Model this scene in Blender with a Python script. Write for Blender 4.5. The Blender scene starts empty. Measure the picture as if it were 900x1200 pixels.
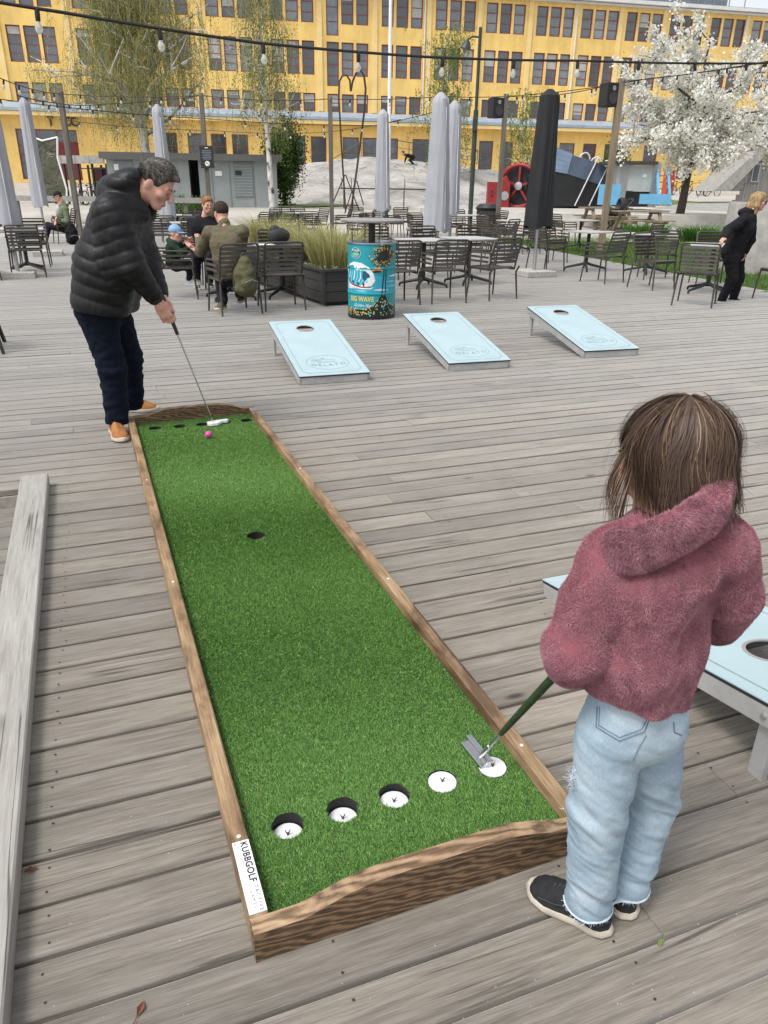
import bpy, bmesh, math, random
import numpy as np
from mathutils import Vector, Matrix, Quaternion
from mathutils import noise as mnoise
random.seed(7); np.random.seed(7)
SC = bpy.context.scene
C = SC.collection
R_ = math.radians
# ------------------------------------------------------------------ camera
EYE = 1.55
FPX = 866.0                       # focal length in pixels of a 900 x 1200 frame
YAW, PITCH, ROLL = R_(20.5836), R_(23.8932), R_(-0.7627)
def cam_axes():
    cy, sy = math.cos(YAW), math.sin(YAW)
    fwd = np.array([sy*math.cos(PITCH), cy*math.cos(PITCH), -math.sin(PITCH)])
    right = np.array([cy, -sy, 0.0]); down = np.cross(fwd, right)
    r2 = right*math.cos(ROLL)+down*math.sin(ROLL)
    d2 = down*math.cos(ROLL)-right*math.sin(ROLL)
    return np.array([r2, d2, fwd])
RC = cam_axes()
HEAD = np.array([math.sin(YAW), math.cos(YAW)])        # horizontal heading of the view
SIDE = np.array([math.cos(YAW), -math.sin(YAW)])
camd = bpy.data.cameras.new('camera'); cam = bpy.data.objects.new('camera', camd); C.objects.link(cam)
camd.sensor_fit = 'VERTICAL'; camd.sensor_height = 24.0; camd.lens = FPX/1200*24.0
camd.clip_start = 0.05; camd.clip_end = 2000
M = Matrix(((RC[0][0], -RC[1][0], -RC[2][0], 0), (RC[0][1], -RC[1][1], -RC[2][1], 0), (RC[0][2], -RC[1][2], -RC[2][2], EYE), (0, 0, 0, 1)))
cam.matrix_world = M
SC.camera = cam
# ------------------------------------------------------------------ sky, sun, exposure (overcast day)
SUN_EL, SUN_AZ = R_(60), R_(-112)      # azimuth measured from +Y towards +X
w = bpy.data.worlds.new('World'); SC.world = w; w.use_nodes = True
nt = w.node_tree; bg = nt.nodes['Background']
sky = nt.nodes.new('ShaderNodeTexSky'); sky.sky_type = 'NISHITA'; sky.sun_disc = False
sky.sun_elevation = SUN_EL; sky.sun_rotation = SUN_AZ; sky.dust_density = 3.0; sky.air_density = 1.0; sky.ozone_density = 1.0
hsv = nt.nodes.new('ShaderNodeHueSaturation'); hsv.inputs['Saturation'].default_value = 0.22; hsv.inputs['Value'].default_value = 1.0
nt.links.new(sky.outputs[0], hsv.inputs['Color']); nt.links.new(hsv.outputs[0], bg.inputs['Color'])
bg.inputs['Strength'].default_value = 0.145
sl = bpy.data.lights.new('sun', 'SUN'); sl.energy = 1.5; sl.angle = R_(16); sl.color = (1.0, 0.965, 0.92)
so = bpy.data.objects.new('sun', sl); C.objects.link(so)
sd = Vector((math.sin(SUN_AZ)*math.cos(SUN_EL), math.cos(SUN_AZ)*math.cos(SUN_EL), math.sin(SUN_EL)))
so.rotation_euler = sd.to_track_quat('Z', 'Y').to_euler()
so.location = (0, 0, 40)
SC.view_settings.view_transform = 'Standard'; SC.view_settings.look = 'None'
SC.view_settings.exposure = 0.62; SC.view_settings.gamma = 1.0
SC.view_settings.use_curve_mapping = False
# ------------------------------------------------------------------ geometry of the place
def gh(x, y):
    """height of the ground beyond the deck"""
    fd = x*HEAD[0]+y*HEAD[1]
    return float(np.interp(fd, [-60, 24, 28, 37, 49, 60, 73, 300], [-.14, -.14, -.06, .36, .5, 1.1, 1.42, 1.6]))
def ray(px, py):
    return RC.T @ np.array([(px-450)/FPX, (py-600)/FPX, 1.0])
def G(px, py, z=0.0):
    d = ray(px, py); t = (z-EYE)/d[2]
    return np.array([d[0]*t, d[1]*t, z])
def Q(px, py, fd):
    d = ray(px, py); t = fd/(d[:2] @ HEAD)
    return np.array([d[0]*t, d[1]*t, EYE+d[2]*t])
def on_ground(px, fd):
    """point of the ground at view distance fd under image column px"""
    p = Q(px, 217, fd); return np.array([p[0], p[1], gh(p[0], p[1])])
def pix(p):
    v = RC @ (np.array(p)-np.array([0, 0, EYE]))
    return 450+FPX*v[0]/v[2], 600+FPX*v[1]/v[2], v[2]
# ------------------------------------------------------------------ helpers: things, parts, meshes
def tag(o, label=None, cat=None, group=None, kind=None):
    if label: o['label'] = label
    if cat: o['category'] = cat
    if group: o['group'] = group
    if kind: o['kind'] = kind
    return o
def thing(name, label, cat, loc=(0, 0, 0), rz=0.0, group=None):
    o = bpy.data.objects.new(name, None); C.objects.link(o)
    o.empty_display_size = .1
    o.location = tuple(float(v) for v in loc); o.rotation_euler = (0, 0, rz)
    return tag(o, label, cat, group)
def link(name, me, parent=None, mats=None):
    o = bpy.data.objects.new(name, me); C.objects.link(o)
    if parent is not None: o.parent = parent
    if mats is not None:
        if not isinstance(mats, (list, tuple)): mats = [mats]
        for m in mats: me.materials.append(m)
    return o
def dup(o, loc=None, rz=None, label=None, parent=None):
    c = o.copy(); C.objects.link(c)
    if parent is not None: c.parent = parent
    for ch in list(o.children): dup(ch, parent=c)
    if loc is not None: c.location = tuple(float(v) for v in loc)
    if rz is not None: c.rotation_euler = (0, 0, rz)
    if label: c['label'] = label
    return c
def frame_of(d):
    d = np.array(d, float); d = d/np.linalg.norm(d)
    a = np.array([0, 0, 1.0]) if abs(d[2]) < .9 else np.array([1.0, 0, 0])
    u = np.cross(d, a); u /= np.linalg.norm(u); v = np.cross(d, u)
    return u, v, d
class MB:
    def __init__(s): s.v = []; s.f = []; s.mi = []
    def add(s, vs, fs, mi=0):
        n = len(s.v); s.v += [tuple(float(c) for c in p) for p in vs]
        s.f += [tuple(i+n for i in f) for f in fs]; s.mi += [mi]*len(fs); return s
    def box(s, c, size, rz=0, mi=0, taper=1.0, M=None):
        x, y, z = [k/2 for k in size]; pts = []
        for sz in (-1, 1):
            t = 1.0 if sz < 0 else taper
            for sx, sy in ((-1, -1), (1, -1), (1, 1), (-1, 1)):
                p = np.array([sx*x*t, sy*y*t, sz*z])
                if M is not None: p = M @ p
                elif rz: p = np.array([p[0]*math.cos(rz)-p[1]*math.sin(rz), p[0]*math.sin(rz)+p[1]*math.cos(rz), p[2]])
                pts.append(p+np.array(c))
        return s.add(pts, [(3, 2, 1, 0), (4, 5, 6, 7), (0, 1, 5, 4), (1, 2, 6, 5), (2, 3, 7, 6), (3, 0, 4, 7)], mi)
    def bar(s, a, b, wd, ht, mi=0, up=(0, 0, 1)):
        a = np.array(a, float); b = np.array(b, float); d = b-a; L = np.linalg.norm(d); d /= L
        up = np.array(up, float)
        if abs(d @ up) > .97: up = np.array([0, 1.0, 0])
        r = np.cross(d, up); r /= np.linalg.norm(r); u = np.cross(r, d)
        pts = [p+r*sx*wd/2+u*sy*ht/2 for p in (a, b) for sx, sy in ((-1, -1), (1, -1), (1, 1), (-1, 1))]
        return s.add(pts, [(3, 2, 1, 0), (4, 5, 6, 7), (0, 1, 5, 4), (1, 2, 6, 5), (2, 3, 7, 6), (3, 0, 4, 7)], mi)
    def tube(s, pts, r, seg=8, mi=0, caps=True):
        pts = [np.array(p, float) for p in pts]; n = len(pts)
        rs = r if hasattr(r, '__len__') else [r]*n
        V = []; u = None
        for i, p in enumerate(pts):
            d = pts[min(i+1, n-1)]-pts[max(i-1, 0)]; d /= (np.linalg.norm(d)+1e-9)
            if u is None: u, v, _ = frame_of(d)
            else:
                u = u-d*(u @ d); u /= np.linalg.norm(u); v = np.cross(d, u)
            for k in range(seg):
                t = 2*math.pi*k/seg; V.append(p+(u*math.cos(t)+v*math.sin(t))*rs[i])
        F = []
        for i in range(n-1):
            for k in range(seg):
                k2 = (k+1) % seg; F.append((i*seg+k, i*seg+k2, (i+1)*seg+k2, (i+1)*seg+k))
        if caps: F.append(tuple(range(seg-1, -1, -1))); F.append(tuple((n-1)*seg+k for k in range(seg)))
        return s.add(V, F, mi)
    def lathe(s, prof, seg=24, c=(0, 0, 0), mi=0, cap=True, arc=None):
        V = []; F = []; n = len(prof)
        for (r, z) in prof:
            for k in range(seg):
                t = 2*math.pi*k/seg; V.append((c[0]+r*math.cos(t), c[1]+r*math.sin(t), c[2]+z))
        for i in range(n-1):
            for k in range(seg):
                k2 = (k+1) % seg; F.append((i*seg+k, i*seg+k2, (i+1)*seg+k2, (i+1)*seg+k))
        if cap:
            if prof[0][0] > 1e-6: F.append(tuple(range(seg-1, -1, -1)))
            if prof[-1][0] > 1e-6: F.append(tuple((n-1)*seg+k for k in range(seg)))
        return s.add(V, F, mi)
    def ell(s, c, r, seg=16, rings=10, mi=0, M=None):
        V = []; F = []
        for i in range(rings+1):
            a = math.pi*i/rings
            for k in range(seg):
                t = 2*math.pi*k/seg
                p = np.array([r[0]*math.sin(a)*math.cos(t), r[1]*math.sin(a)*math.sin(t), -r[2]*math.cos(a)])
                if M is not None: p = M @ p
                V.append(p+np.array(c))
        for i in range(rings):
            for k in range(seg):
                k2 = (k+1) % seg; F.append((i*seg+k, i*seg+k2, (i+1)*seg+k2, (i+1)*seg+k))
        return s.add(V, F, mi)
    def prism(s, poly, axis, a, b, mi=0):
        """polygon (2D, counter-clockwise) swept along axis ('x','y','z') from a to b"""
        n = len(poly)
        def P(q, t): return {'x': (t, q[0], q[1]), 'y': (q[0], t, q[1]), 'z': (q[0], q[1], t)}[axis]
        V = [P(q, a) for q in poly]+[P(q, b) for q in poly]
        F = [tuple(range(n-1, -1, -1)), tuple(range(n, 2*n))]+[(i, (i+1) % n, n+(i+1) % n, n+i) for i in range(n)]
        return s.add(V, F, mi)
    def mesh(s, name, smooth=False):
        me = bpy.data.meshes.new(name); me.from_pydata(s.v, [], s.f)
        if any(s.mi): me.polygons.foreach_set('material_index', s.mi)
        bm = bmesh.new(); bm.from_mesh(me); bmesh.ops.remove_doubles(bm, verts=bm.verts, dist=1e-6)
        bmesh.ops.recalc_face_normals(bm, faces=bm.faces); bm.to_mesh(me); bm.free()
        if smooth: smooth_me(me)
        return me
    def build(s, name, mats, parent=None, smooth=False, bevel=0):
        me = s.mesh(name, smooth)
        if bevel:
            bm = bmesh.new(); bm.from_mesh(me)
            es = [e for e in bm.edges if len(e.link_faces) == 2 and e.calc_face_angle(0) > .6]
            bmesh.ops.bevel(bm, geom=es, offset=bevel, segments=2, affect='EDGES', profile=.6, clamp_overlap=True)
            bm.to_mesh(me); bm.free()
        return link(name, me, parent, mats)
def smooth_me(me, angle=40):
    me.polygons.foreach_set('use_smooth', [True]*len(me.polygons))
    try: me.set_sharp_from_angle(angle=R_(angle))
    except Exception: pass
def raw_mesh(name, V, F, smooth=False):
    """fast mesh from numpy arrays; F is (n,3) or (n,4)"""
    V = np.asarray(V, np.float32); F = np.asarray(F, np.int32); k = F.shape[1]; n = len(F)
    me = bpy.data.meshes.new(name)
    me.vertices.add(len(V)); me.vertices.foreach_set('co', V.ravel())
    me.loops.add(n*k); me.loops.foreach_set('vertex_index', F.ravel())
    me.polygons.add(n); me.polygons.foreach_set('loop_start', np.arange(0, n*k, k, dtype=np.int32))
    if smooth: me.polygons.foreach_set('use_smooth', [True]*n)
    me.update(calc_edges=True); me.validate()
    return me
def set_attr(me, name, vals, dom='POINT'):
    a = me.attributes.new(name, 'FLOAT', dom); a.data.foreach_set('value', np.asarray(vals, np.float32))
def curve_mesh(splines, extrude=0.0):
    """filled planar outline (with holes) -> mesh in the XY plane, optionally a slab of thickness 2*extrude"""
    if len(splines) > 12:
        cu = bpy.data.curves.new('tmp', 'CURVE'); cu.dimensions = '2D'; cu.fill_mode = 'BOTH'; cu.extrude = extrude
        for pts in splines:
            sp = cu.splines.new('POLY'); sp.points.add(len(pts)-1); sp.use_cyclic_u = True
            for i, p in enumerate(pts): sp.points[i].co = (p[0], p[1], 0, 1)
        o = bpy.data.objects.new('tmp', cu); C.objects.link(o)
        dg = bpy.context.evaluated_depsgraph_get()
        me = bpy.data.meshes.new_from_object(o.evaluated_get(dg)); bpy.data.objects.remove(o); bpy.data.curves.remove(cu)
        return me
    from mathutils.geometry import tessellate_polygon
    P = [p for sp in splines for p in sp]; n = len(P)
    T = tessellate_polygon([[Vector((p[0], p[1], 0)) for p in sp] for sp in splines])
    T = [t if (P[t[1]][0]-P[t[0]][0])*(P[t[2]][1]-P[t[0]][1])-(P[t[1]][1]-P[t[0]][1])*(P[t[2]][0]-P[t[0]][0]) > 0 else t[::-1] for t in T]
    me = bpy.data.meshes.new('tmp')
    if not extrude: me.from_pydata([(p[0], p[1], 0) for p in P], [], T); return me
    V = [(p[0], p[1], extrude) for p in P]+[(p[0], p[1], -extrude) for p in P]; F = [tuple(t) for t in T]+[tuple(i+n for i in t[::-1]) for t in T]
    k = 0
    for sp in splines:
        m_ = len(sp)
        for i in range(m_): a, b = k+i, k+(i+1) % m_; F.append((a, b, b+n, a+n))
        k += m_
    me.from_pydata(V, [], F); bm = bmesh.new(); bm.from_mesh(me); bmesh.ops.recalc_face_normals(bm, faces=bm.faces); bm.to_mesh(me); bm.free()
    return me
def text_mesh(txt, size, align='CENTER', spacing=1.0, shear=0.0, extrude=0.0, offset=0.0):
    cu = bpy.data.curves.new('tmp', 'FONT'); cu.body = txt; cu.size = size; cu.align_x = align; cu.align_y = 'CENTER'
    cu.space_character = spacing; cu.shear = shear; cu.extrude = extrude; cu.offset = offset; cu.resolution_u = 4
    o = bpy.data.objects.new('tmp', cu); C.objects.link(o)
    dg = bpy.context.evaluated_depsgraph_get()
    me = bpy.data.meshes.new_from_object(o.evaluated_get(dg)); bpy.data.objects.remove(o); bpy.data.curves.remove(cu)
    return me
def xform_mesh(me, fn):
    n = len(me.vertices); a = np.empty(n*3, np.float32); me.vertices.foreach_get('co', a); a = a.reshape(-1, 3)
    b = np.asarray(fn(a), np.float32); me.vertices.foreach_set('co', b.ravel()); me.update()
    return me
def circle(cx, cy, r, n=32, ph=0):
    return [(cx+r*math.cos(2*math.pi*i/n+ph), cy+r*math.sin(2*math.pi*i/n+ph)) for i in range(n)]
# ------------------------------------------------------------------ materials
def new_mat(name):
    m = bpy.data.materials.new(name); m.use_nodes = True
    return m, m.node_tree, m.node_tree.nodes['Principled BSDF']
def nd(nt, typ, **kw):
    n = nt.nodes.new(typ)
    for k, v in kw.items():
        if k.startswith('i_'):
            n.inputs[k[2:].replace('_', ' ')].default_value = v
        else: setattr(n, k, v)
    return n
def ramp(nt, fac, stops):
    r = nt.nodes.new('ShaderNodeValToRGB'); el = r.color_ramp.elements
    while len(el) < len(stops): el.new(.5)
    for e, (p, c) in zip(el, stops): e.position = p; e.color = (c[0], c[1], c[2], 1)
    nt.links.new(fac, r.inputs[0]); return r.outputs[0]
def mix(nt, a, b, fac, mode='MIX'):
    m = nt.nodes.new('ShaderNodeMix'); m.data_type = 'RGBA'; m.blend_type = mode
    for sock, v in ((m.inputs[0], fac), (m.inputs[6], a), (m.inputs[7], b)):
        if isinstance(v, (int, float)): sock.default_value = v
        elif isinstance(v, tuple): sock.default_value = (v[0], v[1], v[2], 1)
        else: nt.links.new(v, sock)
    return m.outputs[2]
def bump(nt, b, height, strength=.3, dist=.01):
    n = nt.nodes.new('ShaderNodeBump'); n.inputs['Strength'].default_value = strength; n.inputs['Distance'].default_value = dist
    nt.links.new(height, n.inputs['Height']); nt.links.new(n.outputs[0], b.inputs['Normal']); return n
def coords(nt, kind='Object', scale=(1, 1, 1), add=None):
    if kind == 'World': src = nt.nodes.new('ShaderNodeNewGeometry').outputs['Position']
    else: src = nt.nodes.new('ShaderNodeTexCoord').outputs[kind]
    if add is not None:
        v = nt.nodes.new('ShaderNodeVectorMath'); v.operation = 'ADD'; nt.links.new(src, v.inputs[0]); nt.links.new(add, v.inputs[1]); src = v.outputs[0]
    mp = nt.nodes.new('ShaderNodeMapping'); mp.inputs['Scale'].default_value = scale; nt.links.new(src, mp.inputs[0])
    return mp.outputs[0]
def noise_tex(nt, vec, scale, detail=4, rough=.6, dist=0.0):
    n = nt.nodes.new('ShaderNodeTexNoise'); n.inputs['Scale'].default_value = scale; n.inputs['Detail'].default_value = detail
    n.inputs['Roughness'].default_value = rough; n.inputs['Distortion'].default_value = dist
    nt.links.new(vec, n.inputs['Vector']); return n.outputs['Fac']
def plain(name, col, rough=.6, metal=0.0, var=.12, scale=14, bmp=0.0, bscale=None, spec=.5, kind='Object', coat=0):
    """a base colour with real unevenness: soft tonal variation and fine relief"""
    m, nt, b = new_mat(name); v = coords(nt, kind)
    f = noise_tex(nt, v, scale, 5)
    lo = tuple(max(0, c*(1-var*1.6)) for c in col); hi = tuple(min(1, c*(1+var*1.6)) for c in col)
    nt.links.new(ramp(nt, f, [(.25, lo), (.75, hi)]), b.inputs['Base Color'])
    b.inputs['Roughness'].default_value = rough; b.inputs['Metallic'].default_value = metal
    b.inputs['Specular IOR Level'].default_value = spec
    if coat: b.inputs['Coat Weight'].default_value = coat
    if bmp: bump(nt, b, noise_tex(nt, v, bscale or scale*6, 4), bmp, .005)
    return m
def attr(nt, name):
    a = nt.nodes.new('ShaderNodeAttribute'); a.attribute_name = name; return a
def grain_wood(name, axis, cols, rough=.65, scale=1.0, world=False, knots=.0, tone_attr=False, bmp=.25, ring=0, sheen=0, fine=0, burn=0):
    """long grain along axis; cols = dark, mid, light"""
    m, nt, b = new_mat(name)
    sc = [9*scale, 9*scale, 9*scale]; sc['xyz'.index(axis)] = .45*scale
    add = None; at = None
    if tone_attr:
        at = attr(nt, 'tone')
        mu = nt.nodes.new('ShaderNodeVectorMath'); mu.operation = 'SCALE'; mu.inputs['Scale'].default_value = 31.7
        cmb = nt.nodes.new('ShaderNodeCombineXYZ')
        for i in range(3): nt.links.new(at.outputs['Fac'], cmb.inputs[i])
        nt.links.new(cmb.outputs[0], mu.inputs[0]); add = mu.outputs[0]
    vec = coords(nt, 'World' if world else 'Object', sc, add)
    vec2 = coords(nt, 'World' if world else 'Object', [s*(.35 if i != 'xyz'.index(axis) else 1.6) for i, s in enumerate(sc)], add)
    f1 = noise_tex(nt, vec, 3.2, 7, .62, .35)
    f2 = noise_tex(nt, vec2, 1.0, 4, .55, .2)
    mm = nt.nodes.new('ShaderNodeMath'); mm.operation = 'MULTIPLY_ADD'; mm.inputs[1].default_value = .62; nt.links.new(f1, mm.inputs[0])
    m2 = nt.nodes.new('ShaderNodeMath'); m2.operation = 'MULTIPLY'; m2.inputs[1].default_value = .38; nt.links.new(f2, m2.inputs[0]); nt.links.new(m2.outputs[0], mm.inputs[2])
    fac = mm.outputs[0]
    if fine:
        vf = coords(nt, 'World' if world else 'Object', [s*(4.5 if i != 'xyz'.index(axis) else 3.0) for i, s in enumerate(sc)], add)
        ff = noise_tex(nt, vf, 3.2, 3, .6, .15)
        mf = nt.nodes.new('ShaderNodeMix'); mf.inputs[0].default_value = fine; nt.links.new(fac, mf.inputs[2]); nt.links.new(ff, mf.inputs[3]); fac = mf.outputs[0]
    if ring:
        wv = nt.nodes.new('ShaderNodeTexWave'); wv.wave_type = 'BANDS'; wv.bands_direction = 'DIAGONAL'; wv.inputs['Scale'].default_value = ring; wv.inputs['Distortion'].default_value = 9; wv.inputs['Detail'].default_value = 3; wv.inputs['Detail Scale'].default_value = 1.2
        nt.links.new(coords(nt, 'Object', [.5 if i == 'xyz'.index(axis) else 2.4 for i in range(3)]), wv.inputs['Vector'])
        m3 = nt.nodes.new('ShaderNodeMix'); m3.inputs[0].default_value = .30; nt.links.new(fac, m3.inputs[2]); nt.links.new(wv.outputs['Fac'], m3.inputs[3]); fac = m3.outputs[0]
    col = ramp(nt, fac, [(.30, cols[0]), (.5, cols[1]), (.70, cols[2])])
    if knots:
        vo = nt.nodes.new('ShaderNodeTexVoronoi'); vo.inputs['Scale'].default_value = 1.0
        ks = [knots*4.2]*3; ks['xyz'.index(axis)] = knots*1.5
        nt.links.new(coords(nt, 'World' if world else 'Object', ks, add), vo.inputs['Vector'])
        k = ramp(nt, vo.outputs['Distance'], [(.018, (0, 0, 0)), (.055, (1, 1, 1))])
        col = mix(nt, tuple(c*.55 for c in cols[0]), col, k)
        cs_ = [7*scale*.5]*3; cs_['xyz'.index(axis)] = .22
        cn = noise_tex(nt, coords(nt, 'World' if world else 'Object', cs_, add), 1.0, 3, .5, .4)
        ck = ramp(nt, cn, [(.488, (1, 1, 1)), (.497, (.28, .27, .26)), (.503, (.28, .27, .26)), (.512, (1, 1, 1))])
        pn = noise_tex(nt, coords(nt, 'World' if world else 'Object', (1.1, 1.1, 1.1), add), 1.0, 2)
        ck = mix(nt, (1, 1, 1), ck, ramp(nt, pn, [(.52, (0, 0, 0)), (.58, (1, 1, 1))]))
        col = mix(nt, col, ck, 1.0, 'MULTIPLY')
    if burn:
        bn = noise_tex(nt, coords(nt, 'Object', (7, 2.6, 7)), 1.0, 5, .65, .5)
        col = mix(nt, col, ramp(nt, bn, [(.36, (.20, .13, .09)), (.50, (.80, .72, .66)), (.62, (1.1, 1.08, 1.04))]), burn, 'MULTIPLY')
    if at is not None:
        tn = ramp(nt, at.outputs['Fac'], [(0, (.72, .72, .74)), (.5, (1, 1, 1)), (1, (1.22, 1.2, 1.17))])
        col = mix(nt, col, tn, 1.0, 'MULTIPLY')
    nt.links.new(col, b.inputs['Base Color']); b.inputs['Roughness'].default_value = rough
    if sheen: b.inputs['Sheen Weight'].default_value = sheen; b.inputs['Sheen Roughness'].default_value = .3; b.inputs['Diffuse Roughness'].default_value = 1.0
    if bmp: bump(nt, b, fac, bmp, .004)
    return m
MAT = {}
MAT['steel'] = plain('brushed_steel', (.55, .56, .57), .32, 1.0, .06, 30)
MAT['dull_steel'] = plain('galvanised_steel', (.42, .43, .43), .5, .8, .12, 20)
MAT['black_metal'] = plain('black_metal', (.018, .018, .02), .45, 0, .2, 20)
MAT['dark_metal'] = plain('dark_painted_metal', (.045, .045, .047), .5, 0, .2, 20)
MAT['chair'] = plain('taupe_chair_paint', (.058, .050, .042), .45, 0, .15, 12)
MAT['white_paint'] = plain('white_paint', (.78, .78, .77), .45, 0, .05, 10)
MAT['black_print'] = plain('black_print', (.02, .02, .022), .55, 0, .1, 10)
MAT['grey_print'] = plain('grey_print', (.16, .19, .21), .55, 0, .1, 10)
MAT['black_rubber'] = plain('black_rubber', (.02, .02, .021), .7, 0, .2, 20)
MAT['concrete'] = plain('concrete', (.30, .29, .27), .85, 0, .18, 5, .25, 60)
MAT['granite'] = plain('granite_slab', (.42, .40, .37), .8, 0, .4, 60, .3, 90)
# ================================================================== the setting: ground and deck
def ground_sheet():
    fds = np.concatenate([np.linspace(-40, 16, 8), np.linspace(18, 80, 60), [100, 150, 260, 400, 700]])
    sds = np.concatenate([[-500, -250, -120], np.linspace(-60, 90, 76), [140, 260, 520]])
    V = []; F = []; n = len(sds)
    for fd in fds:
        for sd_ in sds:
            p = HEAD*fd+SIDE*sd_; z = gh(*p)
            if fd > 22 and fd < 90: z += .05*mnoise.noise((p[0]*.15, p[1]*.15, 0))
            V.append((p[0], p[1], z))
    for i in range(len(fds)-1):
        for j in range(n-1): F.append((i*n+j, i*n+j+1, (i+1)*n+j+1, (i+1)*n+j))
    m, nt, b = new_mat('gravel_ground'); v = coords(nt, 'World')
    a = noise_tex(nt, v, .25, 6, .6); c = noise_tex(nt, v, 9, 5, .7)
    col = ramp(nt, a, [(.3, (.36, .33, .28)), (.5, (.46, .44, .40)), (.72, (.54, .52, .49))])
    col = mix(nt, col, ramp(nt, c, [(.3, (.62, .6, .57)), (.7, (1.08, 1.07, 1.05))]), .8, 'MULTIPLY')
    nt.links.new(col, b.inputs['Base Color']); b.inputs['Roughness'].default_value = .95; bump(nt, b, c, .4, .02)
    o = link('ground', raw_mesh('ground', V, F, True), None, m); tag(o, kind='structure')
ground_sheet()
MAT['deck'] = grain_wood('weathered_deck_boards', 'x', ((.074, .064, .051), (.203, .181, .151), (.34, .313, .272)), .55, 2.6, world=True, knots=.75, tone_attr=True, bmp=.4, sheen=1.0, fine=.38)
PITCH_B = 0.1401
def deck_edge(y): return 10.49+.111*(y-9.78)
def board_geo(x0, x1, y0, y1, z, tilt):
    c = .003; zt = z; zb = z-.032
    sec = [(y0, zb), (y1, zb), (y1, zt-c+tilt), (y1-c, zt+tilt), (y0+c, zt-tilt), (y0, zt-c-tilt)]
    V = [(x0, a, b_) for a, b_ in sec]+[(x1, a, b_) for a, b_ in sec]
    F = [(0, 1, 2, 3, 4, 5)[::-1], (6, 7, 8, 9, 10, 11)]+[(i, (i+1) % 6, 6+(i+1) % 6, 6+i) for i in range(6)]
    return V, F
deck = bpy.data.objects.new('deck', None); C.objects.link(deck); tag(deck, kind='structure')
rng = random.Random(3)
def in_view(x0, x1, y):
    for k in range(9):
        x = x0+(x1-x0)*k/8
        q = pix((x, y, 0))
        if q[2] > .1 and -30 < q[0] < 930 and -30 < q[1] < 1230: return True
    return False
near_boards = []; far_boards = []
for n in range(-6, 185):
    y0 = n*PITCH_B+.0058; y1 = (n+1)*PITCH_B-.0058
    xl = -.50 if y1 < 4.22 else -5.5; xr = min(12.5, deck_edge(max(y0, 0)))
    xs = [xl]; first = True
    while xs[-1] < xr-.3:
        L = rng.choice((3.6, 4.2, 4.8)) if not first else rng.uniform(.6, 4.2)
        first = False; xs.append(min(xr, xs[-1]+L))
    for a, b_ in zip(xs[:-1], xs[1:]):
        spec = (a+.0015, b_-.0015, y0+rng.uniform(-.001, .001), y1+rng.uniform(-.001, .001), rng.uniform(-.0015, .0015), rng.uniform(-.001, .001), min(1, max(0, rng.gauss(.5, .2))))
        (near_boards if (in_view(a, b_, (y0+y1)/2) and y0 < 9.6) else far_boards).append(spec)
near_boards = sorted(near_boards, key=lambda s: s[2])
far_boards += near_boards[298:]; near_boards = near_boards[:298]
for s in near_boards:
    V, F = board_geo(*s[:6])
    x_mid = (s[0]+s[1])/2; yc = (s[2]+s[3])/2
    me = bpy.data.meshes.new('board'); me.from_pydata(V, [], F); set_attr(me, 'tone', [s[6]]*12)
    link('board', me, deck, MAT['deck'])
V = []; F = []; T = []
for s in far_boards:
    v, f = board_geo(*s[:6]); k = len(V); V += v; F += [tuple(i+k for i in q) for q in f]; T += [s[6]]*12
me = bpy.data.meshes.new('distant_boards'); me.from_pydata(V, [], F); set_attr(me, 'tone', T)
tag(link('distant_boards', me, deck, MAT['deck']), kind='stuff')
ub = MB(); ub.add([(-.49, -1, -.045), (12.3, -1, -.045), (12.3, 4.2, -.045), (-.49, 4.2, -.045), (-5.4, 4.22, -.046), (9.8, 4.22, -.046), (12.1, 25.8, -.046), (-5.4, 25.8, -.046)], [(0, 1, 2, 3), (4, 5, 6, 7)]); o = ub.build('gap_shade_sheet', plain('gap_shade_black', (.012, .011, .010), .95, 0, .2, 8)); o.parent = deck  # near-black sheet added beneath so the board gaps read as deep shade
scv = MB(); r5 = random.Random(9)
for n in range(3, 75):
    for k in range(0, 18):
        x = -.3+k*.6
        if x > deck_edge(n*PITCH_B)-.1: continue
        q = pix((x, (n+.5)*PITCH_B, 0))
        if not (q[2] > .1 and -20 < q[0] < 920 and q[1] < 1220): continue
        for dy in (.033, .107):
            c0 = (x+r5.gauss(0, .006), n*PITCH_B+dy+r5.gauss(0, .004)); i0 = len(scv.v); scv.add([(c0[0]+.0036*math.cos(a*1.0472), c0[1]+.0036*math.sin(a*1.0472), .0022) for a in range(6)], [tuple(range(6))])
me = bpy.data.meshes.new('deck_screws'); me.from_pydata(scv.v, [], scv.f); tag(link('deck_screws', me, deck, plain('old_screw_head', (.06, .055, .05), .5, .6, .2, 90)), kind='stuff')
# boards of the lower step to the left of the long plank
V = []; F = []; T = []
low = bpy.data.objects.new('lower_deck', None); C.objects.link(low); tag(low, kind='structure')
for n in range(-4, 30):
    y0 = n*PITCH_B+.02; y1 = y0+PITCH_B-.007
    v, f = board_geo(-2.5, -.515, y0, y1, -.1, 0)
    me = bpy.data.meshes.new('board'); me.from_pydata(v, [], f); set_attr(me, 'tone', [rng.gauss(.35, .15)]*12)
    link('board', me, low, MAT['deck'])
# joists closing the edge of the deck
jb = MB(); jb.box((-.50, 1.6, -.085), (.02, 5.2, .10)); jb.box((-3.0, 4.205, -.085), (5.0, .02, .10))
jb.bar((deck_edge(0)+.02, 0, -.07), (deck_edge(25.9)+.02, 25.9, -.07), .03, .13)
jb.bar((-5.5, 25.95, -.07), (deck_edge(25.9), 25.95, -.07), .03, .13)
link('edge_board', jb.mesh('edge_board'), deck, grain_wood('edge_board_wood', 'y', ((.16, .15, .13), (.30, .28, .25), (.42, .40, .36)), .7))
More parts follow.
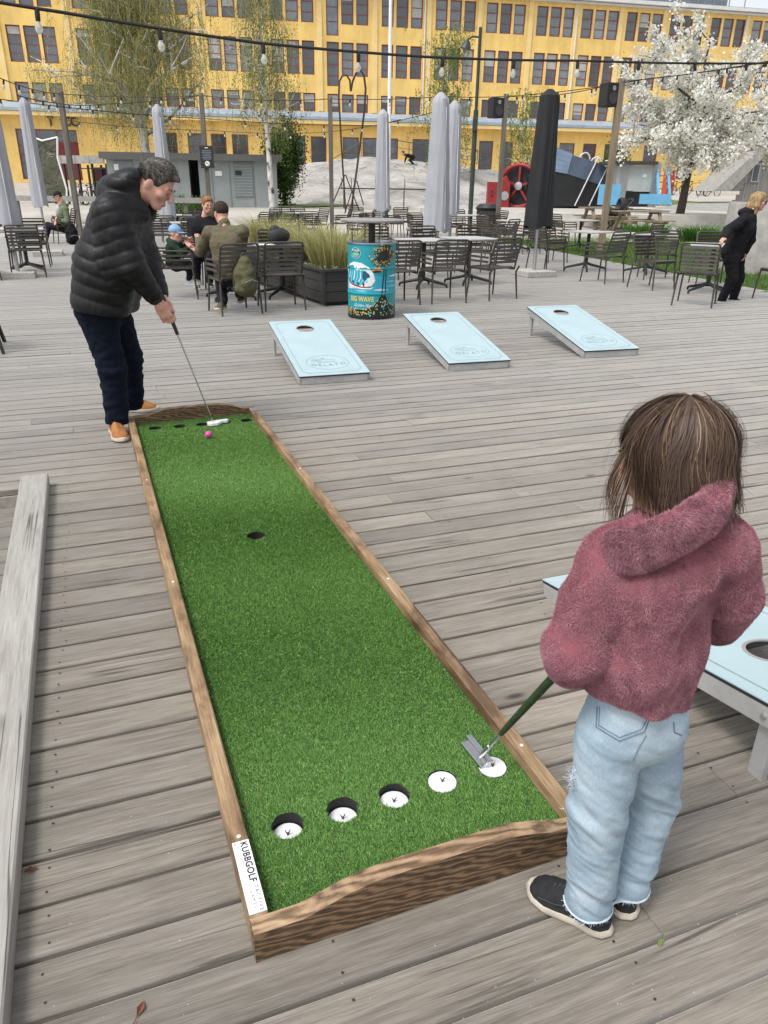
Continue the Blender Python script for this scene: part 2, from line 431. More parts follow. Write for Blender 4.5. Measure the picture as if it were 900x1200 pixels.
# the long thick plank lying at the left
MAT['plank'] = grain_wood('pale_weathered_plank', 'y', ((.165, .153, .135), (.315, .30, .275), (.44, .425, .40)), .62, 2.4, fine=.3, knots=.55, bmp=.35)
pk = MB(); pk.prism([(-.069, 0), (.069, 0), (.069, .062), (.064, .067), (-.064, .067), (-.069, .062)], 'y', -2.2, 2.06)
plank = pk.build('plank', MAT['plank']); plank.location = (-.4425, 2.16, 0.003); plank.rotation_euler = (0, 0, R_(.75))
tag(plank, 'long pale weathered plank lying along the deck at the left edge', 'plank')
# ================================================================== putting lane
LX0, LX1, LY0, LY1 = .105, .965, 1.10, 5.14           # outer size of the lane
LANE_ROT = R_(0.95)
lane = thing('putting_lane', 'long narrow mini golf putting lane of green turf in a scorched wooden frame', 'putting lane', (.558, LY0, 0), LANE_ROT)
LW = (LX1-LX0)/2; LL = LY1-LY0; RW = .042; TZ = .047; RZ = .088
WOODC = ((.075, .042, .022), (.30, .205, .115), (.50, .39, .245))
MAT['rail'] = grain_wood('scorched_rail_wood', 'y', WOODC, .55, 2.6, fine=.3, burn=.85, knots=.9, bmp=.3)
MAT['endwood'] = grain_wood('scorched_end_wood', 'x', ((.045, .026, .014), (.125, .074, .040), (.27, .17, .09)), .5, 5, bmp=.3, ring=15)
MAT['endtop'] = grain_wood('end_board_top_wood', 'x', ((.11, .065, .035), (.34, .23, .135), (.46, .33, .21)), .5, 3.2, bmp=.25, ring=8, fine=.25, burn=.6)
for sx in (-1, 1):
    r = MB(); x = sx*(LW-RW/2)
    cuts = [0.042, 2.05+.06*sx, LL-.042]
    for a, b_ in zip(cuts[:-1], cuts[1:]):
        r = MB(); r.prism([(x-RW/2, 0.004), (x+RW/2, 0.004), (x+RW/2, RZ-.004), (x+RW/2-.004, RZ), (x-RW/2+.004, RZ), (x-RW/2, RZ-.004)], 'y', a+.001, b_-.001)
        r.build('side_rail', MAT['rail'], lane)
def wavy(u, side):
    # u in 0..1 across the lane; hump in the middle
    b_ = max(0.0, 1-((u-.52)/.40)**2) if abs(u-.52) < .40 else 0
    return RZ+.004+.062*(b_**1.6)*(3-2*b_)/1.0*.72
for (ya, yb, side) in ((0.0, .042, 0), (LL-.042, LL, 1)):
    N = 40; V = []; F = []; MI = []
    for i in range(N+1):
        u = i/N; x = -LW+2*LW*u; zt = wavy(u, side)
        V += [(x, ya, .003), (x, yb, .003), (x, yb, zt-.003), (x, yb-.003, zt), (x, ya+.003, zt), (x, ya, zt-.003)]
    for i in range(N):
        for k in range(6):
            a = i*6+k; b2 = i*6+(k+1) % 6
            F.append((a, b2, b2+6, a+6)); MI.append(1 if k in (2, 3, 4) else 0)
    F.append(tuple(range(5, -1, -1))); F.append(tuple(N*6+k for k in range(6))); MI += [0, 0]
    mb = MB(); mb.add(V, F); mb.mi = MI
    o = mb.build('end_board', [MAT['endwood'], MAT['endtop']], lane)
# turf with cup holes
ox = 0
def W2L(x, y): c, s_ = math.cos(-LANE_ROT), math.sin(-LANE_ROT); x -= .558; y -= LY0; return (x*c-y*s_, x*s_+y*c)
cups_near = [(*W2L(.272, 1.397), .052), (*W2L(.421, 1.400), .040), (*W2L(.566, 1.400), .024), (*W2L(.710, 1.404), .006), (*W2L(.866, 1.406), .002)]
cups_far = [(*W2L(.225, 4.955), .05), (*W2L(.381, 4.945), .05), (*W2L(.532, 4.945), .05), (*W2L(.683, 4.945), .05), (*W2L(.832, 4.945), .05)]
cups = cups_near+cups_far+[(*W2L(.533, 3.11), .06)]
CR = .043
IN = LW-RW
out = [(-IN, .042), (IN, .042), (IN, LL-.042), (-IN, LL-.042)]
me = curve_mesh([out]+[circle(c[0], c[1], CR, 28) for c in cups]); xform_mesh(me, lambda a: np.c_[a[:, :2], np.full(len(a), TZ)])
MAT['turf_base'] = plain('turf_backing', (.03, .085, .016), .95, 0, .25, 40)
base = link('turf', me, lane, MAT['turf_base'])
def turf_blades():
    N = 560000
    x = np.random.uniform(-IN+.002, IN-.002, N); y = np.random.uniform(.046, LL-.046, N)
    dens = np.clip(1.35-.22*(y-0.0), .42, 1); keep = np.random.rand(N) < dens
    for c in cups: keep &= (x-c[0])**2+(y-c[1])**2 > (CR-.001)**2
    x = x[keep]; y = y[keep]; n = len(x)
    far = np.clip(1+.25*(y-.4), 1, 2.0)
    wv = .5*np.sin(y*5.2+.6*np.sin(x*3))+.5*np.sin(y*2.1+1.3)       # pile laid over in bands
    ang = np.random.uniform(0, 2*np.pi, n); wd = .0012*far
    hgt = np.random.uniform(.003, .0062, n)*np.clip(far, 1, 1.3)
    lean = np.random.normal(0, .0035, (n, 2)); lean[:, 1] += .0030*wv
    cx = np.cos(ang)*wd; cy = np.sin(ang)*wd
    P0 = np.c_[x-cx, y-cy, np.full(n, TZ)]; P1 = np.c_[x+cx, y+cy, np.full(n, TZ)]
    P2 = np.c_[x+lean[:, 0], y+lean[:, 1], TZ+hgt]
    V = np.stack([P0, P1, P2], 1).reshape(-1, 3); F = np.arange(3*n).reshape(-1, 3)
    me = raw_mesh('turf_pile', V, F)
    set_attr(me, 'tone', np.repeat(np.random.rand(n), 3)); set_attr(me, 'tip', np.tile([0, 0, 1.0], n))
    m, nt, b = new_mat('turf_pile')
    a = attr(nt, 'tone'); t = attr(nt, 'tip')
    c = ramp(nt, a.outputs['Fac'], [(0, (.066, .165, .028)), (.6, (.118, .26, .050)), (.93, (.185, .335, .085)), (1, (.36, .42, .16))])
    nt.links.new(c, b.inputs['Base Color']); b.inputs['Roughness'].default_value = .55; b.inputs['Specular IOR Level'].default_value = .3
    tag(link('turf_pile', me, lane, m), kind='stuff')
turf_blades()
MAT['disc'] = plain('cup_disc_white', (.72, .73, .74), .38, 0, .08, 60, .1, 120)
MAT['hole'] = plain('cup_wall_black', (.012, .013, .012), .7, 0, .2, 30)
for i, (cx, cy, dep) in enumerate(cups):
    cup = MB(); cup.lathe([(CR+.0005, 0), (CR+.0005, -min(dep, .04)-.003)], 28, (0, 0, 0), cap=False)
    cup.lathe([(CR+.0005, -min(dep, .04)-.003), (0.0, -min(dep, .04)-.003)], 28, (0, 0, 0), cap=False)
    o = cup.build('cup', MAT['hole'], lane, True); o.location = (cx, cy, TZ)
    if i < 10:
        d = MB(); z = -min(dep, .034)+(.003 if dep < .01 else 0)
        d.lathe([(CR-.0035, z-.002), (CR-.0035, z+.001), (CR-.0045, z+.002), (0, z+.002)], 28)
        d.build('disc', MAT['disc'] if i < 5 else MAT['black_metal'], o, True)
        s = MB(); s.tube([(0, 0, z), (0, 0, z+.008)], .0030, 8)
        s.tube([(0, 0, z+.004), (-.0035, 0, z+.010), (-.006, .001, z+.017)], [.002, .0016, .0012], 6); s.tube([(0, 0, z+.004), (.0035, 0, z+.010), (.006, -.001, z+.017)], [.002, .0016, .0012], 6)
        s.build('wing_nut', MAT['dark_metal'], o)
# name plate on the left rail and the screws in the frame
plate = MB(); plate.box((0, 0, .001), (.040, .205, .002)); pl = plate.build('name_plate', MAT['white_paint'], lane); pl.location = (-LW+RW/2, .152, RZ+.0012)
def plate_text(t, size, x, y, sp=1.0, mat='black_print', off=0):
    me = text_mesh(t, size, spacing=sp, offset=off); xform_mesh(me, lambda a: np.c_[a[:, 1]+x, -a[:, 0]+y, np.full(len(a), .0026)])
    link('lettering', me, pl, MAT[mat])
plate_text('KUBBGOLF', .0225, .006, .038, 1.08, 'black_print', .0006)
plate_text('TACTIVE', .0125, .009, -.066, 1.5, 'black_print'); plate_text('GAMES', .0115, -.003, -.066, 1.5, 'grey_print')
for xx in (-.014, .014):
    sm = MB(); sm.lathe([(.0022, .0022), (.0022, .0032), (0, .0036)], 10, (xx, .095, 0)); sm.build('screw', MAT['dull_steel'], pl)
scr = MB(); scr.lathe([(.0052, 0), (.0052, .0012), (.003, .0018), (.003, .0008), (0, .0006)], 14); sme = scr.mesh('screw'); sme.materials.append(MAT['white_paint'])
for (x, y) in ((-LW+RW/2, .272), (LW-RW/2, .31), (-LW+RW/2, 1.62), (LW-RW/2, 1.35), (-LW+RW/2, 2.8), (LW-RW/2, 2.7)):
    o = link('screw', sme, lane); o.location = (x, y, RZ+.0004)
cor = MB(); cor.box((LW-RW/2, LL-.085, RZ+.0015), (.040, .075, .003)); cor.build('corner_plate', MAT['dull_steel'], lane)
# pink ball
ball = MB(); ball.ell((0, 0, .0215), (.0215, .0215, .0215), 24, 16)
o = ball.build('golf_ball', plain('pink_ball', (.72, .06, .33), .3, 0, .05, 40), None, True); o.location = (.530, 4.62, TZ+.009)
tag(o, 'bright pink golf ball on the green turf near the far end of the putting lane', 'ball')
# ================================================================== cornhole boards
MAT['cyan'] = plain('pale_blue_board', (.375, .49, .52), .5, 0, .05, 4, .05, 80)
MAT['board_side'] = plain('board_side_aluminium', (.42, .42, .41), .5, .25, .12, 9)
def cornhole(label, loc, rz, W=.62, L=1.34, hb=.315, hf=.075, hv=None):
    """origin at the low front edge; long axis +Y, rising"""
    t = thing('cornhole_board', label, 'cornhole board', loc, rz, 'pale blue cornhole boards on the deck')
    ang = math.atan2(hb-hf, L); T = .012
    def Rt(a): # board plane -> tilt
        a = np.asarray(a, float); c, s = math.cos(ang), math.sin(ang)
        return np.c_[a[:, 0], a[:, 1]*c-a[:, 2]*s, a[:, 1]*s+a[:, 2]*c+hf]
    hc = (0, hv or L-.23, .080)
    me = curve_mesh([[(-W/2, 0), (W/2, 0), (W/2, L), (-W/2, L)], circle(0, hc[1], hc[2], 40)], extrude=.002)
    xform_mesh(me, lambda a: Rt(a)); link('top', me, t, MAT['cyan'])
    me = curve_mesh([[(-W/2+.001, .001), (W/2-.001, .001), (W/2-.001, L-.001), (-W/2+.001, L-.001)], circle(0, hc[1], hc[2]+.001, 40)], extrude=.0055)
    xform_mesh(me, lambda a: Rt(a-np.array([0, 0, .0078]))); link('edge_layer', me, t, MAT['black_print'])
    me = curve_mesh([circle(0, hc[1], hc[2]+.009, 40), circle(0, hc[1], hc[2]-.002, 40)], extrude=.0006)
    xform_mesh(me, lambda a: Rt(a+np.array([0, 0, .0028]))); link('hole_rim', me, t, plain('hole_rim', (.30, .27, .27), .6) if 'hole_rim' not in MAT else MAT['hole_rim'])
    MAT.setdefault('hole_rim', bpy.data.materials['hole_rim'])
    fr = MB(); d = .062
    for a, b_ in (((-W/2+.012, 0.01), (-W/2+.012, L-.01)), ((W/2-.012, .01), (W/2-.012, L-.01))):
        q = Rt([(a[0], a[1], -.0135-d/2), (b_[0], b_[1], -.0135-d/2)]); fr.bar(q[0], q[1], .02, d)
    for y in (.012, L-.012):
        q = Rt([(-W/2+.022, y, -.0135-d/2), (W/2-.022, y, -.0135-d/2)]); fr.bar(q[0], q[1], .02, d-.002)
    fr.build('frame', MAT['board_side'], t)
    for sx in (-1, 1):
        q = Rt([(sx*(W/2-.036), L-.085, -.045)])[0]
        lg = MB(); lg.bar(q+np.array([0, 0, .02]), (q[0], q[1]-.0, 0), .022, .05, up=(0, 1, 0)); lg.build('leg', MAT['board_side'], t)
        q2 = Rt([(sx*(W/2-.0), L-.085, -.045)])[0]
        bl = MB(); bl.tube([(q2[0]-.004*sx, q2[1], q2[2]), (q2[0]+.006*sx, q2[1], q2[2])], .008, 8); bl.build('bolt', MAT['dull_steel'], t)
    # printed line and emblem
    m_ = .048; k = .05
    def octo(o_): return [(-W/2+o_+k, o_), (W/2-o_-k, o_), (W/2-o_, o_+k), (W/2-o_, L-o_-k), (W/2-o_-k, L-o_), (-W/2+o_+k, L-o_), (-W/2+o_, L-o_-k), (-W/2+o_, o_+k)]
    me = curve_mesh([octo(m_), octo(m_+.005)]); xform_mesh(me, lambda a: Rt(a+np.array([0, 0, .0029]))); link('border_line', me, t, MAT['line_print'])
    lo = MB(); cy = .265; e = bpy.data.meshes.new('emblem'); bm = bmesh.new()
    def put(me2, fx):
        xform_mesh(me2, fx); bm.from_mesh(me2); bpy.data.meshes.remove(me2)
    def ellp(cx, c2, a, b_, n=48): return [(cx+a*math.cos(2*math.pi*i/n), c2+b_*math.sin(2*math.pi*i/n)) for i in range(n)]
    up = lambda a: Rt(a+np.array([0, 0, .0031]))
    put(curve_mesh([ellp(0, cy, .19, .155), ellp(0, cy, .186, .151)]), up)
    put(curve_mesh([ellp(-.085, cy+.052, .046, .036, 24), ellp(-.085, cy+.052, .041, .031, 24)]), up)
    put(curve_mesh([ellp(-.085, cy+.052, .03, .007, 16)]), up)
    put(curve_mesh([ellp(-.02, cy+.095, .02, .007, 16)]), up)
    for i in range(7):
        put(curve_mesh([ellp(-.028+.017*i, cy+.066-.004*i, .0062, .009, 10), ellp(-.028+.017*i, cy+.066-.004*i, .0035, .006, 10)]), up)
    for i in range(9):
        put(curve_mesh([ellp(-.075+.019*i, cy-.002+.012*math.sin(i*.35), .008, .010, 10), ellp(-.075+.019*i, cy-.002+.012*math.sin(i*.35), .005, .007, 10)]), up)
    tm = text_mesh('GELATO', .066, spacing=1.35, offset=.001)
    put(tm, lambda a: up(np.c_[a[:, 0], a[:, 1]+cy-.062+a[:, 0]**2*1.2, a[:, 2]]))
    bm.to_mesh(e); bm.free(); link('emblem', e, t, MAT['line_print'])
    return t
MAT['line_print'] = plain('grey_line_print', (.20, .27, .30), .5, 0, .1, 10)
cornhole('pale blue cornhole board nearest the putting lane, leftmost of the row of three', (1.776, 5.945, 0), R_(-1.5))
cornhole('pale blue cornhole board in the middle of the row of three', (3.19, 6.03, 0), R_(-3))
cornhole('pale blue cornhole board at the right end of the row of three', (4.71, 6.13, 0), R_(-4))
cornhole('pale blue cornhole board partly hidden behind the girl in the pink jacket', (1.835, 2.29, 0), R_(180), .54, 1.22, .285, .06, .91)
# ================================================================== the yellow building
BU = np.array([0.99144, -0.13053]); BP0 = np.array([26.335, 71.291]); BRZ = math.atan2(-0.13053, 0.99144)
MAT['yellow'] = plain('yellow_render', (.84, .59, .195), .85, 0, .10, .5, .12, 40)
def weathered(m, amt=.35):
    nt = m.node_tree; b = nt.nodes['Principled BSDF']; old = b.inputs['Base Color'].links[0].from_socket
    f = noise_tex(nt, coords(nt, 'Object', (1.6, 1.6, .12)), 1.0, 6, .65, .3); g = noise_tex(nt, coords(nt, 'Object', (.25, .25, .25)), 1.0, 5, .6)
    c = mix(nt, old, ramp(nt, f, [(.34, (.74, .70, .62)), (.55, (1, 1, 1)), (.8, (1.06, 1.06, 1.05))]), amt, 'MULTIPLY')
    c = mix(nt, c, ramp(nt, g, [(.35, (.86, .84, .80)), (.6, (1.04, 1.04, 1.04))]), amt, 'MULTIPLY'); nt.links.new(c, b.inputs['Base Color'])
weathered(MAT['yellow'])
MAT['yellow_trim'] = plain('pale_yellow_trim', (.82, .62, .28), .8, 0, .06, 1)
MAT['cornice'] = plain('white_cornice', (.66, .66, .65), .6, 0, .06, 2)
MAT['redframe'] = plain('dark_red_frames', (.23, .052, .040), .55, 0, .2, 4)
MAT['bright_red'] = plain('bright_red_paint', (.36, .02, .02), .5, 0, .15, 6)
MAT['band'] = plain('blue_grey_sheet_metal', (.33, .40, .48), .5, .2, .10, 1)
def glass_mat():
    m, nt, b = new_mat('window_glass')
    oi = nt.nodes.new('ShaderNodeObjectInfo')
    v = coords(nt, 'Object', (1, 1, 1)); f = noise_tex(nt, v, .9, 3)
    c = ramp(nt, oi.outputs['Random'], [(0, (.035, .042, .052)), (.4, (.07, .085, .105)), (.7, (.14, .17, .205)), (1, (.26, .30, .33))])  # interior light tone painted into the pane colour, varied per window
    c = mix(nt, c, ramp(nt, f, [(.35, (.55, .55, .55)), (.65, (1.3, 1.3, 1.3))]), .8, 'MULTIPLY')
    nt.links.new(c, b.inputs['Base Color']); b.inputs['Roughness'].default_value = .07; b.inputs['IOR'].default_value = 1.9
    return m
MAT['glass'] = glass_mat()
bld = thing('office_building', 'long yellow rendered building with rows of dark red framed windows across the background', 'building', (BP0[0], BP0[1], 1.3), BRZ)
bays = [-51.5, -46.4, -41.1, -36.0, -30.95, -25.7, -20.4, -15.3, -10.0, -5.23, -.36, 4.5, 9.2, 14.0, 18.4, 22.9, 27.4, 31.74, 36.2, 40.7, 45.2, 49.7, 54.2, 58.7]
Z0 = 1.3
rects = []           # x0, x1, z0, z1, kind
for b_ in bays:
    for k in range(3):
        x = b_+k*1.31; tall = (b_ == -5.23 and k == 0)
        rects.append((x, x+1.07, 13.25 if tall else 14.12, 16.42, 'a'))
        rects.append((x, x+1.07, 9.45 if tall else 10.25, 12.8, 'b'))
        rects.append((x, x+1.07, 7.42, 8.86, 'c'))
for (x0, x1, z0) in ((-45, -42, 1.6), (-31.5, -26.7, 1.6), (-20.2, -18.5, 2.4), (-17.6, -16.2, 2.4), (-15.6, -14.3, 2.4), (-13.8, -12.4, 2.4), (-8.8, -7.3, 1.6), (-6.8, -5.4, 1.6), (-3.9, -2.4, 1.6), (-2.05, 1.3, 1.6), (2.67, 4.5, 1.6), (9.2, 10.6, 2.4), (11.3, 12.6, 2.4), (17.4, 19.0, 3.6), (19.9, 21.3, 3.6), (22.2, 23.6, 3.6), (26.5, 28, 3.6), (30.5, 32, 2.4), (34.5, 36, 2.4), (38, 40.4, 1.6), (44, 46, 1.6)):
    rects.append((x0, x1, z0, 5.45, 'g'))
W0, W1, ZT = -54, 64, 16.95
outl = [(W0, Z0-1.5), (W1, Z0-1.5), (W1, ZT), (W0, ZT)]
me = curve_mesh([outl]+[[(r[0], r[2]), (r[1], r[2]), (r[1], r[3]), (r[0], r[3])] for r in rects], extrude=.15)
xform_mesh(me, lambda a: np.c_[a[:, 0], a[:, 2]+.15, a[:, 1]-Z0]); link('wall', me, bld, MAT['yellow'])
bk = MB(); bk.box(((W0+W1)/2, 7.0, 7.0), (W1-W0-.1, 12, 18-.6)); link('rear_block', bk.mesh('rear_block'), bld, MAT['yellow'])
win_cache = {}; brs = random.Random(8); MAT['blind'] = plain('pale_blind', (.42, .43, .42), .8, 0, .1, 2)
def window(w_, h_, kind):
    key = (round(w_, 2), round(h_, 2), kind)
    if key in win_cache: return win_cache[key]
    f = MB(); t = .085; D = .09
    for sx in (-1, 1): f.box((sx*(w_/2-t/2), 0, h_/2), (t, D, h_))
    for z in (t/2, h_-t/2): f.box((0, 0, z), (w_-2*t, D-.006, t))
    nbar = {'a': 2, 'b': 3, 'c': 1, 'g': 2}[kind]
    for k in range(nbar): f.box((0, .006, h_*(k+1)/(nbar+1)), (w_-2*t, D-.03, .06))
    if w_ > 2:
        for x in np.arange(-w_/2+1.6, w_/2-1, 1.6): f.box((x, .003, h_/2), (.07, D-.01, h_-2*t))
    fm = f.mesh('window'); fm.materials.append(MAT['redframe'])
    p = MB(); p.box((0, .02, h_/2), (w_-t*1.6, .02, h_-t*1.6)); pm = p.mesh('pane'); pm.materials.append(MAT['glass'])
    win_cache[key] = (fm, pm); return win_cache[key]
for (x0, x1, z0, z1, k) in rects:
    fm, pm = window(x1-x0, z1-z0, k)
    o = link('window', fm, bld); o.location = ((x0+x1)/2, .14, z0-Z0)
    link('pane', pm, o)
    if brs.random() < .3 and k in 'abc':
        bh = (z1-z0)*brs.choice((.2, .3, .45, .6)); q = MB(); q.box((0, -.002, (z1-z0)-.09-bh/2), ((x1-x0)-.18, .016, bh)); q.build('blind', MAT['blind'], o)
for b_ in bays:
    x = b_-.42+(-.19)
    p = MB(); p.box((x, -.05, 12.1-Z0), (.42, .10, 9.3)); p.build('pilaster', MAT['yellow_trim'], bld)
c = MB(); c.box((5, -.25, 17.08-Z0), (W1-W0+1, .9, .26)); c.box((5, -.12, 16.83-Z0), (W1-W0+.6, .5, .16)); c.build('cornice', MAT['cornice'], bld)
rf = MB(); rf.box((5, 6.5, 17.3-Z0), (W1-W0, 13, .2)); rf.build('roof', MAT['band'], bld)
cp = MB(); cp.prism([(-1.05, 6.72-Z0), (-.02, 6.72-Z0), (-.02, 7.38-Z0), (-.25, 7.38-Z0), (-1.05, 6.95-Z0)], 'x', W0, W1); cp.build('canopy', MAT['band'], bld)
cp = MB(); cp.box((5, -.5, 6.55-Z0), (W1-W0, .98, .28)); cp.build('canopy_soffit', MAT['yellow_trim'], bld)
for x in (-23.2, 1.6, 16.0, 33.6):
    d = MB(); d.tube([(x+1.9, -.12, 6.9-Z0+.6), (x+1.9, -.12, 16.7-Z0)], .07, 8); d.build('drainpipe', MAT['cornice'], bld)
rg = MB(); rg.box((-29.1, .05, 3.6-Z0), (4.7, .12, .12)); rg.build('shutter_rail', MAT['redframe'], bld)
rp = MB()
rp.box((-27.6, .0, 3.1-Z0), (1.7, .08, 2.9)); rp.build('red_door', plain('dark_red_door', (.16, .018, .02), .6, 0, .15, 3), bld)
for i, ch in enumerate('T CC'):
    if ch == ' ': continue
    bx = MB(); xx = -28.6+i*.62
    me = text_mesh(ch, .95, extrude=.05, offset=.02); xform_mesh(me, lambda a: np.c_[a[:, 0]+xx, -.14-a[:, 2], a[:, 1]+6.02-Z0]); link('sign_letter', me, bld, MAT['black_print'])
# roof terrace of glass
pv = MB()
for x in np.arange(19, 36.1, 1.7):
    pv.box((x, 1.5, 18.9-Z0), (.07, .07, 3.2)); pv.box((x, 5, 18.9-Z0), (.07, .07, 3.2))
for z in (17.6, 18.6, 20.4):
    pv.box((27.5, 1.5, z-Z0), (17, .06, .06)); pv.box((27.5, 5, z-Z0), (17, .06, .06))
pv.build('terrace_frame', MAT['dull_steel'], bld)
pg = MB(); pg.box((26.6, 1.56, 19-Z0), (15, .02, 2.8)); pg.box((26.6, 4.9, 19-Z0), (15, .02, 2.8)); pg.build('terrace_glazing', MAT['glass'], bld)
pr = MB(); pr.box((26.6, 3.2, 20.5-Z0), (15.6, 4.2, .14)); pr.build('terrace_roof', MAT['dull_steel'], bld)
# railing and ramp in front of the ground floor
rl = thing('railing', 'thin dark metal railing along the ground floor of the yellow building above the rock', 'railing', on_ground(430, 66))
ro = np.array(rl.location)
pts = [(362, 203), (420, 168), (455, 163), (500, 170), (560, 176)]
W_ = [Q(px, py, 66)-ro for px, py in pts]
r = MB(); r.tube(W_, .035, 6); r.tube([p-np.array([0, 0, .5]) for p in W_], .02, 6); r.build('handrail', MAT['dark_metal'], rl)
for i in range(12):
    t = i/11*(len(W_)-1); k = min(int(t), len(W_)-2); p = W_[k]*(1-(t-k))+W_[k+1]*(t-k)
    r = MB(); r.tube([p, p-np.array([0, 0, 1.05])], .025, 6); r.build('baluster', MAT['dark_metal'], rl)
# ================================================================== rock hill and lawn patches
def rock():
    n = 70; V = []; F = []
    for i in range(n+1):
        for j in range(n+1):
            u = -1+2*j/n; v = -1+2*i/n
            c0 = Q(478, 217, 57); sd_ = u*11.5; fd = v*13
            p = c0[:2]+SIDE*sd_+HEAD*fd
            d = max(0.0, 1-(abs(u)**2.2+abs(v)**2.0))
            # outline of the hump as the eye sees it: high left-centre, lower shoulders
            z = gh(*p)-.15
            hgt = 2.15*(d**.62)*(1-.22*u)*(1 if v > -.2 else max(0, 1-(-.2-v)*.9))
            nz = mnoise.fractal((p[0]*.28, p[1]*.28, .3), 1.0, 2.1, 5)
            st = mnoise.noise((p[0]*.9+p[1]*.5, p[1]*.35, 3.0))
            z += hgt*(1+.13*nz)+.16*nz*d+.10*st*d
            V.append((p[0], p[1], z))
    for i in range(n):
        for j in range(n): k = i*(n+1)+j; F.append((k, k+1, k+n+2, k+n+1))
    m, nt, b = new_mat('pale_rock'); v = coords(nt, 'World'); f = noise_tex(nt, v, .55, 8, .65, .6); g = noise_tex(nt, coords(nt, 'World', (1.2, 1.2, 5)), 1.3, 6, .7, 1.2)
    c = ramp(nt, f, [(.3, (.23, .215, .19)), (.5, (.37, .355, .33)), (.7, (.47, .455, .43))])
    c = mix(nt, c, ramp(nt, g, [(.36, (.42, .41, .38)), (.47, (1, 1, 1))]), .75, 'MULTIPLY')
    nt.links.new(c, b.inputs['Base Color']); b.inputs['Roughness'].default_value = .9; bump(nt, b, g, .6, .15)
    o = link('rock_outcrop', raw_mesh('rock_outcrop', V, F, True), None, m); tag(o, kind='structure')
rock()
MAT['lawn'] = plain('short_grass', (.10, .145, .035), .95, 0, .35, 1.2, .4, 30, kind='World')
def patch(name, poly_px, mat, lift=.02, label=None):
    pts = []
    for px, fd in poly_px:
        p = on_ground(px, fd); pts.append(p)
    c0 = sum(pts)/len(pts); V = []; F = []; n = len(pts); K = 5
    # soft uneven rim, draped over the terrain
    ring = []
    for i in range(n):
        a, b_ = pts[i], pts[(i+1) % n]
        for t in range(4):
            q = a+(b_-a)*t/4; q = q+np.array([mnoise.noise((q[0]*.7, q[1]*.7, 1))*.35, mnoise.noise((q[0]*.7, q[1]*.7, 5))*.35, 0]); ring.append(q)
    m_ = len(ring)
    for k in range(1, K+1):
        for q in ring:
            p = c0+(q-c0)*k/K; V.append((p[0], p[1], gh(p[0], p[1])+lift+.05*mnoise.noise((p[0]*.15, p[1]*.15, 0))+.03*(1-k/K)))
    V.append((c0[0], c0[1], gh(*c0[:2])+lift+.05))
    for k in range(K-1):
        for i in range(m_): j = (i+1) % m_; F.append((k*m_+i, (k+1)*m_+i, (k+1)*m_+j, k*m_+j))
    for i in range(m_): F.append((len(V)-1, i, (i+1) % m_))
    mb = MB(); mb.add(V, F); o = mb.build(name, mat, None, True); tag(o, kind='structure'); return o
patch('grass_patch', [(325, 40), (420, 44), (425, 47), (330, 44)], MAT['lawn'], .05)
patch('grass_patch', [(325, 33), (352, 33), (350, 36), (322, 36)], MAT['lawn'], .05)
patch('grass_patch', [(770, 42), (850, 36), (875, 40), (830, 52), (770, 56)], MAT['lawn'], .05)
patch('grass_patch', [(535, 50), (580, 48), (585, 54), (540, 56)], MAT['lawn'], .05)
# lawn strip right of the deck
def near_lawn():
    pts = [(deck_edge(y)+.12, y) for y in (-2, 4, 9, 14, 18.5)]+[(deck_edge(25.9)+.12, 25.9), (19, 24.0), (24, 12), (27, 4), (22, -2)]
    V = [(x, y, -.10) for x, y in pts]; mb = MB(); mb.add(V, [tuple(range(len(V)))])
    o = mb.build('lawn', plain('lawn_soil', (.045, .075, .018), .95, 0, .3, 3, .3, 40, kind='World')); tag(o, kind='structure')
    n = 90000; x = np.random.uniform(9, 24, n*2); y = np.random.uniform(2, 25.5, n*2)
    ok = (x > 10.49+.111*(y-9.78)+.10) & (x < 24-.42*(y-12)) & (x < 23)
    x = x[ok][:n]; y = y[ok][:n]; n = len(x)
    a = np.random.uniform(0, 2*np.pi, n); wd = .006; h_ = np.random.uniform(.05, .12, n)
    ln = np.random.normal(0, .035, (n, 2)); z = np.full(n, -.10)
    P0 = np.c_[x-np.cos(a)*wd, y-np.sin(a)*wd, z]; P1 = np.c_[x+np.cos(a)*wd, y+np.sin(a)*wd, z]; P2 = np.c_[x+ln[:, 0], y+ln[:, 1], z+h_]
    me = raw_mesh('lawn_grass', np.stack([P0, P1, P2], 1).reshape(-1, 3), np.arange(3*n).reshape(-1, 3))
    set_attr(me, 'tone', np.repeat(np.random.rand(n), 3))
    tag(link('lawn_grass', me, None, leafmat('lawn_grass', ((.05, .11, .015), (.09, .19, .03), (.17, .28, .06)))), 'short green lawn grass growing right of the deck', 'grass', kind='stuff')
def leafmat(name, cols, rough=.6, trans=.25):
    m, nt, b = new_mat(name); a = attr(nt, 'tone')
    nt.links.new(ramp(nt, a.outputs['Fac'], [(0, cols[0]), (.55, cols[1]), (1, cols[2])]), b.inputs['Base Color'])
    b.inputs['Roughness'].default_value = rough; b.inputs['Specular IOR Level'].default_value = .25
    if trans:
        tr = nt.nodes.new('ShaderNodeBsdfTranslucent'); nt.links.new(ramp(nt, a.outputs['Fac'], [(0, cols[0]), (.55, cols[1]), (1, cols[2])]), tr.inputs['Color'])
        mx = nt.nodes.new('ShaderNodeMixShader'); mx.inputs[0].default_value = trans
        nt.links.new(b.outputs[0], mx.inputs[1]); nt.links.new(tr.outputs[0], mx.inputs[2]); nt.links.new(mx.outputs[0], nt.nodes['Material Output'].inputs['Surface'])
    return m
near_lawn()
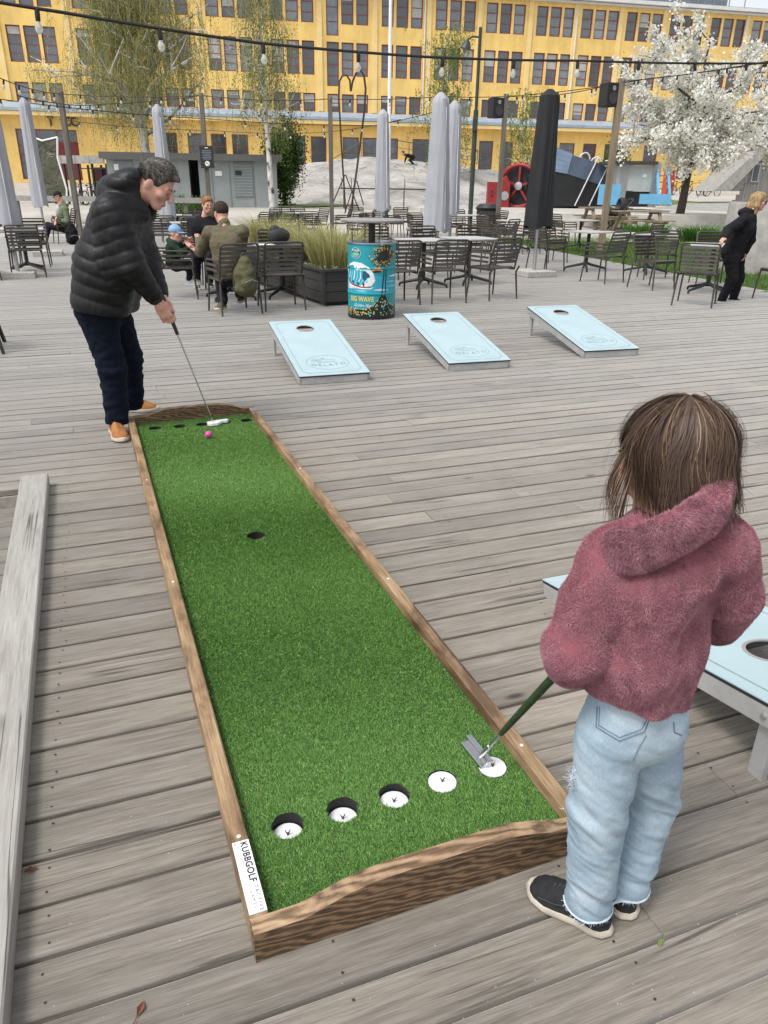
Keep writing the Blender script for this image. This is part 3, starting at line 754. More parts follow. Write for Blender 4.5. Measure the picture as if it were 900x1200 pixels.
# ================================================================== trees and shrubs
def quads(P, size, tones, flat=0.0, aspect=.6, droop=None):
    """leaf-sized faces at points P"""
    n = len(P); d = np.random.normal(size=(n, 3)); d /= np.linalg.norm(d, axis=1)[:, None]
    if droop is not None: d[:, 2] = -abs(d[:, 2])*droop-.3; d /= np.linalg.norm(d, axis=1)[:, None]
    e = np.random.normal(size=(n, 3)); e -= d*(e*d).sum(1)[:, None]; e /= np.linalg.norm(e, axis=1)[:, None]
    s = np.asarray(size)*np.random.uniform(.6, 1.25, n); s = s[:, None]
    a = P-d*s*.5; c = P+d*s*.5; b_ = P+e*s*aspect*.5; f = P-e*s*aspect*.5
    V = np.stack([a, b_, c, f], 1).reshape(-1, 3); F = np.arange(4*n).reshape(-1, 4)
    return V, F, np.repeat(tones, 4)
def limb_tree(rs, base, top, r0, nl, spread, up, curve=.1, start=.3, sub=3):
    """trunk with limbs and twigs; returns tube list and tip points"""
    base = np.array(base, float); top = np.array(top, float); L = np.linalg.norm(top-base)
    tr = [base+(top-base)*t+np.array([rs.gauss(0, curve)*L*.04*t, rs.gauss(0, curve)*L*.04*t, 0]) for t in np.linspace(0, 1, 9)]
    tubes = [(tr, [r0*(1-.88*t) for t in np.linspace(0, 1, 9)])]; tips = []
    for i in range(nl):
        t = start+(1-start)*(i+.5)/nl*.96; k = t*8; j = min(int(k), 7); p = tr[j]+(tr[j+1]-tr[j])*(k-j)
        az = i*2.4+rs.uniform(-.5, .5); ln = spread*L*(1.05-.72*t)*rs.uniform(.75, 1.15)
        d = np.array([math.cos(az), math.sin(az), up*rs.uniform(.6, 1.3)]); d /= np.linalg.norm(d)
        pts = [p]
        for s in range(1, 6):
            d = d+np.array([rs.gauss(0, .16), rs.gauss(0, .16), rs.gauss(0, .12)]); d /= np.linalg.norm(d); pts.append(pts[-1]+d*ln/5)
        rr = r0*(1-.80*t)*.55
        tubes.append((pts, [rr*(1-.8*q/5) for q in range(6)])); tips += pts[2:]
        for s in range(sub):
            q = pts[rs.randint(1, 5)]; dd = d+np.array([rs.gauss(0, .8), rs.gauss(0, .8), rs.gauss(0, .5)]); dd /= np.linalg.norm(dd)
            l2 = ln*rs.uniform(.3, .55); tw = [q]
            for u in range(3): dd = dd+np.array([rs.gauss(0, .2)]*3); dd /= np.linalg.norm(dd); tw.append(tw[-1]+dd*l2/3)
            tubes.append((tw, [rr*.45, rr*.33, rr*.22, rr*.1])); tips += tw[1:]
    return tubes, np.array(tips)
MAT['birch_bark'] = None
def birch_bark():
    m, nt, b = new_mat('birch_bark'); v = coords(nt, 'World', (1, 1, .8)); f = noise_tex(nt, v, 3.5, 5, .6)
    nt.links.new(ramp(nt, f, [(.38, (.05, .045, .04)), (.47, (.48, .46, .43)), (.7, (.66, .64, .61))]), b.inputs['Base Color']); b.inputs['Roughness'].default_value = .8
    return m
MAT['birch_bark'] = birch_bark()
MAT['dark_bark'] = plain('dark_bark', (.05, .042, .035), .9, 0, .35, 5, .4, 30)
MAT['twig'] = plain('birch_twigs', (.27, .24, .12), .9, 0, .2, 8)
def tree_obj(name, label, cat, base, tubes, bark, group=None, seg=7):
    t = thing(name, label, cat, base, 0, group); b0 = np.array(base)
    m = MB(); pts, rr = tubes[0]; m.tube([p-b0 for p in pts], rr, 10); m.build('trunk', bark, t, True)
    m = MB()
    for pts, rr in tubes[1:]: m.tube([p-b0 for p in pts], rr, 5)
    if tubes[1:]: tag(m.build('limbs', bark, t, True), kind='stuff')
    return t, b0
def crown_obj(t, name, V, F, tones, m):
    me = raw_mesh(name, V, F); set_attr(me, 'tone', tones); return link(name, me, t, m)
def clumps(centres, n, rad, rs=np.random):
    i = rs.randint(0, len(centres), n); return centres[i]+rs.normal(size=(n, 3))*rad, i
LEAF_B = leafmat('birch_leaves', ((.115, .14, .03), (.225, .255, .06), (.38, .40, .12)))
LEAF_G = leafmat('fresh_leaves', ((.07, .115, .02), (.14, .21, .04), (.27, .36, .09)))
def weeping_birch(label, base, top, nl, spread, tw_n, leaf_n, hang, r0, seed, group, width=None, leaf=LEAF_B, leafsize=.075, start=.3):
    rs = random.Random(seed); st = np.random.RandomState(seed)
    tubes, tips = limb_tree(rs, base, top, r0, nl, spread, 1.0, .15, start)
    t, b0 = tree_obj('birch_tree', label, 'tree', base, tubes, MAT['birch_bark'], group)
    # hanging twigs: thin strips falling from the tips
    st_i = st.randint(0, len(tips), tw_n); P = tips[st_i]+st.normal(size=(tw_n, 3))*np.array([.45, .45, .3])
    ln = st.uniform(.4, 1, tw_n)*hang; dx = st.normal(size=(tw_n, 2))*.26
    K = 4; V = []; tw = .0095
    A = st.uniform(0, 2*np.pi, tw_n); ex = np.c_[np.cos(A), np.sin(A), np.zeros(tw_n)]*tw
    pts = []
    for k in range(K+1):
        s = k/K; q = P.copy(); q[:, :2] += dx*ln[:, None]*(1.6*s-.8*s*s); q[:, 2] -= ln*(s**1.25)-.1*np.sin(s*3); pts.append(q)
    V = []; F = []
    for k in range(K+1): w_ = 1-.6*k/K; V += [pts[k]-ex*w_, pts[k]+ex*w_]
    V = np.stack(V, 1).reshape(-1, 3); nv = 2*(K+1); o_ = np.arange(tw_n)*nv
    F = np.concatenate([np.stack([o_+2*k, o_+2*k+1, o_+2*k+3, o_+2*k+2], 1) for k in range(K)])
    tag(link('twigs', raw_mesh('twigs', V-b0, F), t, MAT['twig']), kind='stuff')
    i = st.randint(0, tw_n, leaf_n); s = st.uniform(.05, 1, leaf_n)*K; k = np.minimum(s.astype(int), K-1); al = np.stack(pts, 0)
    L = al[k, i]*(1-(s-k))[:, None]+al[k+1, i]*(s-k)[:, None]+st.normal(size=(leaf_n, 3))*.05
    clump_tone = st.rand(len(tips))[st_i][i]*.6+st.rand(leaf_n)*.4
    Vq, Fq, T = quads(L-b0, leafsize, clump_tone, droop=1.2)
    crown_obj(t, 'crown', Vq, Fq, T, leaf)
    return t
bb = on_ground(178, 41); bt = Q(140, -40, 42)
weeping_birch('big weeping birch with white trunk and olive twigs in front of the yellow building', bb, bt, 40, .50, 3600, 56000, 2.5, .26, 11, 'birch trees in front of the yellow building')
b2 = on_ground(318, 39); weeping_birch('slender birch with thin pale green crown and white trunk beside the grey kiosk', b2, Q(298, -60, 39.5), 26, .22, 1000, 8000, 1.9, .15, 12, 'birch trees in front of the yellow building', leaf=LEAF_G, leafsize=.085)
b3 = on_ground(524, 52); weeping_birch('small light green birch behind the two grey parasols', b3, Q(523, 38, 52), 24, .24, 700, 11000, 1.1, .12, 13, 'birch trees in front of the yellow building', leaf=LEAF_G, leafsize=.10, start=.15)
b4 = on_ground(615, 50); weeping_birch('little light green sapling behind the black parasol', b4, Q(612, 118, 50), 16, .30, 300, 4500, .7, .06, 14, 'birch trees in front of the yellow building', leaf=LEAF_G, leafsize=.09, start=.25)
def blossom_tree(label, base, fork, crown_c, crown_r, n, seed, group):
    rs = random.Random(seed); st = np.random.RandomState(seed)
    base = np.array(base); fork = np.array(fork); cc = np.array(crown_c)
    tr = [base+(fork-base)*t+np.array([.03*math.sin(t*6), 0, 0]) for t in np.linspace(0, 1, 6)]
    tubes = [(tr, [.19-.06*t for t in np.linspace(0, 1, 6)])]; tips = []
    for i in range(26):
        d = np.array([rs.gauss(0, 1), rs.gauss(0, 1), rs.gauss(.05, .8)]); d /= np.linalg.norm(d); d *= np.array(crown_r)*rs.uniform(.7, 1.0)
        e = cc+d; s0 = fork if i % 3 else tr[4]
        pts = [s0+(e-s0)*t+np.array([rs.gauss(0, .16), rs.gauss(0, .16), .5*math.sin(t*3.14)*.6]) for t in np.linspace(0, 1, 8)]; pts[0] = s0
        tubes.append((pts, [.075*(1-.85*t)+.009 for t in np.linspace(0, 1, 8)])); tips += pts[2:]
        for s in range(7):
            q = pts[rs.randint(2, 7)]; dd = np.array([rs.gauss(0, 1), rs.gauss(0, 1), rs.gauss(.25, .8)]); dd /= np.linalg.norm(dd); l2 = rs.uniform(.5, 1.4)
            tw = [q+dd*l2*u/3+np.array([rs.gauss(0, .07)]*3) for u in range(4)]; tw[0] = q
            tubes.append((tw, [.022, .017, .012, .007])); tips += tw[1:]
    tips = np.array(tips)
    t, b0 = tree_obj('blossom_tree', label, 'tree', base, tubes, MAT['dark_bark'], group)
    P, i = clumps(tips, n, .12, st); ct = st.rand(len(tips))[i]
    V, F, T = quads(P-b0, .115, np.clip(ct*.5+st.rand(n)*.5, 0, 1), aspect=.9)
    crown_obj(t, 'crown', V, F, T, leafmat('white_blossom', ((.68, .67, .58), (.82, .81, .76), (.88, .87, .84)), .7, .35))
    n2 = n//7; P, i = clumps(tips, n2, .2, st); V, F, T = quads(P-b0, .08, st.rand(n2))
    crown_obj(t, 'young_leaves', V, F, T, LEAF_G)
c1 = on_ground(801, 33); blossom_tree('white blossom tree with dark trunk standing behind the picnic tables', c1, Q(812, 178, 33), Q(815, 122, 33), (3.1, 3.0, 2.75), 38000, 21, 'white blossom trees at the right')
c2 = on_ground(950, 35); blossom_tree('white blossom tree cut off by the right edge of the picture', c2, Q(945, 190, 35), Q(932, 138, 35), (2.5, 2.7, 2.4), 24000, 22, 'white blossom trees at the right')
def bush(name, label, cat, c, r, n, leaf, size, seed, group=None, stem=True, lumps=40):
    st = np.random.RandomState(seed); t = thing(name, label, cat, c, 0, group)
    d = st.normal(size=(lumps, 3)); d /= np.linalg.norm(d, axis=1)[:, None]; d *= np.array(r)*st.uniform(.45, .92, (lumps, 1)); d[:, 2] += r[2]
    i = st.randint(0, lumps, n); P = d[i]+st.normal(size=(n, 3))*np.array(r)*.2; P[:, 2] = np.maximum(P[:, 2], .05)
    V, F, T = quads(P, size, np.clip(st.rand(lumps)[i]*.6+st.rand(n)*.4, 0, 1))
    crown_obj(t, 'crown', V, F, T, leaf)
    if stem:
        m = MB()
        for k in range(7): e = d[k*3]; m.tube([(e[0]*.05, e[1]*.05, 0), e*.5, e], [.03, .02, .008], 5)
        m.build('trunk', MAT['dark_bark'], t)
    return t
LEAF_D = leafmat('dark_evergreen_leaves', ((.03, .055, .014), (.07, .12, .028), (.15, .22, .05)))
LEAF_H = leafmat('hedge_leaves', ((.025, .06, .012), (.055, .12, .025), (.12, .21, .05)))
bush('evergreen_shrub', 'tall dense evergreen shrub right of the slender birch and the kiosk', 'shrub', on_ground(334, 44), (1.15, 1.0, 2.3), 15000, LEAF_D, .13, 31)
bush('evergreen_shrub', 'dark conical evergreen shrub behind the wooden pole with the speaker', 'shrub', on_ground(722, 48), (1.1, 1.0, 1.75), 9000, LEAF_D, .12, 32)
bush('round_bush', 'clipped round green bush before the dark gap of the kiosk', 'bush', on_ground(235, 30), (.62, .6, .52), 6500, LEAF_H, .06, 33, 'round bushes by the kiosk')
bush('round_bush', 'clipped round green bush close to the face of the putting man', 'bush', on_ground(215, 30.5), (.6, .6, .5), 6000, LEAF_H, .06, 34, 'round bushes by the kiosk')
def blades(name, label, cat, c, n, rad, hgt, leaf, wd, seed, group=None, spread=.5, parent=None):
    st = np.random.RandomState(seed)
    t = thing(name, label, cat, c, 0, group)
    a = st.uniform(0, 2*np.pi, n); r = rad*np.sqrt(st.rand(n)); x = np.cos(a)*r; y = np.sin(a)*r
    L = hgt*st.uniform(.5, 1.1, n); ox_ = np.cos(a)*spread*L*(r/rad)+st.normal(size=n)*.12*L; oy = np.sin(a)*spread*L*(r/rad)+st.normal(size=n)*.12*L
    e = st.uniform(0, 2*np.pi, n); ex = np.c_[np.cos(e)*wd, np.sin(e)*wd, np.zeros(n)]
    P0 = np.c_[x, y, np.zeros(n)]; P1 = np.c_[x+ox_*.45, y+oy*.45, L*.65]; P2 = np.c_[x+ox_*1.1, y+oy*1.1, L*(.98-.28*st.rand(n))]
    V = np.stack([P0-ex, P0+ex, P1+ex*.8, P1-ex*.8, P2+ex*.15, P2-ex*.15], 1).reshape(-1, 3); o_ = np.arange(n)*6
    F = np.concatenate([np.stack([o_, o_+1, o_+2, o_+3], 1), np.stack([o_+3, o_+2, o_+4, o_+5], 1)])
    me = raw_mesh('foliage', V, F); set_attr(me, 'tone', np.repeat(st.rand(n), 6)); link('foliage', me, t, leaf); return t
LEAF_L = leafmat('lily_leaves', ((.035, .10, .015), (.07, .18, .03), (.16, .30, .06)))
for i, (px, fd, lb) in enumerate(((765, 27.5, 'clump of fresh green blade leaves left of the blossom tree trunk'), (832, 26.5, 'clump of fresh green blade leaves right of the blossom tree trunk'))):
    p = Q(px, 217, fd); blades('lily_clump', lb, 'plant', (p[0], p[1], -.1), 900, .62, .62, LEAF_L, .012, 41+i, 'leafy clumps on the lawn', .75)
# ================================================================== chairs and tables
def make_chair(label, loc, rz, arms=True):
    t = thing('slatted_chair', label, 'chair', loc, rz, 'taupe slatted metal chairs on the deck')
    W, D, SZ, TOP = .50, .46, .45, .86
    def back(z):   # y of the back at height z
        return -D/2+.02-.16*max(0, (z-SZ))/(TOP-SZ)*.75
    for sx in (-1, 1):
        m = MB(); m.tube([(sx*(W/2-.005), back(TOP-.05)+.0, SZ+.02), (sx*(W/2+.005), -D/2-.015, SZ-.06), (sx*(W/2+.02), -D/2-.06, 0)], [.015, .015, .012], 7); m.build('leg', MAT['chair'], t, True)
        m = MB(); m.tube([(sx*(W/2-.01), D/2-.02, SZ-.01), (sx*(W/2+.012), D/2+.02, 0)], [.015, .012], 7); m.build('leg', MAT['chair'], t, True)
    m = MB(); pts = [(-W/2, back(SZ), SZ-.02)]
    pts += [(-W/2, back(z), z) for z in (.55, .66, .76, TOP-.04)]+[(-W/2+.012, back(TOP-.012), TOP-.012), (-W/2+.045, back(TOP), TOP)]
    pts += [(-x, y, z) for x, y, z in reversed(pts)]
    m.tube(pts, .0135, 7); m.build('back_frame', MAT['chair'], t, True)
    sl = MB(); sl.box((0, 0, 0), (W-.02, .014, .034)); sme = sl.mesh('slat'); sme.materials.append(MAT['chair'])
    for k in range(6):
        z = .535+k*.054; o = link('slat', sme, t); o.location = (0, back(z)-.002-(.012 if k == 0 else 0), z); o.rotation_euler = (-.25, 0, 0)
    ss = MB(); ss.box((0, 0, 0), (W-.02, .052, .014)); s2 = ss.mesh('slat'); s2.materials.append(MAT['chair'])
    for k in range(7):
        y = -D/2+.05+k*.064; o = link('slat', s2, t); o.location = (0, y, SZ-.012*math.sin(math.pi*k/6)); o.rotation_euler = ((.35 if k == 0 else (-.25 if k == 6 else 0)), 0, 0)
    fr = MB()
    for sx in (-1, 1): fr.bar((sx*(W/2-.012), -D/2, SZ-.018), (sx*(W/2-.012), D/2-.01, SZ-.018), .02, .03)
    fr.bar((-W/2+.02, D/2-.02, SZ-.025), (W/2-.02, D/2-.02, SZ-.025), .02, .03); fr.build('seat_frame', MAT['chair'], t)
    if arms:
        for sx in (-1, 1):
            m = MB(); x = sx*(W/2+.012)
            m.tube([(x, back(.68)+.0, .665), (x, .05, .66), (x, D/2-.06, .655), (x, D/2-.025, .635), (x, D/2-.012, .60), (x, D/2-.01, SZ-.01)], .013, 7); m.build('armrest', MAT['chair'], t, True)
            for z in (.54, .60):
                m = MB(); m.box((x, -.0, z), (.012, D-.06, .030)); m.build('slat', MAT['chair'], t)
    return t
CH = []   # (x, y, rz deg, arms, label)
def chair(x, y, rz, label, arms=True): CH.append((x, y, rz, arms, label))
chair(3.93, 10.15, 2, 'taupe slatted chair beside the beer barrel, backing the camera, first of the front row')
chair(4.665, 10.17, 0, 'taupe slatted chair in the middle of the front row behind the cornhole boards')
chair(5.545, 10.30, 13, 'taupe slatted chair at the right of the front row, turned a little')
chair(4.75, 13.0, 178, 'taupe slatted chair across the table from the barrel, facing the camera')
chair(5.75, 13.1, 183, 'taupe slatted chair across the long table, facing the camera behind the middle front chair')
chair(6.75, 13.3, 175, 'taupe slatted chair facing the camera at the far right end of the long table')
chair(2.28, 10.16, 0, 'empty taupe slatted chair between the green backpack and the wooden planter')
chair(1.62, 9.98, 11, 'taupe slatted chair holding the man in the olive jacket')
chair(1.10, 11.55, -97, 'taupe slatted chair holding the child in the blue cap')
chair(1.85, 12.55, 176, 'taupe slatted chair holding the red haired woman in black')
chair(2.75, 12.3, 182, 'taupe slatted chair across the family table, next to the woman in black')
chair(8.45, 11.6, 18, 'taupe slatted chair backing the camera at the square table right of the black parasol')
chair(8.78, 10.62, 190, 'taupe slatted chair pulled out and facing the camera, left of the leaning woman', False)
chair(9.75, 11.75, -25, 'taupe slatted chair tilted away at the deck edge, behind the pulled out one')
chair(8.13, 8.86, -48.7, 'taupe slatted chair gripped by the leaning woman', False)
chair(10.1, 10.75, 150, 'taupe slatted chair at the deck edge, facing the camera behind the leaning woman')
chair(9.78, 8.9, 92, 'taupe slatted chair cut off by the right edge of the picture', False)
chair(8.45, 13.45, -80, 'taupe slatted chair in profile right behind the black parasol')
chair(9.6, 15.1, 185, 'taupe slatted chair facing the camera on the far side of the square table')
chair(7.55, 14.6, 70, 'taupe slatted chair half hidden by the black parasol pole')
chair(11.3, 14.2, 20, 'taupe slatted chair backing the camera left of the leafy clump')
chair(-1.12, 14.85, 2, 'taupe slatted chair behind the left grey parasol, backing the camera')
chair(-1.85, 14.5, -70, 'taupe slatted chair at the very left edge beside the big grey parasol')
chair(-1.1, 16.6, 180, 'taupe slatted chair facing the camera behind the left table')
FAR = [(9.6, 18.0, -80), (11.0, 18.2, 85), (10.3, 19.0, 180), (10.2, 17.3, 5), (10.0, 21.3, -70), (11.6, 21.6, 95), (10.9, 22.5, 178), (10.7, 20.7, 0), (12.4, 19.0, -85), (8.9, 16.2, 30), (7.3, 17.1, 170), (8.3, 19.6, 190),
       (7.3, 23.6, 60), (9.0, 23.3, -100), (8.1, 22.6, 5), (8.2, 24.5, 180), (9.7, 24.4, 175), (6.3, 22.9, 110), (5.4, 22.0, 200), (5.2, 24.3, 30), (6.3, 24.5, -40), (4.3, 20.7, 10), (5.5, 20.5, 170),
       (1.7, 21.0, 5), (2.5, 21.1, -4), (2.1, 22.8, 178), (3.1, 22.5, 200), (1.5, 18.5, 0), (2.4, 18.7, 10), (2.0, 17.0, 170), (6.8, 20.2, 15)]
protos = {}
for (x, y, rz, arms, lb) in CH:
    if arms not in protos: protos[arms] = make_chair(lb, (x, y, 0), R_(rz), arms)
    else: dup(protos[arms], (x, y, 0), R_(rz), lb)
TBL = [((10.35, 18.1), 'the table just left of the black parasol'), ((10.8, 21.6), 'the farthest table by the black parasol'), ((12.4, 18.2), 'the far table right of the black parasol'), ((8.1, 23.5), 'the far table behind the barrel'), ((5.9, 23.4), 'the far table above the ornamental grass'), ((2.2, 22.0), 'the far table behind the putting man'), ((2.0, 17.8), 'the table behind the family')]
seen = {}
for i, (x, y, rz) in enumerate(FAR):
    (tx, ty), nm = min(TBL, key=lambda q: (q[0][0]-x)**2+(q[0][1]-y)**2)
    dx, dy = x-tx, y-ty
    sd_ = ('right' if dx > 0 else 'left') if abs(dx) > abs(dy) else ('far' if dy > 0 else 'near')
    lb = 'slatted chair at the %s side of %s' % (sd_, nm); seen[lb] = seen.get(lb, 0)+1
    if seen[lb] > 1: lb = '%s slatted chair at the %s side of %s' % (('second', 'third', 'fourth', 'fifth')[seen[lb]-2], sd_, nm)
    dup(protos[True], (x, y, 0), R_(rz), lb)
MAT['tabletop'] = plain('grey_table_top', (.46, .465, .46), .4, 0, .06, 6)
MAT['darktop'] = plain('dark_table_top', (.06, .06, .062), .45, 0, .1, 6)
def make_table(label, loc, rz, w_=.74, d=.74, top='tabletop'):
    t = thing('pedestal_table', label, 'table', loc, rz, 'square pedestal tables on the deck')
    m = MB(); m.box((0, 0, .735), (w_, d, .022)); m.build('table_top', MAT[top], t, bevel=.004)
    m = MB(); m.tube([(0, 0, .10), (0, 0, .724)], .036, 10); m.box((0, 0, .716), (.3, .3, .014)); m.build('column', MAT['black_metal'], t, True)
    for k in range(4):
        a = R_(45+90*k); e = .40
        m = MB(); m.tube([(0, 0, .15), (.10*math.cos(a), .10*math.sin(a), .115), (e*.93*math.cos(a), e*.93*math.sin(a), .055), (e*math.cos(a), e*math.sin(a), .04), (e*1.02*math.cos(a), e*1.02*math.sin(a), .002)], [.026, .026, .021, .019, .017], 8); m.build('foot', MAT['black_metal'], t, True)
    return t
TB = [(5.05, 11.75, 8, 'grey square table right of the beer barrel, behind the front row of chairs'), (6.0, 12.0, 8, 'grey square table pushed against its left neighbour, left of the black parasol'),
      (9.35, 13.4, 15, 'grey square table right of the black parasol'), (10.2, 12.6, 10, 'grey square table beside the lawn, left of the leaning woman'), (9.3, 9.9, -40, 'grey square table behind the leaning woman'),
      (-1.2, 15.75, 3, 'grey square table behind the leftmost grey parasol'), (10.35, 18.1, 5, 'grey square table far back, just left of the black parasol'), (10.8, 21.6, 5, 'grey square table farthest back, left of the black parasol'),
      (12.4, 18.2, 5, 'grey square table far back, right of the black parasol'), (8.1, 23.5, 0, 'grey square table far back behind the round barrel table'), (5.9, 23.4, 5, 'grey square table far back above the ornamental grass'), (2.2, 22.0, 0, 'grey square table far back behind the putting man'), (2.0, 17.8, 0, 'grey square table behind the family')]
tp = None
for (x, y, rz, lb) in TB:
    if tp is None: tp = make_table(lb, (x, y, 0), R_(rz))
    else: dup(tp, (x, y, 0), R_(rz), lb)
ft = make_table('dark square table where the family of three sits', (1.78, 11.2, 0), R_(4), .78, .78, 'darktop')
make_table('dark square table with a black bag on it beside the family', (2.56, 11.25, 0), R_(4), .74, .74, 'darktop')
# black bag and folded paper on the family table, dark case behind
bag = MB(); bag.ell((0, 0, .11), (.17, .10, .11), 20, 12); bag.ell((-.05, .01, .19), (.08, .06, .06), 14, 8)
o = bag.build('handbag', MAT['black_rubber'], None, True); o.location = (2.52, 11.2, .748); tag(o, 'soft black bag lying on the dark table beside the family', 'bag')
pp = MB(); pp.box((0, 0, .003), (.30, .21, .006), .2); o = pp.build('menu_sheet', MAT['white_paint']); o.location = (2.25, 11.05, .748); tag(o, 'white sheet lying on the dark table behind the green backpack', 'paper')
# black framed stool cut by the left edge
st = thing('bar_stool', 'black metal framed stool with a wooden rung, cut off by the left edge', 'stool', (-1.08, 8.25, 0), R_(4))
m = MB(); m.box((-.14, 0, .585), (.38, .36, .03)); m.build('seat', MAT['black_metal'], st, bevel=.008)
for (sx, sy) in ((1, 1), (1, -1), (-1, 1), (-1, -1)):
    m = MB(); m.bar((-.14+sx*.165, sy*.15, .57), (-.13+sx*.235, sy*.24 if sy < 0 else sy*.40, 0), .03, .03); m.build('leg', MAT['black_metal'], st)
for sy in (.31, -.22):
    m = MB(); m.bar((-.33, sy, .27), (.06, sy, .27), .035, .05); m.build('rung', MAT['rail'], st)
m = MB(); m.bar((-.31, -.2, .25), (-.31, .28, .25), .03, .03); m.build('rung', MAT['black_metal'], st)
m = MB(); m.lathe([(.0, 0), (.13, 0), (.145, .02), (.145, .05), (.12, .07), (0, .075)], 24); o = m.build('round_cushion', plain('cushion_grey', (.5, .5, .52), .6), None, True); o.location = (-1.25, 8.36, .30)
tag(o, 'pale round cushion resting in the black stool at the left edge', 'cushion')
cb = MB(); 
for sy in (-.08, .08): cb.bar((-.32, sy, .287), (.03, sy, .287), .05, .02)
cb.build('shelf', MAT['black_metal'], st)
# ================================================================== planter with ornamental grass
MAT['planterwood'] = grain_wood('dark_stained_planks', 'x', ((.022, .021, .02), (.045, .043, .040), (.075, .071, .065)), .6, .6, bmp=.25)
MAT['soil'] = plain('planter_soil', (.035, .028, .02), .95, 0, .3, 20, .4, 60)
def planter(label, loc, rz, W=.95, L=3.6, Hh=.48):
    t = thing('planter', label, 'planter', loc, rz, 'dark wooden planters')
    for k in range(3):
        z0 = .06+k*.135
        for (cx, cy, sx, sy) in ((W/2, .012, W-.05, .024), (W/2, L-.012, W-.05, .024), (.012, L/2, .024, L), (W-.012, L/2, .024, L)):
            m = MB(); m.box((cx, cy, z0+.065), (sx, sy, .128)); m.build('plank', MAT['planterwood'], t, bevel=.003)
    for (x, y) in ((.0, .0), (W, 0), (0, L), (W, L)):
        m = MB(); m.box((x, y, .25), (.045, .045, .43)); m.build('corner_post', MAT['planterwood'], t)
    m = MB()
    for (cx, cy, sx, sy) in ((W/2, .015, W+.06, .07), (W/2, L-.015, W+.06, .07), (.015, L/2, .07, L-.09), (W-.015, L/2, .07, L-.09)): m.box((cx, cy, Hh), (sx, sy, .03))
    m.build('rim', MAT['planterwood'], t)
    m = MB(); m.box((W/2, L/2, Hh-.08), (W-.06, L-.06, .04)); m.build('soil', MAT['soil'], t)
    m = MB(); m.box((W/2, L/2, .03), (W-.16, L-.16, .06)); m.build('plinth', MAT['black_metal'], t)
    return t
pc = G(379, 360)
planter('dark stained wooden planter with tall ornamental grass beside the beer barrel', (pc[0], pc[1], 0), R_(8))
LEAF_O = leafmat('ornamental_grass', ((.30, .28, .11), (.46, .46, .19), (.66, .60, .33)), .6, .45)
LEAF_C = leafmat('pale_groundcover', ((.16, .17, .10), (.27, .29, .18), (.42, .42, .30)))
def in_pl(u, v): c, s = math.cos(R_(8)), math.sin(R_(8)); return (pc[0]+u*c-v*s, pc[1]+u*s+v*c, .42)
blades('grass_clump', 'feathery yellow green grass clump at the near end of the planter by the barrel', 'plant', in_pl(.42, .52), 1000, .30, .66, LEAF_O, .006, 51, 'ornamental grass clumps in the planters', .55)
blades('grass_clump', 'feathery yellow green grass clump in the middle of the planter', 'plant', in_pl(.45, 1.75), 1100, .28, .62, LEAF_O, .006, 52, 'ornamental grass clumps in the planters', .55)
blades('grass_clump', 'feathery yellow green grass clump right of the head of the man in olive', 'plant', in_pl(.40, 3.0), 1100, .28, .68, LEAF_O, .006, 53, 'ornamental grass clumps in the planters', .55)
def cover():
    n = 9000; u = np.random.uniform(.05, .9, n); v = np.random.uniform(.05, 3.5, n); c, s = math.cos(R_(8)), math.sin(R_(8))
    P = np.c_[pc[0]+u*c-v*s, pc[1]+u*s+v*c, .43+np.random.rand(n)*.09*(.4+.6*np.sin(u*19)**2)]
    V, F, T = quads(P, .032, np.random.rand(n)); me = raw_mesh('ground_cover', V, F); set_attr(me, 'tone', T)
    tag(link('ground_cover', me, None, LEAF_C), 'low pale ground cover around the grass in the planter', 'ground cover', kind='stuff')
cover()
# ================================================================== beer barrel table
bx = thing('barrel_table', 'turquoise printed beer barrel with a round grey table top beside the planter', 'barrel table', (3.235, 9.17, 0), math.atan2(-9.17, -3.235)+math.pi/2)
BR, BH = .298, .905     # local -Y faces the camera
MAT['turq'] = plain('turquoise_print', (.012, .30, .36), .35, 0, .06, 3)
prof = [(BR-.012, .0), (BR, .012), (BR, .30), (BR+.007, .306), (BR+.007, .318), (BR, .324), (BR, .60), (BR+.007, .606), (BR+.007, .618), (BR, .624), (BR, BH-.02)]
m = MB(); m.lathe(prof, 64, cap=False); m.lathe([(BR-.012, 0.001), (0, .001)], 64, cap=False); m.build('drum', MAT['turq'], bx, True)
m = MB(); m.lathe([(BR-.001, BH-.024), (BR+.012, BH-.014), (BR+.012, BH), (BR, BH+.006), (BR-.012, BH), (BR-.014, BH-.05)], 64, cap=False); m.build('rim', MAT['steel'], bx, True)
m = MB(); m.lathe([(BR-.013, BH-.055), (0, BH-.055)], 48, cap=False); m.build('lid', MAT['dark_metal'], bx, True)
m = MB(); m.tube([(0, 0, BH-.055), (0, 0, 1.13)], .042, 14); m.lathe([(.15, 1.118), (.15, 1.13)], 24); m.build('post', MAT['black_metal'], bx, True)
for k in range(4):
    a = R_(20+90*k); m = MB(); m.tube([(.255*math.cos(a), .255*math.sin(a), BH-.05), (.255*math.cos(a), .255*math.sin(a), 1.13)], .006, 6); m.build('rod', MAT['black_metal'], bx)
m = MB(); m.lathe([(0, 1.131), (.375, 1.131), (.392, 1.14), (.392, 1.158), (.382, 1.164), (0, 1.164)], 64); m.build('table_top', plain('weathered_grey_top', (.27, .26, .245), .5, 0, .15, 6), bx, True)
m = MB(); a = R_(-68); m.box(((BR+.012)*math.cos(a), (BR+.012)*math.sin(a), BH-.008), (.03, .03, .035), a); m.build('clamp', MAT['steel'], bx)
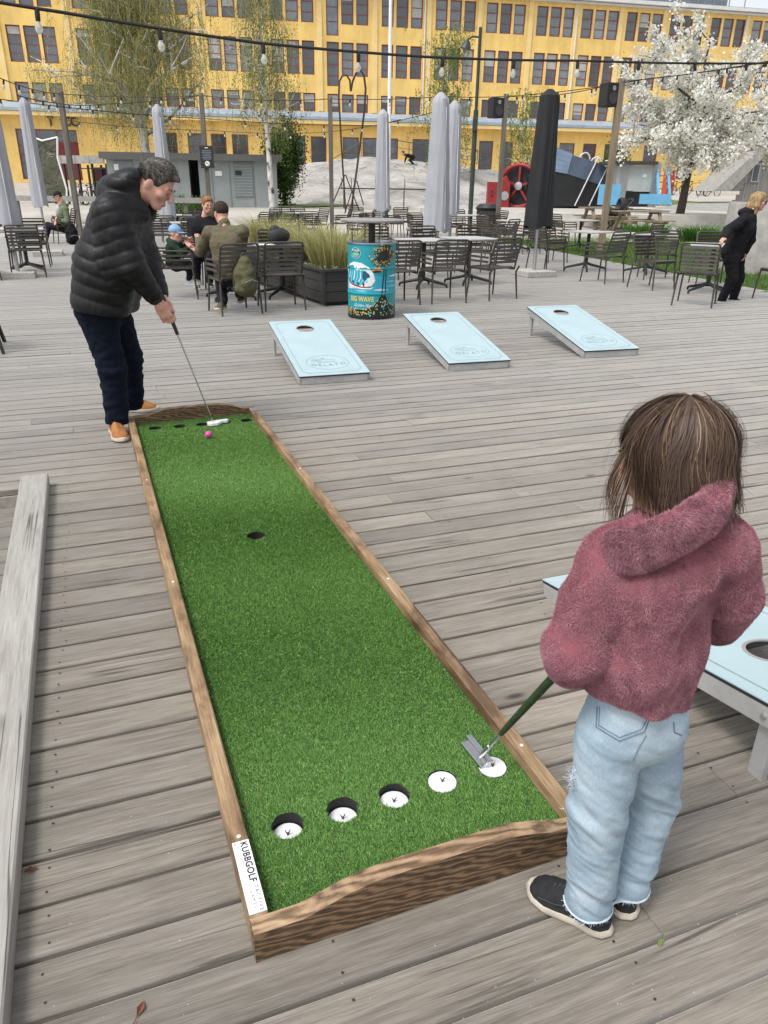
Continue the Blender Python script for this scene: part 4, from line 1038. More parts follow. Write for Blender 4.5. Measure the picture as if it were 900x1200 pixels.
def wrap(splines, mat, name, lift=.0015, me=None):
    """flat print: drawing in (u, z) with u the arc length from the side facing the camera, bent round the drum"""
    me = me or curve_mesh(splines)
    bm = bmesh.new(); bm.from_mesh(me)
    for _ in range(2):
        es = [e for e in bm.edges if abs(e.verts[0].co.x-e.verts[1].co.x) > .03]
        if es: bmesh.ops.subdivide_edges(bm, edges=es, cuts=3); bmesh.ops.triangulate(bm, faces=bm.faces)
    bm.to_mesh(me); bm.free()
    def fx(a_):
        th = -math.pi/2+a_[:, 0]/BR; z = a_[:, 1]; r = BR+lift+.0075*np.clip(1-np.abs(z-.312)/.012, 0, 1)+.0075*np.clip(1-np.abs(z-.612)/.012, 0, 1)
        return np.c_[r*np.cos(th), r*np.sin(th), z]
    xform_mesh(me, fx); return link(name, me, bx, mat)
P_ = lambda nm, c, r=.4: plain('print_'+nm, c, r, 0, .06, 6)
pw, py_, pbk, pbl, plb, pdb, pgr, por, prd = P_('white', (.72, .78, .78)), P_('yellow', (.70, .50, .11)), P_('black', (.012, .014, .015)), P_('blue', (.03, .36, .50)), P_('light_blue', (.18, .58, .68)), P_('deep_blue', (.008, .09, .16)), P_('lime', (.30, .52, .10)), P_('orange', (.66, .26, .10)), P_('red', (.35, .03, .03))
rs = random.Random(5)
def blob(cx, cz, rx, rz_, n=26, amp=.12, seed=0):
    r2 = random.Random(seed); ph = [r2.uniform(0, 6.3) for _ in range(4)]
    return [(cx+rx*(1+amp*math.sin(3*t+ph[0])+amp*.6*math.sin(5*t+ph[1]))*math.cos(t), cz+rz_*(1+amp*math.sin(3*t+ph[0])+amp*.6*math.sin(4*t+ph[2]))*math.sin(t)) for t in [2*math.pi*i/n for i in range(n)]]
# sea, wave, foam
wrap([[(-.46, .30), (.46, .30), (.46, .47), (.30, .50), (.10, .52), (-.10, .55), (-.46, .50)]], pbl, 'sea_print', .0012)
wrap([[(-.40, .40), (-.40, .58), (-.33, .655), (-.24, .685), (-.13, .675), (-.04, .63), (.02, .56), (.045, .47), (.0, .41), (-.2, .37)]], pw, 'wave_foam_print', .0018)
wrap([[(-.40, .42), (-.39, .55), (-.33, .615), (-.24, .635), (-.15, .62), (-.08, .575), (-.05, .52), (-.05, .45), (-.15, .41), (-.3, .40)]], pbl, 'wave_print', .0024)
for i in range(7):
    x0 = -.36+.042*i; wrap([[(x0, .42), (x0+.012, .42), (x0+.03+.008*i, .50), (x0+.055, .585-.010*abs(i-2)), (x0+.043, .588-.010*abs(i-2)), (x0+.014+.008*i, .50)]], plb if i % 2 else pw, 'wave_line_print', .0030)
wrap([blob(-.075, .53, .045, .05, 22, .22, 3)], pdb, 'wave_shade_print', .0036)
wrap([[(-.40, .60), (-.34, .635), (-.24, .642), (-.28, .622), (-.36, .585)]], pdb, 'cloud_print', .0036)
for i, (a_, z) in enumerate(((-.34, .375), (-.12, .345), (.12, .36), (.30, .40), (.33, .52), (.28, .455))):
    wrap([[(a_-.12, z), (a_, z+.014), (a_+.12, z-.004), (a_, z-.012)]], pw if i % 2 == 0 else plb, 'sea_line_print', .0026)
# canoe with paddlers
wrap([[(-.385, .465), (-.36, .445), (-.25, .41), (-.12, .385), (-.02, .385), (.03, .40), (.00, .372), (-.12, .366), (-.27, .388), (-.38, .43)]], pw, 'canoe_wash_print', .0040)
wrap([[(-.37, .46), (-.35, .452), (-.24, .418), (-.12, .398), (.01, .40), (-.04, .386), (-.13, .384), (-.25, .402), (-.36, .44)]], prd, 'canoe_print', .0046)
for x, z in ((-.33, .452), (-.255, .43), (-.175, .412), (-.10, .405)):
    wrap([blob(x, z+.018, .011, .024, 12, .1, 2)], pbk, 'paddler_print', .0052)
# palm trees, sunset, hedge of flowers
wrap([blob(.15, .745, .085, .10, 40, .25, 9)], py_, 'palm_glow_print', .0018)
wrap([blob(.07, .60, .06, .03, 22, .2, 12)], por, 'sunset_print', .0022)
wrap([[(.0, .575), (.05, .592), (.12, .585), (.11, .567), (.03, .563)]], pbk, 'island_print', .0026)
for k, (bx0, tx, tz) in enumerate(((.115, .165, .735), (.165, .185, .79))):
    wrap([[(bx0, .25), (bx0+.016, .25), ((bx0+tx)/2+.018, .5), (tx+.008, tz), (tx-.002, tz), ((bx0+tx)/2+.004, .5)]], pbk, 'palm_trunk_print', .0034)
    for i in range(30):
        a_ = 2*math.pi*i/30+rs.uniform(-.1, .1); L = rs.uniform(.10, .19); ex, ez = tx+L*math.cos(a_), tz+L*math.sin(a_)*.72-.025
        mx, mz = tx+L*.5*math.cos(a_), tz+L*.5*math.sin(a_)+.012; nx, nz = -math.sin(a_)*.012, math.cos(a_)*.012
        wrap([[(tx, tz), (mx-nx, mz-nz), (ex, ez), (mx+nx, mz+nz)]], pbk, 'palm_frond_print', .0040+.0002*(i % 5))
wrap([[(-.47, .003), (-.47, .14), (-.36, .13), (-.22, .115), (-.08, .125), (.02, .16), (.07, .22), (.10, .27), (.15, .31), (.20, .27), (.23, .20), (.28, .16), (.36, .15), (.47, .17), (.47, .003)]], pbk, 'hedge_print', .0030)
def specks(items, name):
    by = {}
    for x, z, r_, c_ in items: by.setdefault(c_.name, (c_, []))[1].append((x, z, r_))
    for c_, lst in by.values():
        V = []; F = []
        for x, z, r_ in lst:
            k = len(V); ph = rs.random(); V += [(x+r_*math.cos(ph+i*1.047), z+r_*math.sin(ph+i*1.047), 0) for i in range(6)]; F.append(tuple(range(k, k+6)))
        me = bpy.data.meshes.new(name); me.from_pydata(V, [], F); tag(wrap(None, c_, name, .0036 if name == 'flower_print' else .0052, me), kind='stuff')
its = []
for i in range(150):
    x = rs.uniform(-.46, .46); top = np.interp(x, [-.47, -.22, -.05, .07, .15, .22, .30, .47], [.13, .115, .13, .22, .30, .21, .16, .17]); z = rs.uniform(.05, top+.015)
    its.append((x, z, rs.uniform(.005, .011), py_ if z > top-.05 else rs.choice((pgr, pbl, plb, py_))))
specks(its, 'flower_print')
its = []
for i in range(230):
    a_ = rs.uniform(0, 6.3); q_ = rs.uniform(.25, 1)**.6; its.append((.15+.18*math.cos(a_)*q_, .755+.125*math.sin(a_)*q_, rs.uniform(.003, .0075), rs.choice((py_, py_, por, pbk))))
specks(its, 'leaf_print')
# emblem and words
def ellp(cx, cz, a_, b_, n=30): return [(cx+a_*math.cos(2*math.pi*i/n), cz+b_*math.sin(2*math.pi*i/n)) for i in range(n)]
wrap([ellp(-.215, .785, .075, .062)], pw, 'emblem_print', .0018)
wrap([ellp(-.215, .785, .07, .057)], pbk, 'emblem_print', .0024)
wrap([ellp(-.215, .773, .062, .030)], pbl, 'emblem_print', .0030); wrap([ellp(-.215, .772, .05, .014)], pgr, 'emblem_print', .0036)
def words(t, size, u, z, mat, shear=0, sp=1.05, off=.0, sx=1.0):
    me = text_mesh(t, size, spacing=sp, shear=shear, offset=off); xform_mesh(me, lambda a_: np.c_[a_[:, 0]*sx+u, a_[:, 1]+z, a_[:, 2]]); wrap(None, mat, 'lettering', .0042, me)
words('KONA', .036, -.215, .815, pw, off=.001); words('BREWING CO', .020, -.215, .742, pw)
words('BIG WAVE', .078, -.135, .245, py_, off=.003, sp=1.1, sx=.84); words('Golden Ale', .050, -.125, .172, pw, .35, .95)
# ================================================================== closed parasols
MAT['parasol'] = plain('grey_parasol_cover', (.36, .37, .40), .8, 0, .07, 2, .12, 30)
MAT['parasol_dark'] = plain('black_parasol_cover', (.012, .013, .015), .75, 0, .2, 3, .15, 30)
def parasol(label, loc, zb, zt, rt, rb, mat, lean=0, slab=True, seed=0, square=.5, sd=.62):
    t = thing('closed_parasol', label, 'parasol', loc, .2*seed, 'closed parasols in covers')
    r2 = random.Random(seed); n = 40; K = 22; V = []; F = []
    ph = [r2.uniform(0, 6.28) for _ in range(5)]
    for k in range(K+1):
        s = k/K; z = zb+(zt-zb)*s
        R0 = rb+(rt-rb)*min(1, s*1.05)
        if s > .94: R0 *= math.sqrt(max(.02, 1-((s-.94)/.062)**2))
        for j in range(n):
            a_ = 2*math.pi*j/n; fold = 1+.085*math.cos(4*a_+ph[0]+.5*s)*(1-.5*s)+.045*math.sin(7*a_+ph[1]+2*s)+.03*math.sin(11*a_+ph[2]-4*s)+.018*math.sin(3*a_+22*s+ph[3])
            V.append((R0*fold*math.cos(a_)+lean*s, R0*fold*math.sin(a_), z+(.03*math.sin(3*a_+ph[4]) if k == 0 else 0)))
    for k in range(K):
        for j in range(n): j2 = (j+1) % n; F.append((k*n+j, k*n+j2, (k+1)*n+j2, (k+1)*n+j))
    F.append(tuple(K*n+j for j in range(n)))
    mb = MB(); mb.add(V, F); mb.build('cover', mat, t, True)
    m = MB(); a0 = .6
    m.tube([(rb*1.04*math.cos(a0-.2*seed-1.9)+0, rb*1.04*math.sin(a0-.2*seed-1.9), zb+.05), (rt*1.07*math.cos(a0-.2*seed-1.9), rt*1.07*math.sin(a0-.2*seed-1.9), zt-.25)], .008, 5); m.build('piping', MAT['white_paint'] if mat is MAT['parasol'] else MAT['black_print'], t)
    m = MB(); m.tube([(0, 0, .10), (0, 0, zb+.3)], .028, 10); m.build('pole', MAT['steel'], t, True)
    m = MB(); m.tube([(0, 0, .10), (0, 0, .45)], .036, 10); m.build('sleeve', MAT['dull_steel'], t, True)
    m = MB(); m.box((0, 0, .052), (sd, sd, .10), -.2*seed); m.build('base_slab', MAT['granite'], t, bevel=.008)
    return t
def at_fd(px, fd): p = Q(px, 217, fd); return (p[0], p[1], 0)
b1 = G(22, 325); parasol('big grey closed parasol at the left edge on a granite slab', (b1[0], b1[1], 0), .84, 3.25, .13, .18, MAT['parasol'], seed=1, sd=.56)
b2 = G(57, 299); parasol('grey closed parasol second from the left, on a slab before the seated man', (b2[0], b2[1], 0), 1.02, 3.12, .11, .16, MAT['parasol'], seed=2)
parasol('grey closed parasol behind the head of the putting man', at_fd(193, 17.8), .78, 3.05, .11, .18, MAT['parasol'], seed=3)
parasol('grey closed parasol in front of the flagpole', at_fd(448, 17.9), 1.02, 3.02, .12, .18, MAT['parasol'], seed=4)
parasol('taller grey closed parasol of the close pair near the small birch', at_fd(513, 15.6), .72, 3.12, .15, .25, MAT['parasol'], seed=5)
parasol('shorter grey closed parasol right behind the taller one', at_fd(529, 17.0), .98, 3.12, .125, .18, MAT['parasol'], seed=6)
bb_ = G(625, 323); parasol('black closed parasol on a granite slab, left of the tilted playground cabin', (bb_[0], bb_[1], 0), .86, 3.1, .17, .24, MAT['parasol_dark'], seed=7, sd=.62)
# ================================================================== people: blended volumes -> one skin
class Field:
    def __init__(s, lo, hi, h):
        s.h = h; s.lo = np.array(lo, float); n = np.ceil((np.array(hi)-s.lo)/h).astype(int)+1; s.n = n
        s.v = np.full(tuple(n), 1.0, np.float32)
    def _sub(s, lo, hi):
        a = np.clip(np.floor((lo-s.lo)/s.h).astype(int), 0, s.n-1); b = np.clip(np.ceil((hi-s.lo)/s.h).astype(int)+1, 1, s.n)
        sl = tuple(slice(a[i], b[i]) for i in range(3))
        g = np.meshgrid(*[s.lo[i]+s.h*np.arange(a[i], b[i]) for i in range(3)], indexing='ij')
        return sl, np.stack(g, -1)
    def _put(s, sl, d, k, sub=False):
        o = s.v[sl]
        if sub:
            d = -d; hh = np.clip(.5-.5*(d-o)/k, 0, 1); s.v[sl] = d*(1-hh)+o*hh+k*hh*(1-hh)   # smooth max
            hh = np.clip(.5-.5*(o-d)/k, 0, 1); s.v[sl] = o+(d-o)*hh+k*hh*(1-hh)
        else:
            hh = np.clip(.5+.5*(o-d)/k, 0, 1); s.v[sl] = o+(d-o)*hh-k*hh*(1-hh)
    def cap(s, a, b, ra, rb, k=.02, sub=False):
        a = np.array(a, float); b = np.array(b, float); m = max(ra, rb)+k+3*s.h
        sl, P = s._sub(np.minimum(a, b)-m, np.maximum(a, b)+m)
        ba = b-a; t = np.clip(((P-a) @ ba)/max(ba @ ba, 1e-9), 0, 1)
        d = np.linalg.norm(P-a-t[..., None]*ba, axis=-1)-(ra+(rb-ra)*t)
        s._put(sl, d, k, sub); return s
    def chain(s, pts, rs, k=.02):
        for i in range(len(pts)-1): s.cap(pts[i], pts[i+1], rs[i], rs[i+1], k)
        return s
    def ell(s, c, r, M=None, k=.02, sub=False):
        c = np.array(c, float); r = np.array(r, float); m = r.max()+k+3*s.h
        sl, P = s._sub(c-m, c+m); q = P-c
        if M is not None: q = q @ M          # columns of M are the local axes
        k0 = np.linalg.norm(q/r, axis=-1); k1 = np.linalg.norm(q/r**2, axis=-1)+1e-9
        s._put(sl, k0*(k0-1)/k1, k, sub); return s
    def plane_cut(s, p, n_, k=.004):
        """remove the half space on the side n points to"""
        g = np.meshgrid(*[s.lo[i]+s.h*np.arange(s.n[i]) for i in range(3)], indexing='ij'); P = np.stack(g, -1)
        d = (P-np.array(p)) @ np.array(n_); s.v = np.maximum(s.v, d.astype(np.float32)); return s
    def mesh(s):
        v = s.v; ins = v < 0
        nx, ny, nz = v.shape
        acc = np.zeros((nx-1, ny-1, nz-1, 3), np.float32); cnt = np.zeros((nx-1, ny-1, nz-1), np.float32)
        for ax in range(3):
            o1, o2 = [i for i in range(3) if i != ax]
            sa = [slice(None)]*3; sb = [slice(None)]*3; sa[ax] = slice(0, -1); sb[ax] = slice(1, None)
            va, vb = v[tuple(sa)], v[tuple(sb)]; cr = (va < 0) != (vb < 0)
            t = np.where(cr, va/np.where(cr, va-vb, 1), 0)
            for d1 in (0, 1):
                for d2 in (0, 1):
                    q = [None]*3; q[ax] = slice(None)
                    q[o1] = slice(d1, v.shape[o1]-1+d1); q[o2] = slice(d2, v.shape[o2]-1+d2); q = tuple(q)
                    c_ = cr[q]; cnt += c_; acc[..., ax] += np.where(c_, t[q], 0); acc[..., o1] += c_*d1; acc[..., o2] += c_*d2
        act = cnt > 0; idx = np.full(act.shape, -1, np.int64); idx[act] = np.arange(act.sum())
        ijk = np.argwhere(act); V = s.lo+s.h*(ijk+acc[act]/cnt[act][:, None])
        F = []
        for ax in range(3):
            o1, o2 = [(1, 2), (2, 0), (0, 1)][ax]
            sa = [slice(None)]*3; sb = [slice(None)]*3; sa[ax] = slice(0, -1); sb[ax] = slice(1, None)
            a, b = ins[tuple(sa)], ins[tuple(sb)]; e = np.argwhere(a != b); fl = a[tuple(e.T)]
            ok = (e[:, o1] > 0) & (e[:, o2] > 0) & (e[:, o1] < v.shape[o1]-1) & (e[:, o2] < v.shape[o2]-1); e = e[ok]; fl = fl[ok]
            def at(d1, d2): q = e.copy(); q[:, o1] -= d1; q[:, o2] -= d2; return idx[tuple(q.T)]
            Q4 = np.stack([at(1, 1), at(0, 1), at(0, 0), at(1, 0)], 1); Q4[~fl] = Q4[~fl][:, ::-1]; F.append(Q4)
        return V, np.concatenate(F)
def relax(V, F, it=2, w_=.5):
    for _ in range(it):
        acc = np.zeros_like(V); c = np.zeros(len(V))
        for k in range(4):
            for kk in (1, 3):
                np.add.at(acc, F[:, k], V[F[:, (k+kk) % 4]]); np.add.at(c, F[:, k], 1)
        V = V*(1-w_)+w_*acc/np.maximum(c, 1)[:, None]
    return V
def vnormals(V, F):
    n = np.cross(V[F[:, 2]]-V[F[:, 0]], V[F[:, 3]]-V[F[:, 1]]); N = np.zeros_like(V)
    for k in range(4): np.add.at(N, F[:, k], n)
    return N/(np.linalg.norm(N, axis=1)[:, None]+1e-12)
def vnoise(V, sc, seed=0):
    return np.array([mnoise.noise((p[0]*sc[0]+seed, p[1]*sc[1], p[2]*sc[2])) for p in V])
def emit(fld, name, mat, parent, off, it=2, disp=None, smooth=True):
    V, F = fld.mesh(); V = relax(V, F, it)
    if disp is not None:
        N = vnormals(V, F); V = V+N*disp(V, N)[:, None]; V = relax(V, F, 1, .3)
    me = raw_mesh(name, V-off, F, smooth); return link(name, me, parent, mat)
def unit(v): v = np.array(v, float); return v/np.linalg.norm(v)
def head_axes(face, up):
    y = unit(face); x = unit(np.cross(y, np.array(up, float))); z = np.cross(x, y); return np.stack([x, y, z], 1)
def add_head(f, c, A, s=1.0, k=.012, female=False):
    L = lambda p: np.array(c)+A @ (np.array(p)*s)
    f.ell(L((0, -.014, .034)), np.array((.077, .096, .086))*s, A, k*s)
    f.ell(L((0, .026, -.030)), np.array((.060, .064, .074))*s, A, .03*s)
    f.cap(L((-.014, .064, -.096)), L((.014, .064, -.096)), .019*s, .019*s, .025*s)
    for sx in (-1, 1):
        f.cap(L((sx*.053, -.002, -.048)), L((sx*.022, .055, -.090)), .020*s, .017*s, .025*s)
        f.ell(L((sx*.043, .062, -.022)), np.array((.022, .022, .020))*s, A, .02*s)
        f.ell(L((sx*.031, .102, .008)), np.array((.018, .014, .012))*s, A, .012*s, sub=True)
        f.ell(L((sx*.031, .079, .007)), np.array((.0135, .012, .0115))*s, A, .005*s)
        f.cap(L((sx*.012, .092, .022)), L((sx*.046, .078, .024)), .008*s, .008*s, .012*s)
        f.ell(L((sx*.079, -.010, -.012)), np.array((.008, .020, .031))*s, A @ np.array([[math.cos(sx*.35), -math.sin(sx*.35), 0], [math.sin(sx*.35), math.cos(sx*.35), 0], [0, 0, 1]]), .008*s)
        f.ell(L((sx*.011, .106, -.034)), np.array((.008, .009, .007))*s, A, .006*s)
    f.cap(L((0, .090, .016)), L((0, .113, -.026)), .0085*s, .012*s, .010*s)
    f.cap(L((-.019, .089, -.060)), L((.019, .089, -.060)), .0055*s, .0055*s, .006*s); f.cap(L((0, .094, -.060)), L((0, .094, -.061)), .006*s, .006*s, .008*s)
    f.cap(L((-.016, .088, -.071)), L((.016, .088, -.071)), .0065*s, .0065*s, .006*s)
    f.cap(L((0, -.03, -.03)), L((0, -.045, -.135)), .056*s, .056*s, .03*s)
    return L
def face_parts(par, off, c, A, s, hairmat, closed=False, lipcol=None, glasses=False):
    L = lambda p: np.array(c)+A @ (np.array(p)*s)-off
    for sx in (-1, 1):
        m = MB(); m.tube([L((sx*.013, .099, .026)), L((sx*.030, .096, .032)), L((sx*.050, .080, .027))], [.0022*s, .003*s, .001*s], 6); m.build('eyebrow', hairmat, par, True)
        if closed:
            m = MB(); m.tube([L((sx*.018, .090, .002)), L((sx*.031, .0935, -.003)), L((sx*.044, .086, .001))], [.001*s, .0018*s, .001*s], 5); m.build('eyelashes', MAT['hair_dark'], par, True)
        else:
            m = MB(); m.ell(L((sx*.031, .0835, .007)), np.array((.010, .0085, .0055))*s, 12, 8, M=A); o = m.build('eye', MAT['eye_white'], par, True)
            m = MB(); m.ell(L((sx*.031, .0905, .007)), np.array((.0042, .002, .0045))*s, 10, 6, M=A); m.build('iris', MAT['hair_dark'], par, True)
    m = MB(); m.ell(L((0, .0945, -.066)), np.array((.019, .004, .007))*s, 14, 6, M=A); m.build('lips', MAT['lips'], par, True)
    if glasses:
        for sx in (-1, 1):
            m = MB(); m.ell(L((sx*.032, .104, .004)), np.array((.026, .004, .021))*s, 16, 8, M=A); m.build('sunglasses_lens', MAT['black_print'], par, True)
            m = MB(); m.tube([L((sx*.056, .096, .010)), L((sx*.080, .0, .008))], .003*s, 5); m.build('sunglasses_arm', MAT['black_print'], par, True)
def add_hand(f, wrist, d, nrm, thumb, s=1.0, curl=.9, k=.006, along=.62):
    """palm along d; fingers curl towards nrm (palm side); thumb leaves from side 'thumb'"""
    d = unit(d); t = unit(np.array(thumb)-d*(d @ np.array(thumb))); n = unit(np.array(nrm)-d*(d @ np.array(nrm)))
    w = np.array(wrist); pc_ = w+d*.048*s
    M_ = np.stack([t, d, n], 1); f.ell(pc_, np.array((.040, .050, .0145))*s, M_, .012*s); f.cap(w-d*.03*s, w+d*.02*s, .026*s, .028*s, .015*s)
    lens = (.078, .086, .080, .062)
    for i in range(4):
        o = (.029-.0195*i)*s; p = w+d*(.086-.004*abs(i-1))*s+t*o; a = .25*curl; dd = d; q = p
        for j, fr in enumerate((.45, .32, .23)):
            dd = unit(dd*math.cos(a)+n*math.sin(a)) if j == 0 else unit(np.cos(a)*dd+np.sin(a)*unit(n-dd*(dd @ n)+1e-6*d))
            e = q+dd*lens[i]*fr*s; r0 = (.0092-.0008*j-.0006*(i == 3))*s; f.cap(q, e, r0, r0*.92, k*s); q = e; a = .95*curl
    q = w+d*.022*s+t*.030*s; dd = unit(d*along+t*(.75 if along < .7 else .12)+n*(.2 if along < .7 else .5)); e = q+dd*.038*s; f.cap(q, e, .013*s, .0105*s, .008*s); e2 = e+unit(d*.85+t*.2+n*.5*curl)*.032*s; f.cap(e, e2, .0105*s, .0088*s, k*s)
MAT['skin'] = plain('skin', (.50, .285, .205), .5, 0, .10, 25, .06, 200)
MAT['skin_rosy'] = plain('rosy_skin', (.56, .30, .23), .5, 0, .10, 25, .06, 200)
MAT['lips'] = plain('lips', (.42, .17, .14), .5, 0, .08, 40)
MAT['eye_white'] = plain('eye_white', (.62, .60, .57), .3, 0, .03, 20)
MAT['hair_dark'] = plain('dark_hair', (.022, .017, .013), .6, 0, .3, 60)
def hair_mat(name, cols, sc=60):
    m, nt, b = new_mat(name); v = coords(nt, 'Object', (1, 1, .25)); f = noise_tex(nt, v, sc, 4, .6)
    nt.links.new(ramp(nt, f, [(.3, cols[0]), (.5, cols[1]), (.72, cols[2])]), b.inputs['Base Color']); b.inputs['Roughness'].default_value = .75; b.inputs['Specular IOR Level'].default_value = .2; bump(nt, b, f, .6, .004); return m
def strands(name, paths, widths, tones, mat, par, off):
    """thin ribbons through paths (n, K, 3), facing outwards"""
    n, K, _ = paths.shape; d = np.gradient(paths, axis=1); c = paths.mean(axis=(0, 1))
    r = paths-c; sd = np.cross(d, r); sd /= np.linalg.norm(sd, axis=2)[..., None]+1e-9
    tp = np.linspace(1, .35, K)[None, :, None]*np.asarray(widths)[:, None, None]
    V = np.stack([paths-sd*tp, paths+sd*tp], 2).reshape(-1, 3); o = np.arange(n)*2*K
    F = np.concatenate([np.stack([o+2*k, o+2*k+1, o+2*k+3, o+2*k+2], 1) for k in range(K-1)])
    me = raw_mesh(name, V-off, F, True); set_attr(me, 'tone', np.repeat(tones, 2*K)); return link(name, me, par, mat)
def strand_mat(name, cols, rough=.42):
    m, nt, b = new_mat(name); a = attr(nt, 'tone')
    nt.links.new(ramp(nt, a.outputs['Fac'], [(0, cols[0]), (.55, cols[1]), (1, cols[2])]), b.inputs['Base Color']); b.inputs['Roughness'].default_value = rough; return m
def shoe(par, off, heel, toe, up_mat, sole_mat, wd=.095, hgt=.10, sole=.026, collar=True, lace=None, z0=.0):
    heel = np.array([heel[0], heel[1], z0]); toe = np.array([toe[0], toe[1], z0]); d = unit(toe-heel); L = np.linalg.norm(toe-heel); s_ = np.array([d[1], -d[0], 0])
    ts = np.linspace(0, 1, 15)
    hw = np.interp(ts, [0, .04, .15, .35, .55, .72, .86, .95, 1], [.18, .55, .74, .70, .86, 1.0, .88, .58, .16])*wd/2
    def ring(t, w_, z): return [heel+d*(t*L)+s_*w_+np.array([0, 0, z]), heel+d*(t*L)-s_*w_+np.array([0, 0, z])]
    outl = [heel+d*(t*L)+s_*w_ for t, w_ in zip(ts, hw)]+[heel+d*(t*L)-s_*w_ for t, w_ in zip(ts[::-1], hw[::-1])]
    n = len(outl); cen = heel+d*L*.5
    def lay(sc, z): return [cen+(p-cen)*sc+np.array([0, 0, z+.008*max(0, ((p-cen) @ d)/(L/2))**3]) for p in outl]
    V = lay(.96, .002)+lay(1.04, .008)+lay(1.05, sole*.6)+lay(1.0, sole)+lay(.9, sole+.001); F = []
    for k in range(4):
        for i in range(n): F.append((k*n+i, k*n+(i+1) % n, (k+1)*n+(i+1) % n, (k+1)*n+i))
    F.append(tuple(range(n-1, -1, -1))); F.append(tuple(4*n+i for i in range(n)))
    m = MB(); m.add([p-off for p in V], F); so_ = m.build('sole', sole_mat, par, True)
    prof = np.interp(ts, [0, .05, .2, .35, .5, .62, .78, .9, 1], [.62, .92, .95, .98, .82, .66, .50, .40, .10])*hgt
    V = []; F = []; K = 11
    for t, w_, hh in zip(ts, hw, prof):
        for j in range(K):
            a = math.pi*j/(K-1); ca = math.cos(a); x = np.sign(ca)*abs(ca)**.7*w_*.99; z = sole-.003+(hh-sole*.5)*math.sin(a)**.75
            x *= 1-.28*(z/hgt)*(1 if t < .55 else .6)
            V.append(heel+d*(t*L*.985+.004)+s_*x+np.array([0, 0, z])-off)
    for i in range(len(ts)-1):
        for j in range(K-1): F.append((i*K+j, (i+1)*K+j, (i+1)*K+j+1, i*K+j+1))
    F.append(tuple(range(K))); F.append(tuple((len(ts)-1)*K+j for j in range(K-1, -1, -1)))
    m = MB(); m.add(V, F); up = m.build('shoe', up_mat, par, True); so_.parent = up
    if lace:
        for i in range(5):
            t = .46+.055*i; w_ = np.interp(t, ts, hw)*.42; z = sole+np.interp(t, ts, prof)-sole*.5+.001
            m = MB(); p = heel+d*(t*L)+np.array([0, 0, z-.006])
            m.tube([p+s_*w_-d*.006-np.array([0, 0, .007]), p+np.array([0, 0, .004]), p-s_*w_+d*.006-np.array([0, 0, .007])], .0028, 5); m.add([], []); lo = MB(); lo.v = [tuple(np.array(v)-off) for v in m.v]; lo.f = m.f; lo.mi = m.mi; lo.build('shoelace', lace, up, True)
    return up
def bbox(pts, m): P = np.array(pts); return P.min(0)-m, P.max(0)+m
X_, Z_ = np.array([1.0, 0, 0]), np.array([0, 0, 1.0])
FW = np.array([HEAD[0], HEAD[1], 0]); SD = np.array([SIDE[0], SIDE[1], 0])
